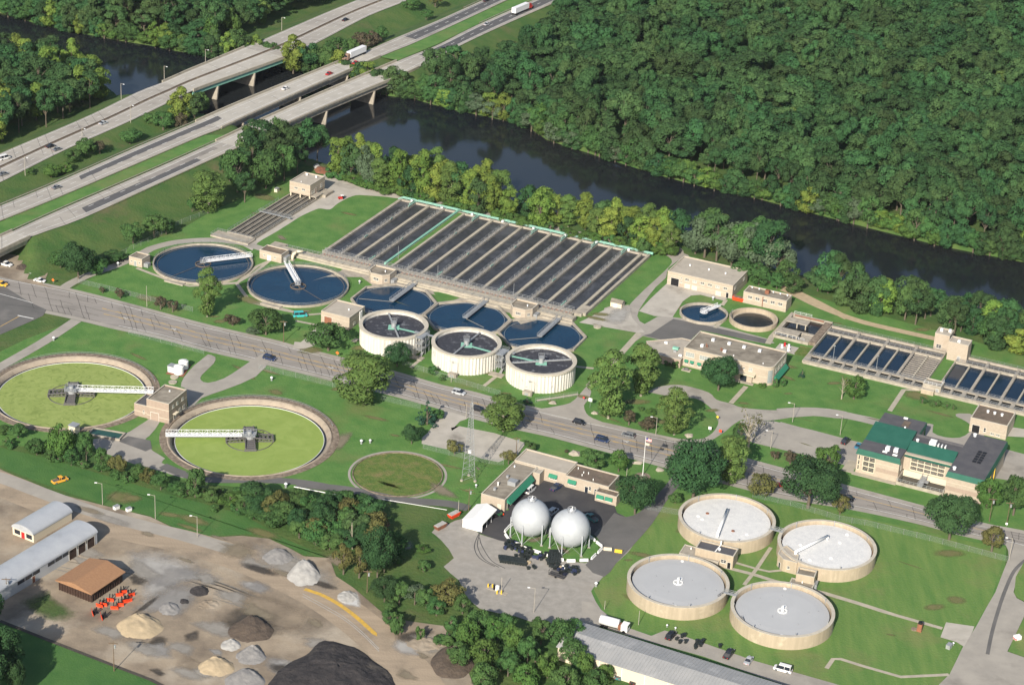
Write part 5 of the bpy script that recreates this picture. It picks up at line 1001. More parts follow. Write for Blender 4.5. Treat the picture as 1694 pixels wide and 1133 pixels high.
# L-shaped depot building
t = house('W', (400, 70), 4.5, 'depot_building', 'long low L-shaped tan depot building with green awnings and stained flat roofs'); 
build_block(t, rect(8.4, 25, 0, -34.3), 0, 4.4, roof='roof_stain', band=()); build_block(t, rect(18.6, 9.1, -.0, -9.2), 0, 4.75, roof='roof', band=()); build_block(t, rect(15.2, 9.0, 18.61, -9.6), 0, 4.3, roof='roof_brown', band=())
build_block(t, rect(2.4, 3.6, 8.42, -12.9), 0, 4.3, roof='roof', band=(), par=.3); build_block(t, rect(7.5, 3.4, 30.6, -13.01), 0, 3.5, roof='roof_brown', band=(), par=.3)
fs = lambda u, o, z: (8.4+o, -34.3+u, z)
MB().hexa([fs(1.4, .05, 2.6), fs(19.8, .05, 2.6), fs(19.8, 1.5, 2.4), fs(1.4, 1.5, 2.4)], [fs(1.4, .05, 4.0), fs(19.8, .05, 4.0), fs(19.8, .3, 3.9), fs(1.4, .3, 3.9)]).build('awning', 'green_cloth', t)
for i in range(5): door(t, fs, 2+i*3.5, 2.6, 2.9, 'steel_dark')
fm = lambda u, o, z: (u, -9.2-o, z)
for u in (12.6, 19.6):
    window(t, lambda q, o, z: (q, (-9.2 if u < 15 else -9.6)-o, z), u+.2, 1.4, 2.6, 1.2, nx=3); y0 = -9.2 if u < 15 else -9.6
    MB().hexa([(u, y0-.05, 2.4), (u+3.0, y0-.05, 2.4), (u+3.0, y0-1.0, 2.3), (u, y0-1.0, 2.3)], [(u, y0-.05, 3.3), (u+3.0, y0-.05, 3.3), (u+3.0, y0-.3, 3.2), (u, y0-.3, 3.2)]).build('awning', 'green_cloth', t)
for u in (31.2, 34.2): MB().hexa([(u, -13.05, 1.7), (u+2.6, -13.05, 1.7), (u+2.6, -13.9, 1.6), (u, -13.9, 1.6)], [(u, -13.05, 2.6), (u+2.6, -13.05, 2.6), (u+2.6, -13.3, 2.5), (u, -13.3, 2.5)]).build('awning', 'green_cloth', t); window(t, lambda q, o, z: (q, -13.01-o, z), u+.3, 1.0, 2, .9)
fe = lambda u, o, z: (u, -9.6-o, z)
for u in (25.6, 29.0): door(t, fe, u, 1.1, 2.2, 'glass')
window(t, fe, 26.9, 1.2, .9, 1.4, nx=1)
door(t, lambda u, o, z: (u, -34.3-o, z), 6.0, 1.1, 2.2, 'cream')
MB().box(4.6, 7.4, -24.5, -22, 4.02, 5.5).build('air_handler', 'steel', t); MB().box(2.2, 3, -30, -29.2, 4.02, 4.9).build('roof_vent', 'steel', t); MB().box(2.2, 3, -20.4, -19.6, 4.02, 4.8).build('roof_vent', 'steel', t); vent(t, 1.6, -12.6, 4, .4, .6); vent(t, 2.2, -26.4, 4, .4, 1.4, 'white')
R = random.Random(3)
for i in range(5): vent(t, R.uniform(20, 32), R.uniform(-8, -2), 3.9, .25, .6, 'white')
# white tent
t = thing('storage_tent', 'small white pitched tent shed with an open side, by the depot yard entrance', 'tent', g('K', 232, 560, 3), radians(-22.5)); L1, W1 = 6.8, 10.6
MB().box(0, L1, 0, .12, 0, 2.8).box(0, .12, .13, W1, 0, 2.8).build('wall', 'white', t); MB().hexa([(-.2, -.2, 2.8), (L1/2, -.2, 4.1), (L1/2, W1+.2, 4.1), (-.2, W1+.2, 2.8)], [(-.2, -.2, 2.9), (L1/2, -.2, 4.22), (L1/2, W1+.2, 4.22), (-.2, W1+.2, 2.9)]).build('roof_panel', 'white', t)
MB().hexa([(L1/2, -.2, 4.1), (L1+.2, -.2, 2.8), (L1+.2, W1+.2, 2.8), (L1/2, W1+.2, 4.1)], [(L1/2, -.2, 4.22), (L1+.2, -.2, 2.9), (L1+.2, W1+.2, 2.9), (L1/2, W1+.2, 4.22)]).build('roof_panel', 'white', t)
MB().add([(0, .06, 2.8), (L1, .06, 2.8), (L1/2, .06, 4.1)], [(0, 1, 2)]).build('gable', 'white', t)
for y in (.1, 3.6, 7.1, W1): MB().box(L1-.12, L1, y-.1, y+.1, 0, 2.8).build('post', 'steel_white', t)
for i in range(4): MB().box(-.2, L1/2, 1+i*2.8, 1.15+i*2.8, 4.0, 4.0+.01).build('seam', 'cream', t) if False else None
# digester control rooms
t = thing('digester_house', 'tan control house with dark roof built onto the white-lidded digester near the elm', 'building', (g('X', 130, 285, 4.6)), radians(-20.5)); build_block(t, rect(12.2, 5.4), 0, 4.6, wall='tan_wall', roof='roof_dark', band=(), par=.5); F_ = face('f', 12.2, 5.4)
window(t, F_, 8.3, 1.6, 1.8, 1.2); door(t, F_, 10.5, 1.0, 2.2, 'black'); MB().tube((6, 1, 4.2), (6.6, 5, 4.6), .2, n=6).tube((6.6, 5, 4.6), (6.6, 5.2, 6.0), .2, n=6).build('gas_pipe', 'white', t); vent(t, 7.0, 2.4, 4.2, .6, .7, 'white')
t = thing('digester_vault', 'low pale concrete roofed vault beside the grey-lidded digester near the depot', 'building', g('X', -40, 340, 2.2), radians(-20.5)); build_block(t, rect(12.6, 5.8), 0, 2.2, wall='concrete', roof='concrete', band=(), par=.25)
for x, y in ((2.6, 4), (6.2, 2.6)): vent(t, x, y, 1.9, .35, .7, 'white')
t = thing('digester_house', 'tan control house with stained roof built onto the white-lidded digester by the lawn', 'building', g('X', 1175, 555, 4.8), radians(-17)); build_block(t, rect(5.6, 4.2), 0, 4.8, wall='tan_wall', roof='roof_stain', band=(), par=.6); window(t, face('r', 5.6, 4.2), 1, 1.4, .8, 1, nx=1)
MB().box(5.7, 6.5, .6, 3.4, 0, 1.9).build('switch_box', 'steel', t)
t = thing('digester_vault', 'low stained concrete vault beside the grey-lidded digester at the bottom', 'building', g('X', 1095, 665, 2.4), radians(-19)); build_block(t, rect(7.2, 4.2), 0, 2.4, wall='concrete', roof='roof_stain', band=(), par=.25); vent(t, 3.6, 2.6, 2.1, .3, .6, 'white')
t = thing('stair_annex', 'angular tan stair annex on the left flank of the lawn-side white-lidded digester', 'building', g('X', 970, 470, 0), radians(-19)); build_block(t, [(0, 0), (2.4, -2.6), (6.8, -2.9), (6.2, 1.8), (1.4, 6.0), (0, 4)], 0, 4.3, wall='tan_wall', roof='roof', band=(), par=.35)
window(t, lambda u, o, z: (2.4+u, -2.6-o-.07*u, z), 1.4, 1.4, .9, 1.0, nx=1); door(t, lambda u, o, z: (0+u*.68-o*.73, 0-u*.73-o*.68, z), 1.2, .9, 2.0, 'glass')
# bottom warehouse
wp = [g('M', 0, 722, 5), g('M', 1082, 1060, 5)]
wa_ = atan2(wp[1][1]-wp[0][1], wp[1][0]-wp[0][0]); WL = 95.0
t = thing('warehouse', 'long warehouse with ribbed grey metal roof at the bottom edge', 'building', (wp[0][0]-4*cos(wa_), wp[0][1]-4*sin(wa_)), wa_); Wd = 14.5
MB().box(0, WL, -Wd, 0, 0, 4.4).build('wall', 'cream', t)
MB().hexa([(-.4, -Wd-.5, 4.4), (WL, -Wd-.5, 4.4), (WL, -Wd/2, 5.6), (-.4, -Wd/2, 5.6)], [(-.4, -Wd-.5, 4.55), (WL, -Wd-.5, 4.55), (WL, -Wd/2, 5.75), (-.4, -Wd/2, 5.75)]).build('roof_panel', 'corrugated', t)
MB().hexa([(-.4, -Wd/2, 5.6), (WL, -Wd/2, 5.6), (WL, .4, 4.4), (-.4, .4, 4.4)], [(-.4, -Wd/2, 5.75), (WL, -Wd/2, 5.75), (WL, .4, 4.55), (-.4, .4, 4.55)]).build('roof_panel', 'corrugated', t)
rb = MB()
for i in range(95): 
    x = i*1.0; rb.beam((x, -Wd-.5, 4.6), (x, -Wd/2, 5.8), .1, .1); rb.beam((x, -Wd/2, 5.8), (x, .4, 4.6), .1, .1)
rb.build('roof_ribs', 'corrugated', t)
for x in range(6, 90, 7): MB().box(x, x+.16, -Wd-.2, -Wd-.01, .1, 4.35).build('downpipe', 'steel_white', t)
for x in (12, 33, 47): door(t, lambda u, o, z: (u, -Wd-o, z), x, 1.1, 2.2)
# curved roofed sheds at left
def barrel(name, label, p, ang, L, W, hs, hr, wall='shed_metal'):
    t = thing(name, label, 'building', p, ang); MB().box(0, L, 0, W, 0, hs).build('wall', wall, t)
    prof = [(W/2-W/2*1.03*cos(pi*i/12), hs+hr*sin(pi*i/12)) for i in range(13)]; mb = MB(); V = []
    for x in (-.3, L+.3): V += [(x, y, z) for y, z in prof]
    mb.add(V, [(i, i+1, 14+i, 13+i) for i in range(12)]+[tuple(range(12, -1, -1)), tuple(range(13, 26))]); mb.build('roof', 'shed_metal', t); return t
p0 = g('O', 45, 672); p1 = g('O', 517, 382); an_ = atan2(p1[1]-p0[1], p1[0]-p0[0]); Lh = hypot(p1[0]-p0[0], p1[1]-p0[1])
ext = 12.0; t = barrel('curved_shed', 'long shed with curved pale metal roof, beside the brown-roofed shed', (p0[0]-ext*cos(an_), p0[1]-ext*sin(an_)), an_, Lh+ext, 9.6, 3.9, 2.0)
# wall side facing camera is at local y=0
F_ = face('f', Lh+ext, 9.6)
nL = int((Lh+ext)/3.2)
for i in range(4, nL): 
    if i in (4, 8): continue
    panel(MB(), F_, i*3.2, i*3.2+2.9, 2.4, 3.5, 0, .05).build('window', 'glass', t)
for u in (Lh+ext-12.5, Lh+ext-8.5, Lh+ext-4.5): door(t, F_, u, 3.2, 3.4, 'shed_wood')
door(t, F_, ext+10, 1.2, 2.3, 'rust')
a0 = g('O', 180, 378); t = barrel('curved_shed', 'short shed with curved white metal roof, behind the long curved shed', (a0[0], a0[1]), an_, 17, 8.6, 2.8, 2.0, 'cream'); f_l = lambda u, o, z: (-o, 8.6-u, z)
for u in (.8, 5.6): panel(MB(), f_l, u, u+2.3, .8, 2.3, 0, .05).build('window', 'glass', t)
door(t, f_l, 3.6, 1.4, 2.3, 'red')
# brown-roofed timber shed
A_, B_, C_ = g('O', 300, 575, 3.4), g('O', 485, 648, 3.4), g('O', 668, 535, 3.4)
an_ = atan2(B_[1]-A_[1], B_[0]-A_[0]); L2 = hypot(B_[0]-A_[0], B_[1]-A_[1]); W2 = (C_[0]-B_[0])*-sin(an_)+(C_[1]-B_[1])*cos(an_)
t = thing('timber_shed', 'square dark timber shed with brown shingled roof beside orange snow ploughs', 'building', A_, an_); MB().box(.4, L2-.4, .4, W2-.4, 0, 3.2).build('wall', 'shed_wood', t)
for i in range(12): MB().box(.6+i*1.0, .85+i*1.0, .22, .39, 0, 3.3).build('post', 'shed_wood', t)
for i in range(12): MB().box(L2-.39, L2-.2, .6+i*1.1, .85+i*1.1, 0, 3.3).build('post', 'shed_wood', t)
MB().add([(-.3, -.3, 3.2), (L2+.3, -.3, 3.2), (L2+.3, W2+.3, 3.2), (-.3, W2+.3, 3.2), (L2/2, -.3, 5.0), (L2/2, W2+.3, 5.0), (-.3, -.3, 3.4), (L2+.3, -.3, 3.4), (L2+.3, W2+.3, 3.4), (-.3, W2+.3, 3.4)],
         [(0, 1, 2, 3), (0, 6, 7, 1), (1, 7, 8, 2), (2, 8, 9, 3), (3, 9, 6, 0), (6, 4, 5, 9), (7, 8, 5, 4), (6, 7, 4), (8, 9, 5)]).build('roof', 'shingle', t); MB().add([(.2, -.1, 3.42), (L2-.2, -.1, 3.42), (L2/2, -.32, 4.9)], [(0, 1, 2)]).build('gable', 'shed_wood', t)
# small sheds, chemical tanks
t = thing('small_shed', 'small white shed with grey pitched roof at the corner of the dark basins', 'shed', g('E', 1165, 778), GA); MB().box(0, 4.6, 0, 3.2, 0, 1.9).build('wall', 'cream', t)
MB().hexa([(-.2, -.2, 1.9), (4.8, -.2, 1.9), (4.8, 3.4, 1.9), (-.2, 3.4, 1.9)], [(-.2, 1.4, 2.9), (4.8, 1.4, 2.9), (4.8, 1.8, 2.9), (-.2, 1.8, 2.9)]).build('roof', 'roof_stain', t); door(t, face('f', 4.6, 3.2), 1.5, 1.2, 1.6, 'white')
t = thing('control_shed', 'small grey-roofed white shed beside two white tanks', 'shed', g('H', 1048, 172), GA); MB().box(0, 2.8, 0, 2.4, 0, 2.4).build('wall', 'steel_white', t); MB().box(-.15, 2.95, -.15, 2.55, 2.4, 2.6).build('roof', 'steel', t); door(t, face('f', 2.8, 2.4), .8, 1, 1.9, 'white')
for (x, y), lb in (((1118, 180), 'upright white round tank nearer the camera, beside a small grey-roofed shed'), ((1147, 148), 'upright white round tank farther back, beside a small grey-roofed shed')):
    t = thing('chemical_tank', lb, 'tank', g('H', x, y), 0); MB().cyl(0, 0, .15, 2.9, 1.75, n=28).build('shell', 'white', t); MB().cyl(0, 0, 2.9, 3.3, 1.75, .3, 28).build('top', 'white', t); MB().cyl(1.1, 0, 3.0, 3.4, .25, n=10).build('hatch', 'steel', t)
ground('tank_pad', gp('H', [(1035, 185), (1085, 130), (1195, 128), (1145, 205)]), 'rust', .13)
# two-storey pump building between green ponds
t = house('H', (915, 338), 7.6, 'pump_building', 'tan two-storey building with stained roof between the two green tanks', ang=radians(-20.5)); build_block(t, rect(8.6, 12.2), 0, 7.6, roof='roof_stain', band=(.2, .62), par=.5, wall='brick_dark'); build_block(t, rect(5, 8.4, -5.02, .3), 0, 4.6, wall='brick_dark', roof='roof_dark', band=(.4,), par=.4)
S_ = face('r', 8.6, 12.2); F_ = face('f', 8.6, 12.2)
for u in (2.2, 5, 8.6): window(t, S_, u, 4.9, 1.2, 1.1, 'glass_block')
for u in (6.6, 9.2): window(t, S_, u, 1.4, 1.4, 1.4)
door(t, S_, 3.2, 1.2, 2.2, 'steel_dark'); MB().box(8.62, 9.8, 2.4, 4.8, 2.6, 2.8).build('canopy', 'cream', t); door(t, F_, 1.6, 3.0, 3.0, 'brick_dark'); window(t, lambda u, o, z: (-5.02+u, .3-o, z), 3.4, 1.6, .6, 1.2, nx=1)
MB().cyl(3.8, 9, 7.1, 7.6, .3, n=8).build('roof_vent', 'white', t)
t = thing('green_basin', 'small rectangular basin of dark green water below the left duckweed tank', 'basin', g('H', 545, 570), radians(-13)); b = MB().box(0, 11.6, 0, .5, 0, .8); b.box(0, 11.6, 4.6, 5.1, 0, .8); b.box(0, .5, .51, 4.59, 0, .8); b.box(11.1, 11.6, .51, 4.59, 0, .8); b.build('wall', 'concrete', t); MB().box(.5, 11.1, .51, 4.59, .05, .5).build('water', 'green_pool', t)
t = thing('small_shed', 'narrow pale shed with grey roof at the edge of the left duckweed tank', 'shed', g('H', 430, 552), GA); MB().box(0, 2.6, 0, 2.6, 0, 2.8).build('wall', 'cream', t); MB().box(-.2, 2.8, -.2, 2.8, 2.8, 3.0).build('roof', 'steel', t); door(t, face('f', 2.6, 2.6), .8, 1, 2)
# gas spheres
def sphere(px, py, lb, b0):
    c = g('P', px, py, 7.2); t = thing('gas_sphere', lb, 'tank', c, 0, 'silver gas holder spheres'); R_ = 6.05
    V = []; F = []; n, m = 48, 24
    mb = MB(); prof = [(R_*sin(pi*i/m)+1e-4, 7.2-R_*cos(pi*i/m)) for i in range(m+1)]; mb.lathe(prof, n).smooth().build('shell', 'sphere', t)
    for k in range(6):
        a = b0+k*pi/3; x, y = 6.15*cos(a), 6.15*sin(a); l = MB().cyl(x, y, 0, 7.4, .2, n=10); l.build('leg', 'sphere', t); MB().box(x-.45, x+.45, y-.45, y+.45, 0, .25).build('footing', 'concrete', t)
        a2 = a+pi/3; x2, y2 = 6.15*cos(a2), 6.15*sin(a2); MB().tube((x, y, .4), (x2, y2, 6.6), .05, n=4).tube((x2, y2, .4), (x, y, 6.6), .05, n=4).build('brace', 'steel', t)
    h = MB().cyl(0, 0, 13.2, 13.8, .5, n=10); rail(h, arc(0, 0, 1.3, 13.15, 8), h=1.0, r=.05, closed=True); h.tube((0, 0, 13.8), (.3, 0, 14.8), .15, n=6); h.build('top_platform', 'steel_white', t); return c
s1 = sphere(878.2, 855.4, 'silver gas sphere on legs, nearer the depot building', radians(-113)); s2 = sphere(700+863/3.54, 700+612/3.54, 'silver gas sphere on legs, nearer the yellow road barriers', radians(-113))
# ================================================================ BRIDGES
def pt_on(line, x, y):   # nearest param
    best = min(range(len(line)), key=lambda i: hypot(line[i][0]-x, line[i][1]-y)); return best
def bridge(k, a, b, label, piers, girder='concrete', par='concrete_path'):
    u, l = HW[k]; U = resample(u, 400); L = resample(l, 400)
    i0 = pt_on(L, *a); i1 = pt_on(L, *b); lo, hi = min(i0, i1), max(i0, i1)
    j0 = pt_on(U, *L[lo]); 
    c0 = L[lo]; t = thing('road_bridge', label, 'bridge', (c0[0], c0[1], 0), 0)
    n = 24; Ls = resample(L[lo:hi+1], n); Us = [U[pt_on(U, *p)] for p in Ls]; sh = lambda p: (p[0]-c0[0], p[1]-c0[1])
    Ls = [sh(p) for p in Ls]; Us = [sh(p) for p in Us]
    def slab(A, B, z0, z1):
        m = MB(); q = len(A); m.add([(x, y, z0) for x, y in A]+[(x, y, z0) for x, y in B]+[(x, y, z1) for x, y in B]+[(x, y, z1) for x, y in A], [(i+q*s_, i+1+q*s_, i+1+q*((s_+1) % 4), i+q*((s_+1) % 4)) for i in range(q-1) for s_ in range(4)]+[(0, q, 2*q, 3*q), (q-1, 4*q-1, 3*q-1, 2*q-1)]); return m
    slab(Us, Ls, HZ-.5, HZ-.03).build('deck', 'concrete', t)
    for A, s in ((Us, -1), (Ls, 1)):
        # outward direction
        O = []
        for i, p in enumerate(A):
            q = (Ls if A is Us else Us)[i]; d = hypot(p[0]-q[0], p[1]-q[1]); e = ((p[0]-q[0])/d, (p[1]-q[1])/d); O.append((e, p))
        out = lambda r_: [(p[0]+e[0]*r_, p[1]+e[1]*r_) for e, p in O]
        slab(out(.0), out(.45), HZ-.5, HZ+.95).build('parapet', par, t)
        slab(out(-.7), out(-.15), HZ-2.5, HZ-.51).build('girder', girder, t)
    MB().strip([(x, y) for x, y in Us], [(x, y) for x, y in Ls], HZ+.012).build('deck_surface', 'deck_light', t)
    for f in piers:
        i = int(f*(n-1)); p, q = Ls[i], Us[i]; d = (Ls[min(i+1, n-1)][0]-Ls[i-1][0], Ls[min(i+1, n-1)][1]-Ls[i-1][1]); dl = hypot(*d); e = (d[0]/dl*.7, d[1]/dl*.7); v = ((p[0]-q[0]), (p[1]-q[1])); vl = hypot(*v); v = (v[0]/vl, v[1]/vl)
        def quad(r_, w_): return [(q[0]-v[0]*r_-e[0]*w_, q[1]-v[1]*r_-e[1]*w_), (p[0]+v[0]*r_-e[0]*w_, p[1]+v[1]*r_-e[1]*w_), (p[0]+v[0]*r_+e[0]*w_, p[1]+v[1]*r_+e[1]*w_), (q[0]-v[0]*r_+e[0]*w_, q[1]-v[1]*r_+e[1]*w_)]
        MB().hexa([(x, y, -9) for x, y in quad(-1.2, .55)], [(x, y, HZ-2.5) for x, y in quad(.5, .55)]).build('pier', 'concrete', t)
    return t
bridge(0, g('A', 905, 425, HZ), g('B', 225, 292, HZ), 'west highway bridge with green girders over the river', (.3, .68), girder='mint')
bridge(1, g('A', 1045, 602, HZ), g('B', 705, 290, HZ), 'middle highway bridge over the river, carrying the truck with the red cab', (.16, .5, .82)); bpy.data.objects[-1] if False else None
bridge(2, g('A', 1120, 690, HZ), g('B', 900, 345, HZ), 'nearest highway bridge over the river, beside the tall riverside trees', (.3, .52, .78))
bridge(2, g('P', -55, 441, HZ), g('P', 50, 393, HZ), 'highway overpass above the side street at the left edge', (.5,), par='concrete')
def guard(name, pts, z, label, step=4.0, conc=False, h=.75):
    n = max(2, int(plen(pts)/step)); P = resample(pts, n); c0 = P[0]; t = thing(name, label, 'barrier', (c0[0], c0[1], 0), 0); P = [(p[0]-c0[0], p[1]-c0[1]) for p in P]
    zz = z if callable(z) else (lambda x, y: z)
    r_ = MB()
    for a, b in zip(P[:-1], P[1:]): r_.beam((*a, zz(*a)+h-.15), (*b, zz(*b)+h-.15), .12, .32)
    r_.build('rail', 'pole' if not conc else 'concrete', t)
    proto = MB().box(-.08, .08, -.08, .08, 0, h).build('post', 'wood', t); proto.location = (*P[0], zz(*P[0]))
    for p in P[1:][:95]: o = proto.copy(); COL.objects.link(o); o.location = (*p, zz(*p))
def inb(pts, f): return pts
for k, side, a, b, lb in ((1, 0, 12, 185, 'long guard rail along the far side of the middle highway, left part'), (1, 1, 12, 180, 'long guard rail between middle highway and its grass median, left part'), (2, 0, 12, 180, 'long guard rail on the median side of the nearest highway, left part'), (2, 1, 60, 190, 'long guard rail above the grassy slope of the nearest highway'),
                          (1, 0, 285, 395, 'guard rail along the far side of the middle highway, upper part'), (1, 1, 292, 395, 'guard rail between middle highway and median, upper part'), (2, 0, 300, 395, 'guard rail on the median side of the nearest highway, upper part'), (2, 1, 318, 395, 'guard rail by the wood on the nearest highway, upper part')):
    ln = resample(HW[k][side], 400)[a:b]; guard('guard_rail', offs(ln, .6 if side == 0 else -.6), HZ-.2, lb)
mb = MB(); ml = resample(frac(*HW[0], .5), 90); mo1, mo2 = offs(ml, .22), offs(ml, -.22)
q = len(ml); mb.add([(x, y, HZ+.02) for x, y in offs(ml, .35)]+[(x, y, HZ+.02) for x, y in offs(ml, -.35)]+[(x, y, HZ+.85) for x, y in offs(ml, -.12)]+[(x, y, HZ+.85) for x, y in offs(ml, .12)], [(i+q*s_, i+1+q*s_, i+1+q*((s_+1) % 4), i+q*((s_+1) % 4)) for i in range(q-1) for s_ in range(4)])
tag(mb.build('median_barrier', 'roof_brown'), 'brownish concrete barrier down the middle of the west highway', 'barrier')
# ================================================================ POLES, LAMPS, MASTS
def pole(v, b, tp, kind, label, group=None, ang=0):
    p = g(v, *b); h = max(3, hgt(v, b, tp)); t = thing({'lamp': 'street_lamp', 'util': 'utility_pole', 'post': 'signal_post'}[kind], label, {'lamp': 'street lamp', 'util': 'utility pole', 'post': 'post'}[kind], p, ang, group)
    MB().cyl(0, 0, 0, h, .11 if kind != 'util' else .15, .07, 8).build('pole', 'pole' if kind != 'util' else 'wood', t)
    if kind == 'lamp':
        MB().tube((0, 0, h-.2), (-1.6, 0, h+.15), .06, n=5).build('arm', 'pole', t); MB().box(-2.3, -1.5, -.2, .2, h+.05, h+.25).build('lamp_head', 'steel_white', t)
    elif kind == 'util':
        MB().box(-1.3, 1.3, -.08, .08, h-.8, h-.6).build('cross_arm', 'wood', t); MB().cyl(.45, 0, h-2.2, h-1.2, .3, n=8).build('transformer', 'steel', t)
    return t
pole('O', (545, 175), (543, 62), 'lamp', 'leftmost street lamp on the green verge above the dirt yard', ang=0)
pole('O', (825, 250), (822, 125), 'lamp', 'middle street lamp of three on the green verge above the dirt yard')
pole('O', (1048, 348), (1046, 237), 'lamp', 'rightmost street lamp of three on the green verge above the dirt yard')
pole('K', (648, 1108), (660, 965), 'lamp', 'lamp post standing in the open depot yard')
pole('O', (606, 1058), (601, 900), 'util', 'utility pole between dirt yard and the bottom-left lawn')
pole('Q', (773, 612), (773, 482), 'util', 'white utility pole with cross arm amid the thicket right of the dirt yard')
pole('K', (205, 545), (208, 450), 'post', 'thin bare pole beside the white tent'); pole('K', (266, 510), (270, 378), 'util', 'reddish wooden utility pole behind the white tent')
pole('K', (545, 175), (550, 78), 'util', 'utility pole at the edge of the pale parking lot'); pole('K', (560, 175), (565, 90), 'post', 'slim second pole at the edge of the pale parking lot')
pole('I', (337, 402), (342, 262), 'util', 'utility pole by the road beside the round tree near the garage'); pole('C', (915, 480), (910, 350), 'post', 'slim grey post on the lawn below the first large blue tank')
pole('J', (268, 800), (272, 708), 'post', 'slim post at the corner of the pale parking lot'); pole('L', (320, 300), (326, 190), 'lamp', 'street lamp on the lawn island by the main road')
pole('J', (175, 575), (180, 442), 'lamp', 'lamp post at the foot of the middle white tank'); pole('J', (675, 668), (676, 568), 'lamp', 'lamp post at the foot of the white tank nearest the gate')
pole('L', (1038, 385), (1046, 275), 'lamp', 'lamp post at the lower edge of the visitor parking'); pole('G', (310, 775), (320, 670), 'lamp', 'lamp post on the grass strip above the visitor parking, right one'); pole('G', (55, 705), (60, 605), 'lamp', 'lamp post by the curved visitor drive')
pole('N', (1099, 265), (1110, 135), 'util', 'utility pole with transformer right of the dark tree by the road'); pole('N', (1190, 288), (1203, 155), 'util', 'utility pole with wide cross arm at the right edge'); pole('N', (1205, 470), (1216, 352), 'lamp', 'lamp post where the side road leaves the main road')
pole('M', (258, 722), (262, 642), 'post', 'bare wooden pole on the lawn below the grey-lidded digester'); pole('O', (38, 670), (33, 560), 'util', 'pole at the near end of the long curved shed')
pole('M', (68, 635), (70, 598), 'post', 'short white signpost at the depot corner'); pole('W', (1335, 330), (1335, 250), 'post', 'short thin post beside the flagpole')
for i, (b, tp, lb) in enumerate((((118, 818), (117, 735), 'lamp post beside the west highway near the left edge'), ((612, 572), (612, 492), 'lamp post on the near side of the west highway'), ((568, 462), (568, 392), 'lamp post at the river edge of the west highway'), ((770, 382), (770, 310), 'lamp post on the west highway above the river'), ((963, 300), (963, 232), 'lamp post near the far end of the west highway bridge'), ((385, 640), (385, 600), 'short lamp post by the west highway median'), ((1320, 140), (1320, 82), 'lamp post on the west highway near the far woods'))):
    a = g('A', *b, HZ); x, y, z_ = ray('A', *tp); k = hypot(*a)/hypot(x, y); h = min(11, HC+z_*k-HZ); t = thing('highway_lamp', lb, 'street lamp', (a[0], a[1], HZ-.5), radians(-40))
    MB().cyl(0, 0, 0, h+.5, .14, .09, 8).build('pole', 'pole', t); MB().tube((0, 0, h+.4), (1.8, 0, h+.6), .06, n=5).build('arm', 'pole', t); MB().box(1.6, 2.4, -.2, .2, h+.5, h+.7).build('lamp_head', 'steel_white', t)
# lattice mast
t = thing('radio_mast', 'tall grey lattice radio mast left of the depot building', 'mast', g('P', 775, 793), 0); Hm = 28.5
mb = MB(); ft = MB()
W = lambda z: 2.2*(1-z/Hm)+.35
A3 = [radians(q) for q in (90, 210, 330)]
for k in range(3):
    mb.tube((W(0)*cos(A3[k]), W(0)*sin(A3[k]), 0), (W(Hm)*cos(A3[k]), W(Hm)*sin(A3[k]), Hm), .075, n=5); o = MB().cyl(W(0)*cos(A3[k]), W(0)*sin(A3[k]), 0, .5, .5, n=10).build('footing', 'concrete_path', t)
z = 0
while z < Hm-1:
    z2 = z+max(1.0, W(z)*.9)
    for k in range(3):
        a, b = A3[k], A3[(k+1) % 3]; mb.tube((W(z)*cos(a), W(z)*sin(a), z), (W(z2)*cos(b), W(z2)*sin(b), z2), .04, n=4); mb.tube((W(z2)*cos(a), W(z2)*sin(a), z2), (W(z2)*cos(b), W(z2)*sin(b), z2), .04, n=4)
    z = z2
mb.build('lattice', 'steel', t); MB().cyl(0, 0, Hm, Hm+2.5, .06, n=6).build('antenna', 'steel', t); MB().box(-.5, .5, -.5, .5, 10, 10.8).build('antenna_box', 'steel_white', t)
# flagpole
t = thing('flagpole', 'white flagpole with a striped flag and a smaller pale flag beneath', 'flagpole', g('P', 1063, 788), radians(-15)); MB().cyl(0, 0, .3, 15, .13, .07, 8).build('pole', 'white', t); MB().cyl(0, 0, 0, .35, 1.0, n=14).build('base', 'concrete', t); MB().ring(1.1, 2.6, 0, .12, 24).build('planting_ring', 'rubble', t)
def flag(z, w, h, mset, nm):
    V = []; nx = 8; mb = MB()
    for j, (z0, z1, m_) in enumerate(mset):
        q = MB()
        for i in range(nx+1):
            x = .1+w*i/nx; y = .18*sin(i*.9)*i/nx; dz = -.12*(i/nx)**1.5*w*.5
            q.v += [(x, y, z+z0*h+dz), (x, y, z+z1*h+dz), (x, y+.02, z+z0*h+dz), (x, y+.02, z+z1*h+dz)]
        q.f = [(4*i, 4*i+4, 4*i+5, 4*i+1) for i in range(nx)]+[(4*i+2, 4*i+3, 4*i+7, 4*i+6) for i in range(nx)]
        q.build(nm if j == 0 else 'flag_stripe', m_, t)
flag(13.3, 1.9, 1.1, [(k/7, (k+1)/7, 'flag_red' if k % 2 == 0 else 'white') for k in range(7)], 'flag'); MB().box(.12, .8, -.03, .16, 13.85, 14.4).build('flag_canton', 'flag_blue', t); flag(11.8, 1.3, .8, [(0, 1, 'cream')], 'small_flag')
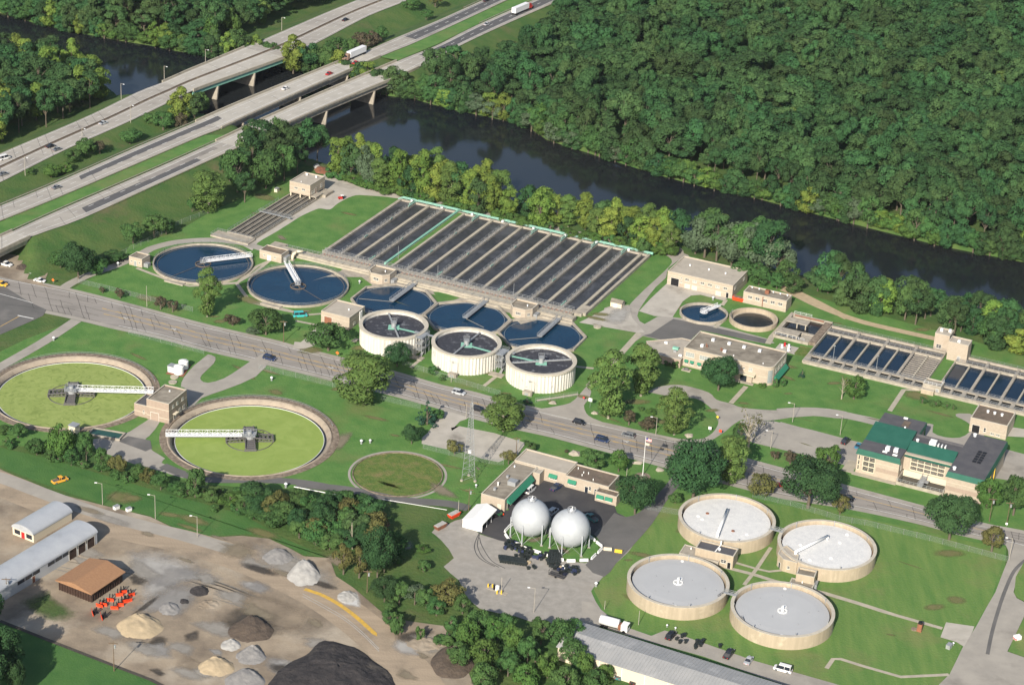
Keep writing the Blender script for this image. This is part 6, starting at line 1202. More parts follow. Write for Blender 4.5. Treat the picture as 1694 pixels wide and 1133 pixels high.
# red brick lookout pillar on lawn, white boulder blocks
t = thing('brick_pillar', 'reddish brick pillar with dark cap on the digester lawn path', 'pillar', g('N', 728, 845), GA); MB().box(-.7, .7, -.7, .7, 0, 2.6).build('shaft', 'rust', t); MB().cyl(0, 0, 2.6, 3.2, .7, .6, 10).build('cap', 'black', t)
for (v, x, y), lb, m_ in ((('N', 700, 838), 'round manhole cover beside the reddish pillar', 'rubble'), (('H', 1090, 205), 'round concrete cover just below the two white tanks', 'concrete_path'), (('H', 1080, 237), 'lower round concrete cover below the two white tanks', 'concrete_path'), (('E', 1085, 908), 'round concrete cover at the corner of the lawn by the basins', 'concrete_path')):
    o = MB().cyl(0, 0, 0, .35, 1.5 if m_ != 'rubble' else .9, n=20).ring(.3, .5, .35, .42, 12).build('manhole_cover', m_); o.location = (*g(v, x, y), 0); tag(o, lb, 'manhole cover')
for (v, x, y), lb, w_ in ((('N', 885, 935), 'grey utility box near the pale hardstanding', 1.4), (('N', 908, 920), 'small round meter post beside the grey utility box', .5), (('I', 262, 640), 'grey vent post on the lawn right of the paved fork', .8), (('I', 823, 1035), 'left one of two grey vents above the mossy basin', .8), (('I', 878, 1030), 'right one of two grey vents above the mossy basin', .7), (('C', 335, 690), 'grey box on the lawn above the left green tank', .8), (('Y', 1180, 880), 'white forked pipe beside the yard road', .9), (('K', 310, 375), 'small grey vent left of the depot building', .6), (('C', 735, 225), 'pair of slim white pipes beside the square hut', .8), (('K', 1012, 955), 'white utility box at the depot corner', .8), (('M', 418, 735), 'left white post at the edge of the digester lawn', .5), (('M', 465, 750), 'right white post at the edge of the digester lawn', .5), (('D', 408, 215), 'small cream generator box beside the pump house channels', 1.6), (('D', 925, 790), 'grey valve post near the many-sided hut', .7), (('F', 678, 440), 'small grey vent above the small blue tank', .8), (('O', 618, 198), 'left white block beside the dirt yard', 1.3), (('O', 684, 208), 'right white block beside the dirt yard', 1.2)):
    t = thing('utility_box', lb, 'utility box', g(v, x, y), GA+w_); h = w_*1.5 if w_ < 1.2 else w_*.9
    if w_ < 1: MB().cyl(0, 0, 0, h, w_*.45, w_*.4, 10).build('casing', 'steel', t); MB().cyl(0, 0, h, h+w_*.5, w_*.7, w_*.3, 10).build('cap', 'steel_white', t)
    else: MB().box(-w_*.7, w_*.7, -w_*.45, w_*.45, 0, h).build('casing', 'white' if 'white' in lb else 'cream' if 'cream' in lb else 'steel', t); MB().box(-w_*.74, w_*.74, -w_*.49, w_*.49, h, h+.1).build('cap', 'steel', t)
for (v, x, y), lb, s in ((('J', 810, 705), 'pale boulder sign left of the gate drive', 1.6), (('J', 1072, 770), 'pale boulder right of the gate drive', 1.5), (('L', 525, 308), 'pale boulder on the lawn tip by the entrance drive', 1.8), (('W', 1640, 268), 'pale boulder right of the flagpole', 1.7), (('W', 1440, 205), 'pale boulder between road and flagpole', 1.6), (('W', 850, 120), 'low pale rock bed behind the depot building', 2.4)):
    o = MB().blob(0, 0, 0, s, s*.6, s*.5, seed=int(x), amp=.3, n=7, m=4, half=True).build('boulder', 'concrete'); o.location = (*g(v, x, y), 0); tag(o, lb, 'boulder')
# ================================================================ FENCES
def fence(pts, label, h=2.0, step=4.0):
    n = max(2, int(plen(pts)/step)); P = resample(pts, n); c0 = P[0]; t = thing('chain_link_fence', label, 'fence', (c0[0], c0[1], 0), 0); P = [(p[0]-c0[0], p[1]-c0[1]) for p in P]
    m = MB()
    for a, b in zip(P[:-1], P[1:]): m.add([(*a, 0.05), (*b, 0.05), (*b, h), (*a, h)], [(0, 1, 2, 3)])
    m.build('mesh', 'fence_mesh', t); r_ = MB()
    for a, b in zip(P[:-1], P[1:]): r_.tube((*a, h), (*b, h), .025, n=4)
    r_.build('top_rail', 'pipe_grey', t); proto = MB().cyl(0, 0, 0, h+.1, .04, n=5).build('post', 'pipe_grey', t); proto.location = (*P[0], 0)
    for p in P[1:][:95]: o = proto.copy(); COL.objects.link(o); o.location = (*p, 0)
fence(gp('C', [(490, 335), (760, 400), (950, 450), (1200, 512)]), 'chain-link fence on the lawn between road and the first large blue tank')
fence(gp('J', [(-130, 470), (60, 530), (250, 590), (480, 660)]), 'chain-link fence in front of the leftmost and middle white tanks'); fence(gp('J', [(700, 705), (830, 685), (965, 665)]), 'curved chain-link fence left of the gate drive')
fence(gp('I', [(180, 570), (480, 640), (720, 700)]), 'chain-link fence on the south side of the road, left of the big tree'); fence(gp('I', [(950, 765), (1190, 820)]), 'chain-link fence on the south side of the road, right of the big tree')
fence(gp('L', [(925, 690), (1170, 745), (1350, 800), (1511, 850)])+gp('N', [(400, 275), (800, 372), (1200, 480)]), 'long chain-link fence between the road and the digester lawn'); fence(gp('K', [(0, 150), (200, 200), (400, 240), (470, 245)]), 'chain-link fence behind the lattice mast')
fence(gp('A', [(730, 1100), (850, 1050), (940, 1015), (1010, 985)]), 'chain-link fence at the foot of the highway slope'); fence(gp('C', [(740, 170), (900, 90), (1050, 10)]), 'chain-link fence behind the square hut'); fence(gp('C', [(800, 650), (1270, 775)]), 'chain-link fence above the left green tank')
fence(gp('L', [(250, 765), (330, 780), (460, 800)]), 'gate and chain-link fence across the depot drive')
# ================================================================ VEHICLES
CARM = {}
def car(label, cat, p, ang, col, kind='sedan', z=.09, group=None, name=None):
    spec = {'sedan': (4.7, 1.8, .72, 1.42, .95, 3.5, 1.75, 2.9), 'suv': (4.9, 1.95, .95, 1.85, .9, 4.75, 1.75, 4.4), 'van': (5.4, 2.0, 1.0, 2.1, .7, 5.3, 1.5, 5.0), 'wagon': (4.8, 1.85, .8, 1.6, .95, 4.6, 1.7, 4.2), 'pickup': (5.5, 2.0, .95, 1.8, 1.2, 3.4, 1.9, 3.2)}[kind]
    L_, w_, h1, h2, c0, c1, r0, r1 = spec; hw = w_/2
    t = thing(name or {'sedan': 'car', 'suv': 'suv', 'van': 'van', 'wagon': 'station_wagon', 'pickup': 'pickup_truck'}[kind], label, cat, (p[0], p[1], z), ang, group)
    o = L_/2; pc = paint(*col)
    # front at +x ; profile measured from front -> x = o - d
    b = MB(); sec = [(0, .35, h1*.72, .82), (.25, .25, h1*.9, .95), (c0, .22, h1, 1), (L_-1.0, .22, h1, 1), (L_-.15, .25, h1*.97, .95), (L_, .38, h1*.8, .85)]
    V = []
    for d, zl, zh, k in sec: x = o-d; V += [(x, -hw*k, zl), (x, hw*k, zl), (x, hw*k*.96, zh), (x, -hw*k*.96, zh)]
    n = len(sec); F = [(4*i+s_, 4*(i+1)+s_, 4*(i+1)+(s_+1) % 4, 4*i+(s_+1) % 4) for i in range(n-1) for s_ in range(4)]+[(3, 2, 1, 0), (4*n-4, 4*n-3, 4*n-2, 4*n-1)]
    F = [f[::-1] for f in F]
    b.add(V, F).build('body', pc, t)
    q = lambda d, k, z_: [(o-d, -hw*k, z_), (o-d, hw*k, z_)]
    lo = [(o-c1, -hw*.9, h1), (o-c0, -hw*.9, h1), (o-c0, hw*.9, h1), (o-c1, hw*.9, h1)]; hi = [(o-r1, -hw*.74, h2-.08), (o-r0, -hw*.74, h2-.08), (o-r0, hw*.74, h2-.08), (o-r1, hw*.74, h2-.08)]
    MB().hexa(lo, hi).build('window', 'glass', t); MB().hexa([(x*1.0, y*1.02, z_) for x, y, z_ in hi], [(x*.97, y*.95, z_+.09) for x, y, z_ in hi]).build('roof', pc, t)
    pl = MB()
    for d in ((r0+r1)/2, r1-.05):
        for s in (-1, 1): pl.beam((o-d, s*hw*.9, h1), (o-d, s*hw*.76, h2-.06), .12, .08)
    pl.build('pillar', pc, t)
    if kind == 'pickup': MB().box(o-L_+.2, o-c1-.1, -hw*.8, hw*.8, h1, h1+.02).build('bed', 'steel_dark', t)
    for d in (.95, L_-1.05):
        for s in (-1, 1):
            wm_ = MB().tube((o-d, s*(hw-.22), .33), (o-d, s*(hw+.01), .33), .34, n=12); ww = wm_.build('wheel', 'black', t); MB().tube((o-d, s*(hw+.0), .33), (o-d, s*(hw+.03), .33), .19, n=8).build('rim', 'steel', ww)
    for s in (-1, 1):
        MB().box(o-.12, o+.01, s*hw*.55-.18, s*hw*.55+.18, h1*.62, h1*.8).build('headlight', 'steel_white', t); MB().box(o-L_-.01, o-L_+.1, s*hw*.6-.15, s*hw*.6+.15, h1*.66, h1*.86).build('tail_light', 'red', t)
    return t
WHT, BLK, NAVY, SIL, GRY, RED, TEAL = (.7, .7, .69), (.015, .016, .02), (.02, .035, .09), (.42, .44, .46), (.16, .17, .18), (.42, .02, .02), (.05, .17, .17)
ra = radians(-23.5)
for v, x, y, c_, k, lb, d in (('I', 248, 502, NAVY, 'suv', 'dark blue suv alone on the left half of the main road', 0), ('J', 222, 641, SIL, 'suv', 'silver suv on the main road left of the roadside tree', 0), ('J', 345, 745, BLK, 'wagon', 'black car on the road just left of the roadside tree', 0), ('J', 975, 826, BLK, 'wagon', 'black car passing the gate drive mouth', 0), ('J', 1118, 935, NAVY, 'suv', 'dark blue suv in the near lanes right of the gate drive', 0), ('J', 1283, 906, GRY, 'wagon', 'grey station wagon in the far lanes right of the gate drive', 1), ('N', 350, 138, BLK, 'sedan', 'black car on the road beside the large dark tree', 0), ('L', 1115, 615, RED, 'sedan', 'dark red car partly hidden under the large dark tree', 0)):
    car(lb, 'car', g(v, x, y, .5), ra+pi*d, c_, k)
for v, x, y, c_, k, lb, a in (('W', 435, 452, WHT, 'van', 'white van parked by the green awning of the depot', 62), ('W', 680, 428, NAVY, 'pickup', 'dark blue pickup parked in the depot courtyard', 55), ('W', 648, 655, SIL, 'suv', 'pale suv parked behind the left gas sphere', 58), ('W', 1005, 712, TEAL, 'pickup', 'teal pickup parked in the shade of the right gas sphere', 130),
                              ('M', 440, 782, BLK, 'suv', 'black suv parked beside the warehouse, nearest the bin wagons', 62), ('M', 765, 884, BLK, 'pickup', 'black pickup parked beside the warehouse', 64), ('M', 876, 920, SIL, 'sedan', 'silver car parked beside the warehouse', 66), ('M', 1068, 970, WHT, 'van', 'white van parked on the drive by the warehouse', 158),
                              ('G', 340, 808, BLK, 'suv', 'black suv parked in the visitor lot', 60), ('G', 408, 832, (.05, .2, .3), 'sedan', 'blue car at the corner of the green-roofed building', 60), ('I', 440, 232, (.05, .45, .45), 'van', 'turquoise van by the garage lawn', 15), ('z9', 90, 350, WHT, 'pickup', 'white truck with red and blue load at the side street', -25), ('z9', 620, 600, WHT, 'sedan', 'white boat-like hull on a trailer beside the road', -15), ('z9', 15, 660, (.7, .4, .04), 'pickup', 'yellow work truck at the road junction on the left edge', -20), ('O', 318, 45, (.75, .38, .05), 'pickup', 'orange-yellow truck parked on the green verge', 40),
                              ('M', 155, 1000, TEAL, 'pickup', 'teal pickup behind the warehouse under trees', 70), ('M', 235, 1030, BLK, 'sedan', 'black car behind the warehouse under trees', 70)):
    car(lb, 'car' if k in ('sedan', 'suv') else k, g(v, x, y, .6), radians(a), c_, k)
hd = radians(58)
for v, x, y, c_, k, lb, a in (('A', 20, 742, WHT, 'van', 'white van on the west highway at the left edge', 45), ('A', 15, 815, GRY, 'sedan', 'grey car on the near side of the west highway at the left edge', 45), ('A', 237, 685, BLK, 'sedan', 'black car on the west highway, far lane of a pair', 48), ('A', 267, 700, GRY, 'sedan', 'brown-grey car on the west highway beside the shrubs', 48), ('A', 483, 577, SIL, 'sedan', 'silver car alone on the west highway', 50), ('A', 265, 878, GRY, 'sedan', 'grey car on the middle highway at left', 48), ('A', 1337, 415, WHT, 'sedan', 'white car on the middle bridge', 55), ('B', 445, 376, RED, 'sedan', 'red car on the middle bridge ahead of the white car', 55), ('B', 580, 321, RED, 'sedan', 'red car beside the large truck on the middle bridge', 55), ('B', 735, 380, NAVY, 'sedan', 'dark blue car on the nearest bridge', 55), ('B', 1025, 250, BLK, 'sedan', 'black car just past the nearest bridge', 55), ('B', 1248, 124, SIL, 'sedan', 'silver car behind the red-cab truck', 56), ('B', 528, 102, BLK, 'sedan', 'black car on the west highway near the far wood', 55), ('B', 1245, 3, BLK, 'sedan', 'black car at the top edge on the middle highway', 56)):
    car(lb, 'car', g(v, x, y, HZ+.5), radians(a+4), c_, k, z=HZ+.06)
def semi(p, ang, cab, label, d=1):
    t = thing('semi_truck', label, 'truck', (p[0], p[1], HZ+.05), ang)
    MB().box(-8.5, 5, -1.3, 1.3, 1.2, 4.0).build('trailer', 'steel_white', t); MB().box(-8.3, 4.8, -.5, .5, .8, 1.19).build('chassis', 'black', t)
    MB().hexa([(5.7, -1.25, .7), (8.0, -1.25, .7), (8.0, 1.25, .7), (5.7, 1.25, .7)], [(5.7, -1.2, 3.6), (7.4, -1.1, 3.3), (7.4, 1.1, 3.3), (5.7, 1.2, 3.6)]).build('cab', paint(*cab), t); MB().hexa([(8.01, -1.0, .7), (9.6, -.9, .7), (9.6, .9, .7), (8.01, 1.0, .7)], [(8.01, -1.0, 1.9), (9.5, -.85, 1.7), (9.5, .85, 1.7), (8.01, 1.0, 1.9)]).build('hood', paint(*cab), t); MB().box(7.75, 7.95, -1.0, 1.0, 2.1, 3.0).build('windscreen', 'glass', t)
    for x in (-7.6, -6.4, 3.2, 6.2, 8.7):
        for s in (-1, 1): MB().tube((x, s*.95, .5), (x, s*1.3, .5), .5, n=12).build('wheel', 'black', t)
a_, b_ = g('B', 525, 318, HZ), g('B', 632, 272, HZ)
semi(((a_[0]+b_[0])/2-.5, (a_[1]+b_[1])/2+.3), atan2(b_[1]-a_[1], b_[0]-a_[0])+pi, (.3, .2, .15), 'semi truck with brown cab heading left on the middle bridge')
a_, b_ = g('B', 1380, 82, HZ), g('B', 1475, 42, HZ); semi(((a_[0]+b_[0])/2, (a_[1]+b_[1])/2), atan2(b_[1]-a_[1], b_[0]-a_[0]), (.5, .02, .02), 'semi truck with red cab near the top of the nearest highway')
# white box-tank truck near warehouse
t = thing('tank_truck', 'white refuse truck with rounded body at the corner of the warehouse', 'truck', g('M', 118, 742), radians(-22)); MB().tube((-4.2, 0, 2.0), (1.6, 0, 2.0), 1.4, n=16).smooth().build('tank_body', 'white', t); MB().box(2.6, 4.6, -1.2, 1.2, .6, 2.7).build('cab', 'white', t); MB().box(3.9, 4.62, -1.05, 1.05, 1.7, 2.5).build('window', 'glass', t); MB().box(1.7, 2.5, -1.1, 1.1, .7, 2.0).build('machinery', 'rust', t); MB().box(-4.2, 4.4, -.6, .6, .5, .9).build('chassis', 'black', t)
for x in (-3.2, -2, 3.6):
    for s in (-1, 1): MB().tube((x, s*.9, .5), (x, s*1.25, .5), .5, n=12).build('wheel', 'black', t)
t = thing('red_cart', 'small red utility cart on the paving beside the lawn near the river', 'cart', g('D', 810, 262), radians(20)); MB().box(-1.3, .6, -.6, .6, .3, .9).build('body', 'red', t); MB().box(-.2, 1.1, -.6, .6, 1.6, 1.7).build('canopy', 'white', t); MB().box(.5, 1.2, -.6, .6, .3, 1.59).build('cab', 'black', t)
for x in (-.9, .8):
    for s in (-1, 1): MB().tube((x, s*.5, .25), (x, s*.65, .25), .25, n=10).build('wheel', 'black', t)
for (x, y), lb in (((180, 548), 'orange-red open skip beside the white tent'), ((100, 615), 'rusty orange skip on its side left of the depot yard')):
    t = thing('skip', lb, 'skip', g('K', x, y), radians(50)); MB().hexa([(-1.6, -.8, .1), (1.6, -.8, .1), (1.6, .8, .1), (-1.6, .8, .1)], [(-2.3, -1, 1.4), (2.3, -1, 1.4), (2.3, 1, 1.4), (-2.3, 1, 1.4)]).build('bin', 'rust' if 'rusty' in lb else 'orange_red', t); MB().box(-2.0, 2.0, -.85, .85, 1.41, 1.6).build('load', 'pile_white', t)
t = thing('tractor', 'dark green tractor mower parked behind the white tent', 'tractor', g('K', 438, 545), radians(20)); MB().box(-1.6, 1.4, -.5, .5, .5, 1.3).build('body', paint(.02, .09, .04), t); MB().box(-.8, .4, -.6, .6, 1.5, 2.4).build('cab', 'glass', t); MB().box(1.5, 1.9, -.3, .3, .4, .9).build('weight', 'orange_red', t)
for x, r_ in ((-1, .7), (1, .45)):
    for s in (-1, 1): MB().tube((x, s*.55, r_), (x, s*.85, r_), r_, n=12).build('wheel', 'black', t)
from mathutils import noise
# ================================================================ DEPOT CLUTTER
bars = [((105, 570), (170, 500)), ((110, 600), (165, 680)), ((232, 715), (275, 720)), ((330, 760), (400, 790)), ((440, 795), (530, 825)), ((565, 840), (612, 855)), ((752, 900), (782, 905)), ((830, 915), (932, 915)), ((982, 910), (1083, 908)), ((1120, 890), (1172, 840)), ((1195, 820), (1248, 765)), ((1180, 695), (1245, 745)), ((1100, 630), (1165, 680)), ((175, 505), (205, 480))]
wh = ['first white concrete barrier left of the spheres, below the tent', 'white barrier at the bottom left corner of the sphere grass', 'short white barrier behind the blackest cart heap', 'white barrier directly below the left sphere', 'white barrier just left of the gap between the spheres', 'short white barrier at the dark upright cart rows', 'tiny white barrier beside the cart pile', 'white barrier straight below the right sphere', 'white barrier at the lower right of the sphere grass', 'slanting white barrier right of the right sphere, lowest', 'slanting white barrier beside the yellow one', 'slanting white barrier above the yellow one', 'white barrier in the shade behind the right sphere', 'white barrier nearest the tent corner']
for (a, b), lb in zip(bars, wh):
    p, q = g('S', *a), g('S', *b); l = max(1.2, hypot(q[0]-p[0], q[1]-p[1])); o = MB().prism([(-.3, 0), (.3, 0), (.3, l), (-.3, l)], 0, .25).prism([(-.14, 0.01), (.14, 0.01), (.14, l-.01), (-.14, l-.01)], .25, .9).build('concrete_barrier', 'white'); o.location = (p[0], p[1], 0.1); o.rotation_euler.z = atan2(q[1]-p[1], q[0]-p[0])-pi/2
    tag(o, lb, 'barrier', 'white barriers round the gas spheres')
for (a, b), lb in zip((((1262, 775), (1360, 785)), ((1392, 800), (1480, 812))), ('yellow water-filled barrier, the one nearer the sphere', 'yellow and red barrier, the one nearer the lawn')):
    p, q = g('S', *a), g('S', *b); l = hypot(q[0]-p[0], q[1]-p[1]); o = MB().prism([(-.35, 0), (.35, 0), (.35, l), (-.35, l)], 0, .3).prism([(-.18, 0.01), (.18, 0.01), (.18, l-.01), (-.18, l-.01)], .3, 1.0).build('road_barrier', 'cream' if 'nearer the sphere' in lb else 'yellow'); o.location = (p[0], p[1], .1); o.rotation_euler.z = atan2(q[1]-p[1], q[0]-p[0])-pi/2; tag(o, lb, 'barrier')
cartp = None
def cart(p, ang, fall, label, group, m='cart'):
    global cartp
    if cartp is None:
        cartp = {}
    key = m
    if key not in cartp:
        b = MB().hexa([(-.3, -.3, .08), (.3, -.3, .08), (.3, .3, .08), (-.3, .3, .08)], [(-.4, -.42, 1.1), (.4, -.42, 1.1), (.4, .42, 1.1), (-.4, .42, 1.1)]); b.box(-.42, .42, -.46, .46, 1.1, 1.2).tube((-.4, .5, 1.05), (.4, .5, 1.05), .04, n=4).tube((-.36, .3, .15), (-.28, .3, .15), .15, n=8).tube((.28, .3, .15), (.36, .3, .15), .15, n=8)
        o = b.build('trash_cart', m); cartp[key] = o.data; COL.objects.unlink(o); bpy.data.objects.remove(o)
    o = bpy.data.objects.new('trash_cart', cartp[key]); COL.objects.link(o); o.location = (p[0], p[1], .1 if not fall else .45); o.rotation_euler = (radians(88) if fall else 0, 0, ang); tag(o, label, 'trash cart', group); return o
R = random.Random(11)
G1 = ('black trash carts standing in close rows left of the spheres', 'black trash cart in the close rows at the lower left of the heap')
for r_ in range(3):
    for i in range(11): p = g('S', 60+i*29-r_*6, 925+i*4-r_*24); cart((p[0]+R.uniform(-.1, .1), p[1]+R.uniform(-.1, .1)), radians(-15+R.uniform(-8, 8)), False, G1[1], G1[0])
for r_ in range(7):
    for i in range(5): p = g('S', 615+i*30+r_*4, 950-r_*22); cart((p[0]+R.uniform(-.1, .1), p[1]), radians(-20), False, 'black trash cart in the tall double rows between the spheres', 'black trash carts in upright rows below the gap between the spheres')
for n_, x0, x1, y0, y1, lb, gr in ((26, 110, 250, 690, 780, 'black trash cart in the jumbled heap below the left sphere', 'jumbled black trash carts below the left sphere'), (24, 280, 430, 760, 880, 'black trash cart lying about in the middle heap', 'scattered black trash carts in the middle heap'), (10, 480, 600, 830, 900, 'black trash cart tipped over beside the upright rows', 'tipped black trash carts beside the upright rows'), (30, 780, 980, 980, 1070, 'black trash cart in the jumble right of the steel rack', 'jumbled black trash carts by the steel rack'), (8, 660, 760, 980, 1010, 'black trash cart behind the steel rack', 'black trash carts behind the steel rack')):
    for i in range(n_): p = g('S', R.uniform(x0, x1), R.uniform(y0, y1)); cart(p, R.uniform(0, 6.28), R.random() < .6, lb, gr, 'cart_blue' if R.random() < .2 else 'cart')
for x, y in ((225, 840), (430, 965), (445, 980), (370, 985)): cart(g('S', x, y), .4, True, 'lone black cart lying apart from the heaps', 'stray black carts in the yard')
for i, (x, y) in enumerate(((600, 815), (585, 825), (610, 830), (595, 838), (620, 822), (605, 845), (580, 835), (490, 828), (522, 826), (574, 862), (714, 850), (500, 795), (480, 800), (515, 790))): cart(g('M', x, y), i, i % 3 == 0, 'black bin standing on the drive beside the warehouse', 'black bins by the warehouse', 'cart')
t = thing('cage_trailer', 'black open steel cage trailer in front of the cart heaps', 'trailer', g('S', 720, 1085), radians(-28)); fr = MB()
for x in [i*.42-2.5 for i in range(13)]:
    for y in (-1, 1): fr.tube((x, y, .5), (x, y, 1.9), .04, n=4)
for y in (-1, 1):
    for z in (.5, 1.2, 1.9): fr.tube((-2.5, y, z), (2.54, y, z), .05, n=4)
for x in (-2.5, 2.54):
    for z in (.5, 1.9): fr.tube((x, -1, z), (x, 1, z), .05, n=4)
fr.build('cage', 'black', t); MB().box(-2.5, 2.5, -1, 1, .4, .5).build('floor', 'steel_dark', t)
for s in (-1, 1): MB().tube((0, s*1.0, .33), (0, s*1.25, .33), .33, n=12).build('wheel', 'black', t)
for (x, y), lb, m_ in (((800, 990), 'white sacks of rubbish piled among the carts', 'white'), ((745, 985), 'orange and white rubbish pile among the carts', 'sand'), ((370, 930), 'pale rubbish beside the close cart rows', 'sand')):
    o = MB().blob(0, 0, 0, 1.1, .9, .9, seed=int(x), amp=.3, half=True).build('rubbish_pile', m_); o.location = (*g('S', x, y), .05); tag(o, lb, 'rubbish')
# fuel island
for (x, y), lb in (((398, 962), 'pair of yellow bollards at the upper end of the fuel island'), ((450, 1000), 'pair of yellow bollards at the lower end of the fuel island')):
    t = thing('bollard_pair', lb, 'bollards', g('K', x, y), 0)
    for dx in (-.9, .4): MB().cyl(dx, 0, 0, 1.3, .22, n=10).build('bollard', 'yellow', t)
t = thing('fuel_pump', 'white fuel dispenser on the concrete island in the yard', 'fuel pump', g('K', 435, 982), radians(-30)); MB().box(-3.4, 3.4, -.8, .8, 0, .2).build('island', 'concrete', t); MB().box(-.5, .5, -.35, .35, .2, 1.9).build('cabinet', 'white', t); MB().cyl(1.3, 0, .2, 5.2, .1, n=6).build('light_post', 'pole', t); MB().cyl(-1.2, 0, .2, 1.6, .3, n=8).build('hose_reel', 'black', t)
# piles in the works yard
def heap(P, cx, cy, h, m, lb, seed=0, n=40, ex=1.0):
    q = gp('P', P); n0 = len(q); c = g('P', cx, cy); S = resample(smoothline(q+[q[0]], 4), n+1)[:-1]; Rr = random.Random(seed); V = []; F = []; rings = 14 if h < 7 else 26
    for j in range(rings):
        t_ = j/(rings-1)
        for i, p in enumerate(S):
            k = 1-t_; X_ = Vector(((p[0]-c[0])*k, (p[1]-c[1])*k, seed*3)); z = h*(.5 if h < 6.5 else .32)*(sin(t_*pi/2)**(1.1 if ex == 1 else .8))*(1+.32*noise.noise(X_*.22)+.18*noise.noise(X_*.6))+.25*noise.noise(X_*1.1)*(0 < t_ < 1); jj = 1+.03*sin(i*.9+j*.5+seed); V.append(((p[0]-c[0])*k*jj, (p[1]-c[1])*k*jj, max(0, z) if j else -.05))
    V.append((0, 0, h*(.5 if h < 6.5 else .32)*(1+.32*noise.noise(Vector((0, 0, seed*3))*.22)+.18*noise.noise(Vector((0, 0, seed*3))*.6)))); 
    for j in range(rings-1):
        for i in range(n): F.append((j*n+i, j*n+(i+1) % n, (j+1)*n+(i+1) % n, (j+1)*n+i))
    F += [((rings-1)*n+i, (rings-1)*n+(i+1) % n, len(V)-1) for i in range(n)]
    o = MB().add(V, F).smooth().build('material_heap', m); o.location = (*c, .05); tag(o, lb, 'heap'); return o
def oval(x, y, rx, ry): return [(x+rx*cos(a), y+ry*sin(a)) for a in [i*pi/5 for i in range(10)]]
heap(oval(232, 1038, 40, 20), 228, 1024, 4.0, 'sand', 'large tan sand heap right of the orange ploughs', 1); heap(oval(280, 1008, 19, 11), 280, 1001, 1.8, 'pile_grey', 'grey gravel heap between tan sand and black heaps', 2); heap(oval(305, 995, 9, 5), 305, 993, .9, 'pile_black', 'tiny black heap beside the grey gravel heap', 3); heap(oval(330, 978, 17, 9), 330, 973, 1.6, 'pile_black', 'small black heap with weeds behind it', 4)
heap(oval(382, 1068, 18, 10), 382, 1061, 1.8, 'pile_white', 'small bright white heap left of the big black mound', 5); heap(oval(358, 1105, 32, 15), 355, 1093, 3, 'sand', 'low sandy heap near the bottom edge', 6); heap(oval(415, 1087, 26, 14), 418, 1075, 3.0, 'pile_grey', 'bluish grey heap between white heap and black mound', 7); heap(oval(460, 923, 27, 12), 460, 911, 2.6, 'pile_grey', 'grey heap on the pale gravel at the top of the yard', 8)
heap(oval(503, 954, 29, 17), 503, 935, 4.4, 'pile_white', 'pale cone-shaped heap at the end of the yellow strip', 9); heap(oval(415, 1045, 40, 18), 418, 1027, 4.2, 'pile_brown', 'dark brown heap above the blue-grey heap', 10); heap(oval(405, 1128, 36, 16), 408, 1112, 3, 'pile_grey', 'grey heap cut by the bottom edge', 12)
heap([(455, 1110), (500, 1085), (535, 1060), (575, 1066), (620, 1092), (655, 1128), (670, 1180), (560, 1220), (440, 1180)], 560, 1110, 7.0, 'pile_black', 'huge black mound at the bottom of the dirt yard', 11, n=70, ex=.7)
heap(oval(748, 1098, 36, 26), 745, 1080, 3.6, 'pile_brown', 'lumpy brown earth mound at the right end of the yard', 14, ex=.6); heap(oval(705, 1066, 34, 12), 705, 1058, 1.4, 'dirt', 'low brown ridge right of the yellow strip', 15); heap(oval(345, 1000, 22, 8), 345, 996, .8, 'dirt', 'low dirt ridge by the weeds', 16)
heap(oval(575, 988, 18, 11), 575, 982, 1.2, 'pile_white', 'rubble of white rock beside the utility pole in the thicket', 18, ex=.5); heap(oval(630, 868, 16, 5), 630, 866, .6, 'rust', 'orange-red brick rubble in the rough grass', 19, ex=.5)
heap([(45, 448), (58, 444), (70, 446), (74, 452), (60, 456), (48, 454)], 60, 449, 1.6, 'white', 'white heap of blocks beside the side street', 20, ex=.5); heap([(28, 440), (40, 436), (46, 442), (38, 448), (26, 446)], 36, 441, 1.4, 'pile_brown', 'brown scrap heap beside the white truck', 21, ex=.5)
heap([(519, 280), (528, 275), (540, 279), (548, 284), (542, 288), (525, 287)], 532, 280, 1.6, 'rust', 'rusty scrap heap behind the pump house', 22, ex=.5); heap([(518, 275), (526, 272), (529, 277), (522, 280)], 524, 274, 1.8, 'pile_white', 'white tank-like scrap behind the pump house', 23, ex=.5)
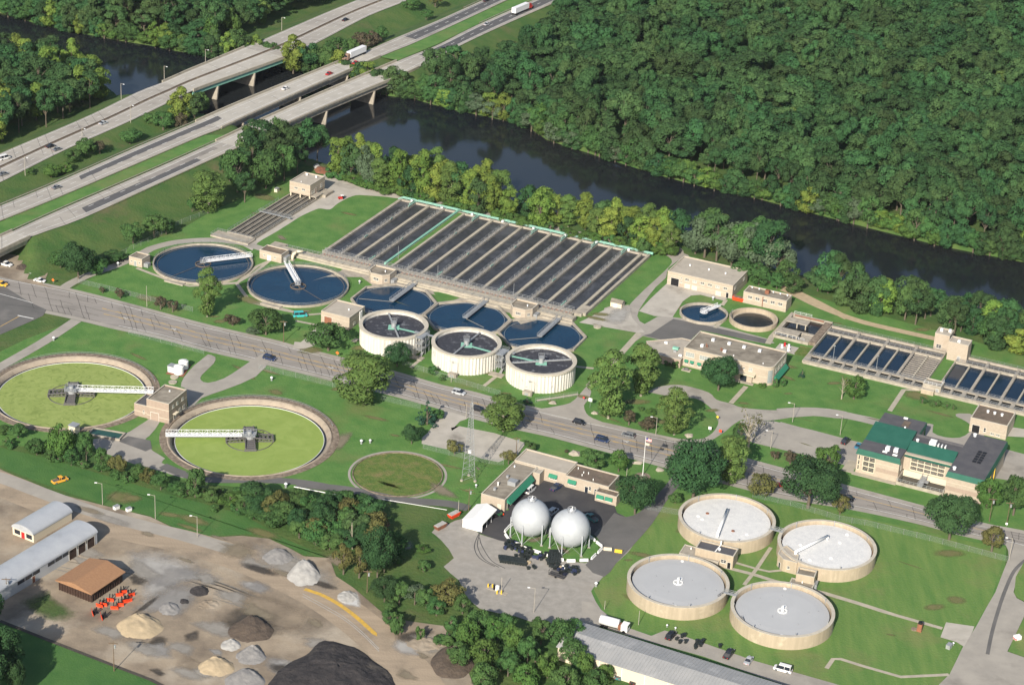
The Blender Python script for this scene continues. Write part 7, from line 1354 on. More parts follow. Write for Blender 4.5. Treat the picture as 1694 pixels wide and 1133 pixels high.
# snow ploughs
for i, (x, y) in enumerate(((487, 757), (535, 778), (525, 722), (548, 716), (583, 692), (607, 735), (636, 718), (634, 665), (655, 650), (662, 700), (700, 665), (688, 695))):
    t = thing('snow_plough', ('frontmost left orange plough blade', 'frontmost orange plough blade in the row', 'upright orange plough blade left, against the shed', 'second upright orange blade from the left', 'third upright orange blade from the left', 'flat orange plough blade in the middle front', 'flat orange blade beside the middle front one', 'upright orange blade, second last at the back', 'upright orange blade, last at the back', 'flat orange blade, third from right', 'tall orange blade at the right end', 'flat orange blade at the right end')[i]+' by the brown-roofed shed', 'snow plough', g('O', x, y), radians(20 if i in (0, 1) else 55+i*7), 'orange snow ploughs by the brown shed')
    w_ = 2.9 if i < 2 else 2.2; b = MB(); b.lathe([(.9, 0), (1.0, .25), (.9, .8), (.75, 1.15)], 8, 0, 0, a0=-.9, a1=.9); 
    bl = MB(); prof = [(0, 0), (.25, .1), (.35, .5), (.2, 1.1), (.05, 1.3)]
    V = [(x_*.9, -w_/2, z_) for x_, z_ in prof]+[(x_*.9, w_/2, z_) for x_, z_ in prof]+[(x_*.9+.08, -w_/2, z_) for x_, z_ in prof]+[(x_*.9+.08, w_/2, z_) for x_, z_ in prof]
    bl.add(V, [(k, k+1, k+6, k+5) for k in range(4)]+[(k+10, k+15, k+16, k+11) for k in range(4)]+[(4, 14, 19, 9), (0, 5, 15, 10)]); bl.build('blade', 'orange_red', t)
    MB().beam((.3, 0, .4), (1.7, 0, .4), .9, .25).beam((.4, -.7, .5), (1.6, 0, .5), .15, .15).beam((.4, .7, .5), (1.6, 0, .5), .15, .15).beam((1.0, -.4, .3), (1.5, -.4, 1.9), .3, .3).beam((1.0, .4, .3), (1.5, .4, 1.9), .3, .3).build('hitch_frame', 'black', t)

def sign(v, b, lb, m, sh='square', h=2.4, s_=.8):
    t = thing('road_sign', lb, 'sign', g(v, *b), radians(-20)); MB().cyl(0, 0, 0, h, .05, n=6).build('post', 'steel', t); z = h
    if sh == 'diamond': MB().hexa([(-s_*.7, -.1, z), (0, -.1, z-s_*.7), (s_*.7, -.1, z), (0, -.1, z+s_*.7)], [(-s_*.7, -.04, z), (0, -.04, z-s_*.7), (s_*.7, -.04, z), (0, -.04, z+s_*.7)]).build('plate', m, t)
    else: MB().box(-s_*.6, s_*.6, -.1, -.04, z-s_*.6, z+s_*.6).build('plate', m, t)
sign('I', (673, 498), 'orange diamond work sign beside the road left of the big tree', 'orange', 'diamond', 2, 1.0); sign('z9', (832, 655), 'orange sign on the grass beside the white boat hull', 'orange', 'diamond', 1.6, .9); sign('J', (1042, 735), 'white square sign on a post right of the gate drive', 'white', s_=1.1, h=3.2); sign('J', (1003, 690), 'small red sign at the gate drive barrier', 'flag_red', s_=.6, h=1.2)
sign('L', (657, 282), 'white sign at the entrance drive gate', 'white', h=1.6, s_=.9); sign('L', (722, 300), 'round red sign right of the entrance drive gate', 'orange_red', h=1.6, s_=.8); sign('L', (705, 212), 'yellow sign inside the bend of the entrance drive', 'yellow', 'diamond', 1.6, .8); sign('N', (1190, 290), 'pale round sign at the foot of the right utility pole', 'white', h=1.0, s_=.6)
t = thing('utility_box', 'white box with a red and blue stripe on the lawn at the right edge', 'utility box', g('N', 1247, 890), 0.4); MB().box(-1, 1, -.7, .7, 0, 1.4).build('casing', 'white', t); MB().box(-1.02, -.5, -.72, .72, .3, .7).build('stripe', 'flag_red', t)
for a, b, lb in (((362, 22), (638, 74), 'long white pipe lying beside the yard road, left one'), ((860, 92), (1222, 152), 'long thin white pipe lying beside the yard road, right one')):
    p, q = g('Q', *a), g('Q', *b); o = MB().tube((0, 0, .35), (q[0]-p[0], q[1]-p[1], .35), .16 if a[0] < 500 else .09, n=8).build('pipe', 'white'); o.location = (*p, 0); tag(o, lb, 'pipe')
# ================================================================ TREES
def crown_mesh(seed, W, H, base, nblob, nleaf, leaf, kind='round'):
    r = np.random.default_rng(seed); C = []; Rb = []
    k = 0
    while len(C) < nblob and k < 5000:
        k += 1; v = r.normal(size=3); v /= np.linalg.norm(v); rad = r.uniform(.35, 1)**.45
        if kind == 'cone': z = r.uniform(0, 1); a = r.uniform(0, 6.28); rr = (1-z)**.8*r.uniform(.3, .85); p = np.array([rr*cos(a)*W/2, rr*sin(a)*W/2, base+z*H*.92]); rb = W*.13*(1.25-z)
        elif kind == 'tall': z = r.uniform(-1, 1); a = r.uniform(0, 6.28); rr = (1-abs(z)**2.4)**.6*r.uniform(.2, .8); p = np.array([rr*cos(a)*W/2, rr*sin(a)*W/2, base+H*.5*(1+z*.88)]); rb = W*r.uniform(.12, .2)
        else:
            p = v*rad*np.array([W/2*.78, W/2*.78, H/2*.78]); p[2] = p[2]*(1.0 if p[2] > 0 else .8)+base+H/2; rb = W*r.uniform(.11, .21)
        C.append(p); Rb.append(rb)
    ctr = np.array([0, 0, base+H*.42]); V = []; 
    for p, rb in zip(C, Rb):
        n = max(8, int(nleaf*(rb/(W*.16))**2)); d = r.normal(size=(n, 3)); d /= np.linalg.norm(d, axis=1)[:, None]; out = (p-ctr)/(np.linalg.norm(p-ctr)+1e-6)
        d += out*.55; d[:, 2] += .25; d /= np.linalg.norm(d, axis=1)[:, None]
        pos = p+d*rb*r.uniform(.72, 1.12, (n, 1))*np.array([1, 1, .85]); nn = d+r.normal(size=(n, 3))*.28; nn /= np.linalg.norm(nn, axis=1)[:, None]
        t = np.cross(nn, r.normal(size=(n, 3))); t /= np.linalg.norm(t, axis=1)[:, None]; b = np.cross(nn, t); s = leaf*r.uniform(.55, 1.25, (n, 1))*.5; s2 = s*r.uniform(.6, 1, (n, 1))
        V.append(np.stack([pos-t*s-b*s2*.4, pos-b*s2, pos+t*s+b*s2*.3, pos+b*s2], 1))
    V = np.concatenate(V); n = len(V); me = bpy.data.meshes.new('crown'); me.vertices.add(n*4); me.vertices.foreach_set('co', V.reshape(-1)); me.loops.add(n*4); me.loops.foreach_set('vertex_index', np.arange(n*4, dtype=np.int32)); me.polygons.add(n); me.polygons.foreach_set('loop_start', np.arange(0, n*4, 4, dtype=np.int32)); me.update(calc_edges=True); me.validate()
    return me, C
def trunk_mesh(C, H, r0, seed, nl=9, pale=False):
    R = random.Random(seed); mb = MB(); top = H*.72; pts = [Vector((0, 0, -.6))]
    for i in range(1, 5): pts.append(Vector((R.uniform(-.25, .25)*i*.4, R.uniform(-.25, .25)*i*.4, top*i/4)))
    for i in range(4): mb.tube(pts[i], pts[i+1], r0*(1-i*.2), r0*(1-(i+1)*.2), n=7)
    cs = sorted(C, key=lambda c: c[2]); st = max(1, len(cs)//nl)
    for c in cs[::st]:
        z = min(top*.95, max(H*.15, c[2]*.6)); k = min(3, int(z/top*4)); a = pts[k]+(pts[k+1]-pts[k])*((z-top*k/4)/(top/4)); mid_ = a+(Vector(c)-a)*.5+Vector((0, 0, .3)); mb.tube(a, mid_, r0*.42, r0*.28, n=5); mb.tube(mid_, Vector(c)+Vector((0, 0, .2)), r0*.28, r0*.1, n=4)
    me = bpy.data.meshes.new('trunk'); me.from_pydata(mb.v, [], mb.f); me.update(); return me
TREE = {}   # kind -> list of (crown mesh, trunk mesh, height, width)
def variants(key, leafm, barkm, n, W, H, base, nblob, nleaf, leaf, kind='round', r0=.35, nl=9):
    TREE[key] = []
    for i in range(n):
        s = sum(map(ord, key))*7+i; cm, C = crown_mesh(s, W*(1+.12*sin(s)), H*(1+.1*cos(s)), base, nblob, nleaf, leaf, kind); tm = trunk_mesh(C, base+H, r0, s, nl); cm.materials.append(MATS[leafm]); tm.materials.append(MATS[barkm]); TREE[key].append((cm, tm, base+H, W))
variants('forest', 'leaf_forest', 'bark', 6, 12, 13, 5.5, 24, 120, .82)
TREE['edge'] = []; variants('edge', 'leaf_forest', 'bark', 3, 11, 14, .6, 34, 85, .9, 'tall')
variants('bank', 'leaf_bank', 'bark', 5, 11, 15.5, 1.0, 40, 100, .8, 'tall')
variants('dark', 'leaf_dark', 'bark', 3, 13, 10, 2.2, 50, 170, .52); variants('mid', 'leaf_mid', 'bark', 4, 10, 10, 1.2, 32, 95, .7)
variants('syc', 'leaf_syc', 'bark_pale', 3, 9, 16.5, 1.2, 50, 125, .58, 'tall', .32, 8); variants('lime', 'leaf_lime', 'bark', 3, 8, 7, .8, 24, 85, .6)
variants('olive', 'leaf_olive', 'bark', 3, 7, 5.5, .8, 20, 80, .5); variants('purple', 'leaf_purple', 'bark', 2, 6, 4.6, .8, 18, 60, .45); variants('spruce', 'leaf_spruce', 'bark', 2, 6, 9, .5, 26, 70, .5, 'cone'); variants('bush', 'leaf_mid', 'bark', 4, 5, 3.2, .0, 14, 70, .5)
variants('silver', 'leaf_silver', 'bark', 2, 10, 12, 1.0, 30, 80, .7); variants('ball', 'leaf_mid', 'bark', 1, 6.0, 4.8, .1, 60, 60, .35)
variants('sparse', 'leaf_olive', 'bark_pale', 2, 10, 15, 3.0, 16, 22, .5, 'tall', .4, 16); variants('bare', 'leaf_silver', 'bark_pale', 1, 7, 9, 3, 12, 2, .3, 'tall', .3, 12)
TN = {'edge': 'forest_tree', 'forest': 'forest_tree', 'bank': 'riverside_tree', 'dark': 'shade_tree', 'mid': 'broadleaf_tree', 'syc': 'sycamore_tree', 'lime': 'light_green_tree', 'olive': 'small_tree', 'purple': 'purple_leaved_tree', 'spruce': 'spruce_tree', 'bush': 'bush', 'silver': 'willow_tree', 'ball': 'clipped_bush', 'sparse': 'sycamore_tree', 'bare': 'dead_tree'}
TR = random.Random(21)
KD = {'syc': 'pale-limbed yellow-green', 'edge': 'low-branched green', 'forest': 'dark green', 'bank': 'yellow-green', 'mid': 'mid green', 'silver': 'grey-green', 'lime': 'bright green', 'dark': 'dark', 'bush': 'low'}
def terr(x, y):
    return float(terrain_h(np.array([[x]]), np.array([[y]]))[0, 0])
def plant(kind, x, y, h, w, label, group=None, z=0, rz=None, var=None):
    vs = TREE[kind]; cm, tm, H0, W0 = vs[TR.randrange(len(vs)) if var is None else var % len(vs)]; t = bpy.data.objects.new(TN[kind], None); COL.objects.link(t); t.location = (x, y, z); t.rotation_euler.z = TR.uniform(0, 6.28) if rz is None else rz; t.scale = (w/W0, w/W0, h/H0); t.empty_display_size = .5
    tag(t, label, 'bush' if kind in ('bush', 'ball') else 'tree', group)
    for nm, m in (('crown', cm), ('trunk', tm)): o = bpy.data.objects.new(nm, m); COL.objects.link(o); o.parent = t
    return t
def pt_(kind, v, base, top, wpx, label, group=None):
    p = g(v, *base); h = hgt(v, base, top); sc_ = VW[v][2]; d = p[1]*_cp+(HC)*_sp; w_ = wpx/sc_*d/FPX; return plant(kind, p[0], p[1], max(1.2, h*.97), w_, label, group)
for a in (('syc', 'P', (343, 524), (341, 444), 42, 'tall narrow yellow-green tree with white limbs, before the first large blue tank'), ('mid', 'P', (440, 554), (438, 509), 54, 'round green tree by the road beside the utility pole'), ('mid', 'P', (543, 580), (545, 533), 66, 'dense spreading tree in front of the flat-roofed garage'),
          ('syc', 'P', (602, 668), (595, 575), 92, 'very large tree leaning over the road near the leftmost white tank'), ('dark', 'P', (657, 606), (656, 570), 48, 'dark round tree against the wall of the leftmost white tank'), ('syc', 'P', (833, 713), (838, 648), 72, 'yellow-green tree between road and pale parking lot'),
          ('syc', 'P', (1006, 692), (1008, 578), 68, 'front tall sycamore at the gate drive with white limbs'), ('syc', 'P', (1060, 655), (1058, 557), 66, 'rear tall sycamore beside the office annex'), ('syc', 'P', (1115, 719), (1118, 641), 54, 'yellow-green tree on the lawn island by the entrance drive'), ('sparse', 'P', (1237, 746), (1245, 664), 58, 'thin white-trunked sycamore with almost bare crown'),
          ('mid', 'P', (1224, 730), (1224, 700), 32, 'small green tree left of the bare white sycamore'), ('dark', 'P', (1146, 826), (1155, 735), 108, 'huge dark spreading elm above the white-lidded digester'), ('syc', 'P', (1207, 800), (1207, 715), 62, 'lighter tree rising behind the huge dark elm'), ('ball', 'P', (1117, 832), (1117, 815), 25, 'round clipped bush left of the white-lidded digester'),
          ('dark', 'P', (1050, 850), (1050, 789), 70, 'dark green tree on a rounded grass tip by the depot drive'), ('mid', 'P', (983, 776), (983, 744), 50, 'dark bushy tree behind the depot building, left of two'), ('lime', 'P', (1023, 780), (1023, 742), 32, 'round pale green tree behind the depot building, right of two'), ('olive', 'P', (1257, 818), (1257, 785), 48, 'small olive-brown tree left of the large dark tree by the road'),
          ('dark', 'P', (1336, 840), (1338, 757), 116, 'large dark tree by the road above the white-lidded digesters'), ('olive', 'P', (1389, 850), (1389, 820), 36, 'small olive tree right of the large dark roadside tree'), ('lime', 'P', (1368, 782), (1370, 731), 46, 'single bright green tree beside the visitor parking'), ('dark', 'P', (1570, 892), (1572, 815), 96, 'dark round tree between the road and the green-roofed building'),
          ('olive', 'P', (1640, 912), (1640, 872), 46, 'reddish olive tree near the side road on the right'), ('lime', 'P', (1632, 840), (1634, 788), 44, 'light green tree at the right corner of the green-roofed building'), ('mid', 'P', (1676, 852), (1674, 786), 58, 'mid green tree at the right edge behind the utility poles'), ('lime', 'P', (1412, 660), (1414, 621), 40, 'bright green low tree on the lawn below the basins'), ('sparse', 'P', (1392, 660), (1390, 610), 30, 'half-bare grey tree on the lawn below the basins'),
          ('dark', 'P', (1188, 646), (1189, 588), 70, 'dark round tree in front of the office building'), ('purple', 'P', (1040, 703), (1040, 678), 26, 'small purplish tree beside the lawn island, left one'), ('purple', 'P', (1071, 711), (1071, 688), 38, 'small purplish tree beside the lawn island, right one'), ('olive', 'P', (752, 752), (752, 729), 30, 'small tree at the lower left of the pale parking lot'), ('olive', 'P', (841, 768), (841, 744), 26, 'small tree at the left end of the depot building'),
          ('bush', 'P', (877, 746), (877, 730), 24, 'dark bush at the right corner of the pale parking lot'), ('dark', 'P', (681, 734), (681, 703), 36, 'dark shrub at the left corner of the pale parking lot'), ('spruce', 'P', (706, 702), (704, 662), 40, 'blue-green spruce above the pale parking lot'), ('bush', 'P', (722, 692), (722, 680), 26, 'low hedge bush beside the spruce'),
          ('purple', 'P', (170, 485), (170, 474), 14, 'leftmost small purple bush on the lawn by the road'), ('purple', 'P', (199, 494), (199, 476), 20, 'purple tree next to the leftmost bush on the roadside lawn'), ('purple', 'P', (266, 512), (266, 491), 24, 'purple tree left of the tall sycamore, first of a pair'), ('purple', 'P', (286, 516), (286, 496), 22, 'purple tree left of the tall sycamore, second of a pair'), ('purple', 'P', (385, 538), (385, 520), 34, 'purplish shrub right of the tall sycamore'), ('silver', 'P', (420, 552), (420, 540), 30, 'silver-grey shrub at the foot of the roadside tree'),
          ('bush', 'F', (440, 860), (440, 820), 70, 'dark bush before the office annex, right one'), ('bush', 'F', (390, 850), (390, 820), 60, 'dark bush before the office annex, left one'), ('bush', 'F', (1062, 985), (1062, 930), 55, 'left of two dark bushes at the rounded office corner'), ('bush', 'F', (1112, 980), (1112, 925), 55, 'right of two dark bushes at the rounded office corner'), ('lime', 'F', (985, 985), (985, 955), 60, 'low yellow-green planting beside the office door'), ('spruce', 'F', (1232, 925), (1232, 870), 50, 'small dark conifer right of the office building'),
          ('bush', 'G', (750, 605), (750, 573), 60, 'left part of the dark hedge on the east lawn'), ('bush', 'G', (820, 620), (820, 585), 80, 'middle part of the dark hedge on the east lawn'), ('bush', 'G', (880, 630), (880, 605), 60, 'right part of the dark hedge on the east lawn'), ('bush', 'G', (915, 640), (915, 610), 36, 'round bush ending the dark hedge on the east lawn'), ('purple', 'L', (1062, 455), (1062, 395), 70, 'dull purple shrub below the visitor parking, left'), ('purple', 'L', (1160, 480), (1160, 400), 110, 'dull purple shrub below the visitor parking, middle'), ('purple', 'L', (1270, 500), (1270, 430), 90, 'dull purple shrub below the visitor parking, right'),
          ('lime', 'L', (290, 170), (290, 138), 70, 'low bright bush in the beds of the lawn island, right'), ('bush', 'L', (225, 148), (225, 122), 50, 'low dark bush in the beds of the lawn island, left'), ('purple', 'W', (775, 108), (775, 78), 52, 'small dark red shrub by the pale rock bed'), ('bush', 'C', (1640, 650), (1640, 600), 90, 'silver bush under the roadside tree'), ('bush', 'I', (1275, 600), (1275, 545), 90, 'dark bush in front of the middle white tank'), ('bush', 'I', (1330, 640), (1330, 610), 60, 'low bush by the fence at the middle white tank'), ('spruce', 'J', (650, 705), (650, 670), 70, 'dark low shrub behind the roadside tree'),
          ('bush', 'W', (1345, 420), (1345, 350), 60, 'bush hugging the right end of the depot building')):
    pt_(*a)
def polyfill(P, sp, seed, jit=.45):
    r = np.random.default_rng(seed); xs_ = [p[0] for p in P]; ys_ = [p[1] for p in P]; X, Y = np.meshgrid(np.arange(min(xs_), max(xs_), sp), np.arange(min(ys_), max(ys_), sp*.87)); X = X+(np.arange(X.shape[0]) % 2)[:, None]*sp/2
    X = X+r.uniform(-jit, jit, X.shape)*sp; Y = Y+r.uniform(-jit, jit, Y.shape)*sp; I = inside(X, Y, P); return list(zip(X[I], Y[I]))
# thicket between railway verge and tank yard
th = [('mid', 30, 724, 702, 34), ('mid', 61, 752, 724, 34), ('lime', 100, 758, 694, 52), ('mid', 143, 762, 716, 28), ('mid', 168, 780, 742, 24), ('olive', 196, 789, 752, 30), ('mid', 228, 794, 765, 24), ('olive', 245, 800, 774, 26), ('mid', 266, 810, 783, 32), ('mid', 323, 822, 774, 42), ('mid', 5, 718, 705, 30), ('mid', 85, 762, 735, 30), ('mid', 118, 770, 745, 26), ('mid', 290, 815, 795, 26), ('bush', 352, 830, 812, 36), ('lime', 380, 834, 815, 40), ('mid', 405, 848, 815, 40), ('olive', 447, 858, 824, 36), ('lime', 474, 862, 838, 26), ('mid', 495, 890, 855, 38), ('mid', 420, 858, 835, 34), ('mid', 520, 862, 830, 36), ('mid', 545, 870, 838, 32), ('mid', 571, 842, 812, 36), ('mid', 598, 836, 815, 30), ('olive', 545, 902, 880, 30), ('mid', 525, 888, 862, 34), ('mid', 560, 888, 858, 30), ('olive', 568, 950, 903, 36), ('olive', 594, 956, 908, 38), ('dark', 624, 955, 878, 62), ('dark', 600, 900, 868, 40), ('dark', 636, 998, 955, 50), ('mid', 660, 1000, 960, 36), ('silver', 686, 1000, 960, 40), ('mid', 705, 1005, 975, 34), ('olive', 742, 1000, 960, 54), ('mid', 722, 1018, 990, 40), ('mid', 765, 1015, 985, 36), ('lime', 770, 1075, 1020, 46), ('mid', 790, 1052, 1010, 44), ('lime', 815, 1060, 1015, 40), ('mid', 835, 1055, 1015, 36), ('lime', 800, 1105, 1055, 46), ('mid', 760, 1100, 1065, 40), ('lime', 850, 1080, 1030, 44), ('mid', 872, 1098, 1050, 44), ('mid', 895, 1065, 1020, 40), ('mid', 925, 1075, 1022, 48), ('lime', 905, 1120, 1075, 40), ('mid', 945, 1100, 1055, 44), ('lime', 965, 1120, 1075, 36), ('mid', 950, 1060, 1020, 36), ('mid', 840, 1118, 1075, 44), ('lime', 870, 1142, 1095, 44), ('mid', 800, 1145, 1100, 44), ('mid', 935, 1145, 1100, 44), ('mid', 985, 1145, 1105, 36), ('lime', 1000, 1125, 1095, 30), ('bush', 700, 945, 930, 30), ('bush', 660, 930, 915, 26), ('lime', 700, 915, 900, 24), ('bush', 745, 1040, 1020, 34)]
for i, (k, x, y, ty, w_) in enumerate(th):
    side = 'along the rail verge at the left' if x < 340 else 'in the thicket above the pale heaps' if x < 640 and y < 960 else 'in the thicket between dirt yard and depot' if x < 760 else 'in the wood at the bottom beside the warehouse'
    pt_(k, 'P', (x, y), (x, ty), w_, {'mid': 'green bushy tree', 'lime': 'light green tree', 'olive': 'olive green small tree', 'dark': 'dark heavy tree', 'bush': 'low green bush', 'silver': 'grey-green tree'}[k]+' '+side, {'along the rail verge at the left': 'trees along the rail verge', 'in the thicket above the pale heaps': 'trees of the upper thicket', 'in the thicket between dirt yard and depot': 'trees of the middle thicket', 'in the wood at the bottom beside the warehouse': 'trees of the bottom wood'}[side]+' ('+k+')')
pt_('bare', 'P', (583, 908), (585, 860), 30, 'bare grey dead tree standing in the thicket above the dirt yard')
for i, (x, y) in enumerate(polyfill([(355, 822), (430, 828), (560, 832), (640, 868), (652, 950), (600, 925), (560, 918), (500, 884), (420, 850)], 24, 6)):
    k = ('mid', 'forest', 'dark', 'olive', 'mid')[i % 5]; p = g('P', x, y+6); plant(k, p[0], p[1], TR.uniform(6, 10), TR.uniform(7, 10), {'mid': 'green', 'forest': 'deep green', 'dark': 'blackish green', 'olive': 'olive brown'}[k]+' tree inside the dense thicket above the dirt yard', 'inner trees of the dense thicket ('+k+')', -.5)
for i in range(34):   # undergrowth
    x = TR.uniform(350, 620); y = 812+(x-350)*.24+TR.uniform(-6, 34); pt_('bush', 'P', (x, y), (x, y-TR.uniform(8, 16)), TR.uniform(14, 28), 'low undergrowth bush in the thicket above the dirt yard', 'undergrowth bushes of the upper thicket')
for i in range(30):
    x = TR.uniform(0, 345); y = 728+x*.27+TR.uniform(-2, 12); pt_('bush', 'P', (x, y), (x, y-TR.uniform(8, 14)), TR.uniform(16, 28), 'low undergrowth bush along the rail verge at left', 'undergrowth bushes of the rail verge')
for i in range(26):
    x = TR.uniform(640, 980); y = 985+(x-640)*.35+TR.uniform(10, 60); pt_('bush' if i % 2 else 'mid', 'P', (x, y), (x, y-TR.uniform(12, 26)), TR.uniform(20, 32), ('low bush' if i % 2 else 'young tree')+' in the undergrowth left of the warehouse', 'undergrowth left of the warehouse '+('(bushes)' if i % 2 else '(young trees)'))
for x, y, ty, w_, lb in ((8, 1120, 1040, 70, 'big dark tree at the bottom left corner'), (-45, 1125, 1030, 90, 'large dark tree cut by the left edge near the bottom'), (-30, 1165, 1060, 90, 'dark tree below the left edge'), (25, 1150, 1085, 44, 'smaller dark tree at the bottom left corner'), (-60, 1080, 985, 80, 'dark tree beyond the left edge'), (-30, 1060, 960, 80, 'tall dark tree at the left edge near the bottom')):
    pt_('dark', 'P', (x, y), (x, ty), w_, lb)
# trees along the highway slope (pixel, height m, width m)
def at_terr(v, x, y, z): 
    p = g(v, x, y, z); return p
for k, x, y, z, h, w_, lb in (('dark', 130, 462, 0, 15, 15, 'large dark tree on the slope above the side street'), ('mid', 100, 440, 1, 7, 9, 'bushy tree left of the large dark slope tree'), ('mid', 160, 455, 0, 8, 8, 'bushy tree right of the large dark slope tree'), ('mid', 220, 400, 2, 8, 9, 'dark tree in the hollow by the slope fence'), ('mid', 255, 390, 1, 9, 10, 'dark tree beside the slope fence'), ('mid', 275, 385, 1, 6, 8, 'low tree at the end of the slope hedge'), ('syc', 345, 352, 0, 20, 16, 'tall olive tree left of the pump house wood'), ('mid', 318, 348, 1, 6, 6, 'small tree before the tall olive one'), ('mid', 190, 430, 0, 4, 12, 'hedge clump beside the slope fence')):
    p = g('P', x, y, z); plant(k, p[0], p[1], h, w_, lb, None, z-.3)
CR = [(393, 318, 20, 15), (418, 300, 22, 15), (405, 335, 15, 11), (440, 312, 19, 13), (455, 290, 22, 14), (430, 275, 21, 14), (470, 300, 17, 11), (480, 272, 22, 13), (505, 268, 21, 13), (460, 262, 20, 13), (380, 305, 14, 11), (525, 262, 17, 11), (412, 272, 18, 13), (492, 288, 15, 10)]
for i, (x, y, h, w_) in enumerate(CR): p = g('P', x, y); plant('forest' if i % 3 else 'mid', p[0], p[1], h, w_, 'tall %s tree in the clump between highway and pump house' % ('dark' if i % 3 else 'mid green'), 'tall trees beside the pump house'+(' of darker kind' if i % 3 else ''), -.5 if terr(*p) > -1 else terr(*p))
# riverside row
RB = random.Random(5)
row = [(556, 290), (600, 302), (617, 311), (650, 318), (668, 322), (700, 330), (760, 343), (830, 360), (900, 377), (960, 391), (1010, 401), (1072, 414), (1110, 420)]
R1 = gp('P', row); n = 0
for ln, off_ in ((R1, 0), (R1, 6.5)):
    pts = resample(offs(ln, off_), 25)
    for i, (x, y) in enumerate(pts):
        x += RB.uniform(-1.5, 1.5); y += RB.uniform(-1.5, 1.5); xf = i/25
        if off_ and .5 < xf < .56: continue
        if off_ == 0 and (.52 < xf < .58 or .62 < xf < .8 and RB.random() < .5): continue
        k = ('silver' if 1.5 < i < 4 and off_ == 0 else ('bank', 'bank', 'syc', 'edge', 'bank')[(i*3+(off_ > 0))%5]); h = RB.uniform(15, 21)*(.88 if xf > .5 else 1)
        plant(k, x, y, h, RB.uniform(8, 12), 'grey-green willow at the left end of the riverside row' if k == 'silver' else KD[k]+' riverside tree behind the dark basins', 'riverside row behind the dark basins ('+k+')', -.6 if off_ == 0 else max(RWL+.3, terr(x, y))-.2)
for i, (x, y) in enumerate(resample(offs(R1, -2.5), 46)):
    if RB.random() < .75: plant('lime' if RB.random() < .55 else 'bush', x+RB.uniform(-1, 1), y+RB.uniform(-1.5, 1), RB.uniform(3, 6), RB.uniform(5, 8), 'bright green undergrowth at the foot of the riverside row', 'undergrowth of the riverside row', -.2)
# clumps near the workshop & along the right bank
for x, y, h, w_, k in ((1150, 420, 17, 14, 'silver'), (1165, 426, 21, 16, 'silver'), (1185, 432, 23, 17, 'forest'), (1210, 440, 22, 16, 'silver'), (1228, 444, 20, 15, 'mid'), (1245, 448, 24, 17, 'silver'), (1268, 455, 23, 16, 'forest'), (1285, 460, 20, 15, 'silver'), (1172, 412, 18, 14, 'mid'), (1256, 440, 20, 15, 'mid'), (1225, 462, 10, 9, 'mid'), (1255, 472, 9, 9, 'mid'), (1180, 415, 18, 13, 'bank'), (1285, 478, 7, 8, 'mid'), (1310, 485, 7, 8, 'mid'), (1300, 470, 10, 9, 'mid')):
    p = g('P', x, y); plant(k, p[0], p[1], h, w_, ('big ' if h > 12 else 'low ')+KD[k]+' tree behind the long workshop', 'trees behind the workshop ('+k+(' tall' if h > 12 else '')+')', max(-3, terr(*p))-.3)
RP = gp('P', [(1330, 490), (1355, 470), (1400, 488), (1500, 508), (1600, 530), (1660, 540), (1700, 562), (1800, 620), (1800, 650), (1700, 603), (1640, 578), (1560, 553), (1480, 530), (1400, 512), (1345, 498)])
for i, (x, y) in enumerate(polyfill(RP, 7.2, 9)):
    px_ = i % 7; k = ('forest', 'edge', 'bank', 'edge', 'mid', 'forest', 'edge')[px_]; plant(k, x, y, TR.uniform(9, 17), TR.uniform(8, 13), KD[k]+' riverside tree behind the path and the rectangular basins', 'trees on the right bank behind the basins ('+k+')', max(RWL+.5, terr(x, y))-.3)
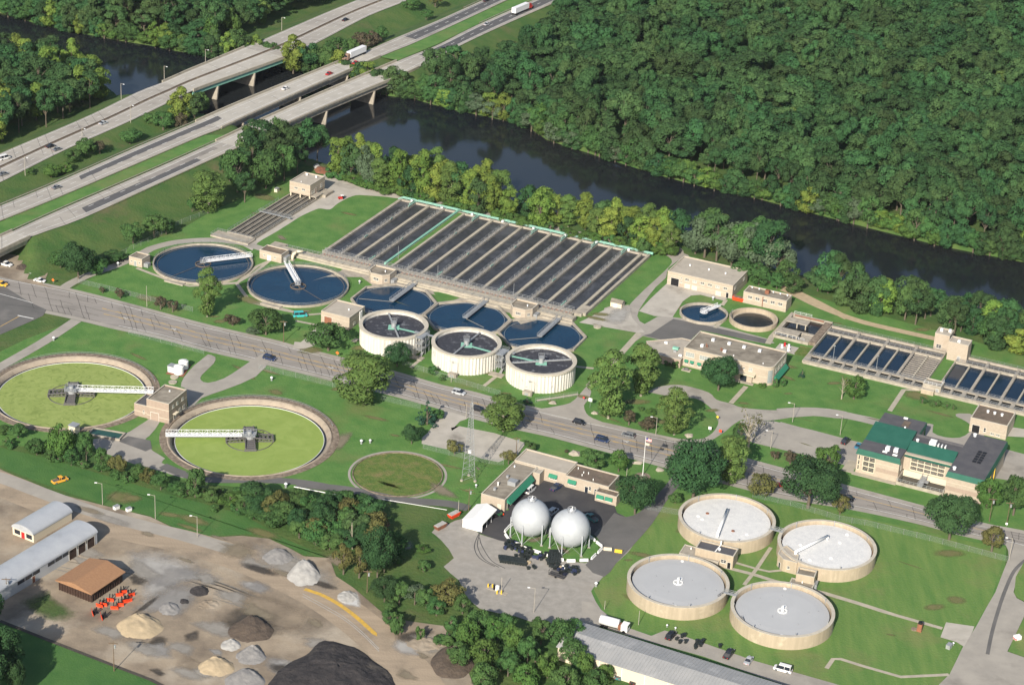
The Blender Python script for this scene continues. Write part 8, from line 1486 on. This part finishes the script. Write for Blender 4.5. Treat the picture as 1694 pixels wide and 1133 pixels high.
# bushes and trees between the highways, islands
ISL = gp('P', [(-120, 105), (-60, 104), (0, 108), (60, 104), (110, 118), (165, 152), (190, 172), (140, 194), (60, 224), (0, 246), (-60, 272), (-120, 300)], 0)
for x, y in polyfill(ISL, 10.5, 4): 
    if terr(x, y) > RWL+.8: k = 'forest' if TR.random() < .75 else 'bank'; plant(k, x, y, TR.uniform(15, 21), TR.uniform(11, 16), 'tree in the dense wood left of the west highway' if k == 'forest' else 'yellow-green tree in the dense wood left of the west highway', 'wood left of the west highway ('+k+')', max(-3, terr(x, y))-.5)
for k, x, y, z, h, w_, lb in (('bank', 300, 205, 0, 19, 14, 'tall tree between the highways at the near river bank'), ('forest', 322, 208, -1, 17, 13, 'dark tree between the highways beside the tall one'), ('mid', 270, 215, 2, 9, 11, 'bushy dark tree between the highways'), ('purple', 300, 218, 1, 9, 8, 'brownish tree between the highways'), ('mid', 330, 195, -3, 13, 9, 'tree at the water edge between the highways'), ('mid', 252, 210, 2, 8, 9, 'round tree between the highways near the path'), ('mid', 215, 235, 3, 7, 9, 'isolated dark bush between the highways'), ('mid', 142, 258, 3, 9, 11, 'dark bush between the highways, middle left'), ('mid', 120, 268, 3, 6, 7, 'small dark bush left of the larger one'), ('lime', 85, 292, 3, 6, 9, 'light green bush between the highways'), ('lime', 108, 285, 3, 5, 7, 'second light green bush between the highways'), ('purple', 165, 250, 4, 5, 7, 'purplish scrub beside the west highway'), ('mid', 52, 290, 4, 4, 5, 'small bush near the left edge between highways'),
                              ('bank', 485, 118, -1, 20, 14, 'large tree on the far bank between the highway bridges, left'), ('forest', 510, 122, -2, 17, 13, 'large tree on the far bank between the highway bridges, middle'), ('mid', 540, 115, 0, 13, 11, 'tree on the far bank between the highway bridges, right'), ('mid', 560, 100, 1, 13, 12, 'tree behind the truck on the middle bridge'), ('lime', 515, 132, -3, 5, 7, 'bright bush at the water edge under the bridges'), ('mid', 580, 95, 2, 11, 9, 'narrow tree beside the far highway meadow'), ('purple', 600, 85, 3, 10, 14, 'large brownish tree in the far highway meadow'), ('purple', 620, 78, 3, 9, 11, 'second brownish tree in the far highway meadow'), ('mid', 630, 70, 3, 9, 8, 'dark tree by the brownish trees in the meadow'), ('mid', 705, 30, 4, 5, 8, 'low bush in the far meadow'), ('mid', 680, 15, 4, 7, 10, 'bush group in the far meadow near the top edge'), ('olive', 720, 8, 4, 6, 8, 'olive bush at the top of the far meadow'),
                              ('mid', 588, 130, -1, 6, 7, 'small tree under the middle bridge end'), ('mid', 730, 110, 3, 10, 5, 'narrow tree beside the nearest bridge end')):
    p = g('P', x, y, z); plant(k, p[0], p[1], h, w_, lb, None, z-.6)
# the big wood beyond the river
F1 = gp('P', [(655, 163), (700, 172), (760, 186), (830, 201), (875, 212), (915, 236), (950, 247), (1000, 266), (1090, 294), (1150, 310), (1250, 332), (1340, 356), (1440, 382), (1560, 412), (1694, 438), (1800, 460), (1860, 300), (1860, -75), (965, -75), (945, -10), (925, 35), (885, 75), (840, 105), (770, 132), (715, 148), (675, 154)], 0)
F2 = gp('P', [(-90, 5), (70, 40), (140, 54), (200, 68), (250, 77), (293, 86), (335, 92), (372, 80), (400, 68), (460, 40), (520, 14), (580, -12), (640, -40), (640, -90), (-90, -90)], 0)
FOR = [(x, y, 0) for x, y in polyfill(F1, 9.6, 1)]+[(x, y, 1) for x, y in polyfill(F2, 9.6, 2)]
edge_pts = gp('P', far_bank, 0)
FOR = [f for f in FOR if f[1] < 1400 and f[0] < 470]
FX = np.array([f[0] for f in FOR]); FY = np.array([f[1] for f in FOR]); bd = seg_dist(FX, FY, edge_pts, False); th_ = terrain_h(FX[None], FY[None])[0]
pr = np.array([(1.0/(1+bd[i]*.05))*(1.0 if -290 < FX[i] < 300 else .02) for i in range(len(FOR))]); order = np.argsort(-pr)
things_ = set(order[:215].tolist()); rest = []
FR = random.Random(77)
for i, (x, y, w_) in enumerate(FOR):
    z = float(th_[i]); edge = bd[i] < 12
    if z < RWL+.6: continue
    h = FR.choice((FR.uniform(12, 18), FR.uniform(17, 25)))*(.8 if edge else 1); wd = FR.choice((FR.uniform(8, 13), FR.uniform(12, 19)))*(.85 if edge else 1)
    if i in things_:
        k = ('edge' if edge else 'forest') if FR.random() < (.72 if edge else .93) else ('bank' if FR.random() < .5 else 'lime')
        if k == 'lime': h *= .7
        where = 'in the great wood across the river' if w_ == 0 else 'in the far wood above the west highway'
        plant(k, x, y, h, wd, {'edge': 'low-branched green tree ', 'forest': 'dark green tree ', 'bank': 'yellow-green tree ', 'lime': 'bright green tree '}[k]+where, {'edge': 'low-branched trees ', 'forest': 'dark trees ', 'bank': 'yellow-green trees ', 'lime': 'bright green trees '}[k]+where, max(RWL, z)-.6)
    else: rest.append((x, y, z-.6, wd/12, h/19.5, FR.uniform(0, 6.28), FR.randrange(6) if FR.random() < .95 else FR.choice((6, 7, 8, 7))))
eb = resample(offs(gp('P', far_bank[3:-2], RWL), -1.0), 125)
for i, (x, y) in enumerate(eb):
    if -305 < x < 305:
        k = FR.choice(('edge', 'edge', 'edge', 'mid', 'mid', 'bank', 'lime', 'silver')); x += FR.uniform(-1.5, 1.5); y += FR.uniform(-1.2, 2.6); plant(k, x, y, FR.uniform(8, 15)*(.7 if k == 'lime' else 1), FR.uniform(8, 12), KD[k]+' tree leaning over the water across the river', 'trees at the far water edge ('+k+')', max(RWL+.3, terr(x, y))-.4)
for i in range(80):   # bank scrub hanging to the water
    j = FR.randrange(8, len(far_bank)-3); t_ = FR.random(); p = g('P', far_bank[j][0]+(far_bank[j+1][0]-far_bank[j][0])*t_, far_bank[j][1]+(far_bank[j+1][1]-far_bank[j][1])*t_, RWL); x, y = p[0]+FR.uniform(-1, 1), p[1]+FR.uniform(0, 3.5); k = FR.choice(('lime', 'mid', 'bush', 'mid'))
    if -300 < x < 300: plant(k, x, y, FR.uniform(4, 9), FR.uniform(5, 9), {'lime': 'bright green', 'mid': 'mid green', 'bush': 'low dark'}[k]+' scrub at the water edge across the river', 'scrub on the far river bank ('+k+')', RWL+.2)
# the rest of the wood as one mass, instanced on points
gm = bpy.data.meshes.new('woodland'); gm.from_pydata([r_[:3] for r_ in rest], [], [])
a = gm.attributes.new('s', 'FLOAT_VECTOR', 'POINT'); a.data.foreach_set('vector', [v for r_ in rest for v in (r_[3], r_[3], r_[4])]); a = gm.attributes.new('r', 'FLOAT', 'POINT'); a.data.foreach_set('value', [r_[5] for r_ in rest]); a = gm.attributes.new('k', 'INT', 'POINT'); a.data.foreach_set('value', [r_[6] for r_ in rest])
wood = bpy.data.objects.new('woodland', gm); COL.objects.link(wood); tag(wood, 'dense dark green wood filling the far side of the river', 'woodland', kind='stuff')
ng = bpy.data.node_groups.new('woodland', 'GeometryNodeTree'); ng.interface.new_socket('Geometry', in_out='INPUT', socket_type='NodeSocketGeometry'); ng.interface.new_socket('Geometry', in_out='OUTPUT', socket_type='NodeSocketGeometry'); N = ng.nodes; LK = ng.links.new
gi = N.new('NodeGroupInput'); go = N.new('NodeGroupOutput'); jn = N.new('GeometryNodeJoinGeometry'); m2p = N.new('GeometryNodeMeshToPoints'); LK(gi.outputs[0], m2p.inputs[0])
def named(nm, ty): q = N.new('GeometryNodeInputNamedAttribute'); q.data_type = ty; q.inputs[0].default_value = nm; return q.outputs[0]
src = {}
for o in bpy.data.objects:
    if o.type == 'MESH' and o.name.startswith('crown'):
        for k, vv in enumerate(TREE['forest']+[TREE['silver'][0], TREE['edge'][0], TREE['syc'][0]]):
            if o.data == vv[0] and k not in src: src[k] = o
for k in range(9):
    if k not in src: continue
    cmpn = N.new('FunctionNodeCompare'); cmpn.data_type = 'INT'; cmpn.operation = 'EQUAL'; LK(named('k', 'INT'), cmpn.inputs[2]); cmpn.inputs[3].default_value = k
    oi = N.new('GeometryNodeObjectInfo'); oi.transform_space = 'ORIGINAL'; oi.inputs[0].default_value = src[k]; oi.inputs[1].default_value = True
    ip = N.new('GeometryNodeInstanceOnPoints'); LK(m2p.outputs[0], ip.inputs[0]); LK(cmpn.outputs[0], ip.inputs[1]); LK(oi.outputs['Geometry'], ip.inputs[2]); cx_ = N.new('ShaderNodeCombineXYZ'); LK(named('r', 'FLOAT'), cx_.inputs[2]); LK(cx_.outputs[0], ip.inputs['Rotation']); LK(named('s', 'FLOAT_VECTOR'), ip.inputs['Scale']); LK(ip.outputs[0], jn.inputs[0])
LK(jn.outputs[0], go.inputs[0]); md = wood.modifiers.new('woodland', 'NODES'); md.node_group = ng
# ================================================================ AIR
hz = MB().box(-9100, 9100, -2100, 12100, -8, 352).build('haze', 'white'); hz['kind'] = 'stuff'; hz['label'] = 'thin pale summer haze over the whole plant'; hz['category'] = 'haze'
hm = bpy.data.materials.new('haze'); hm.use_nodes = True; n_ = hm.node_tree; n_.nodes.clear(); ou = n_.nodes.new('ShaderNodeOutputMaterial'); pv = n_.nodes.new('ShaderNodeVolumePrincipled'); pv.inputs['Color'].default_value = (.78, .88, 1, 1); pv.inputs['Density'].default_value = .000015; n_.links.new(pv.outputs[0], ou.inputs['Volume']); hz.data.materials.clear(); hz.data.materials.append(hm)
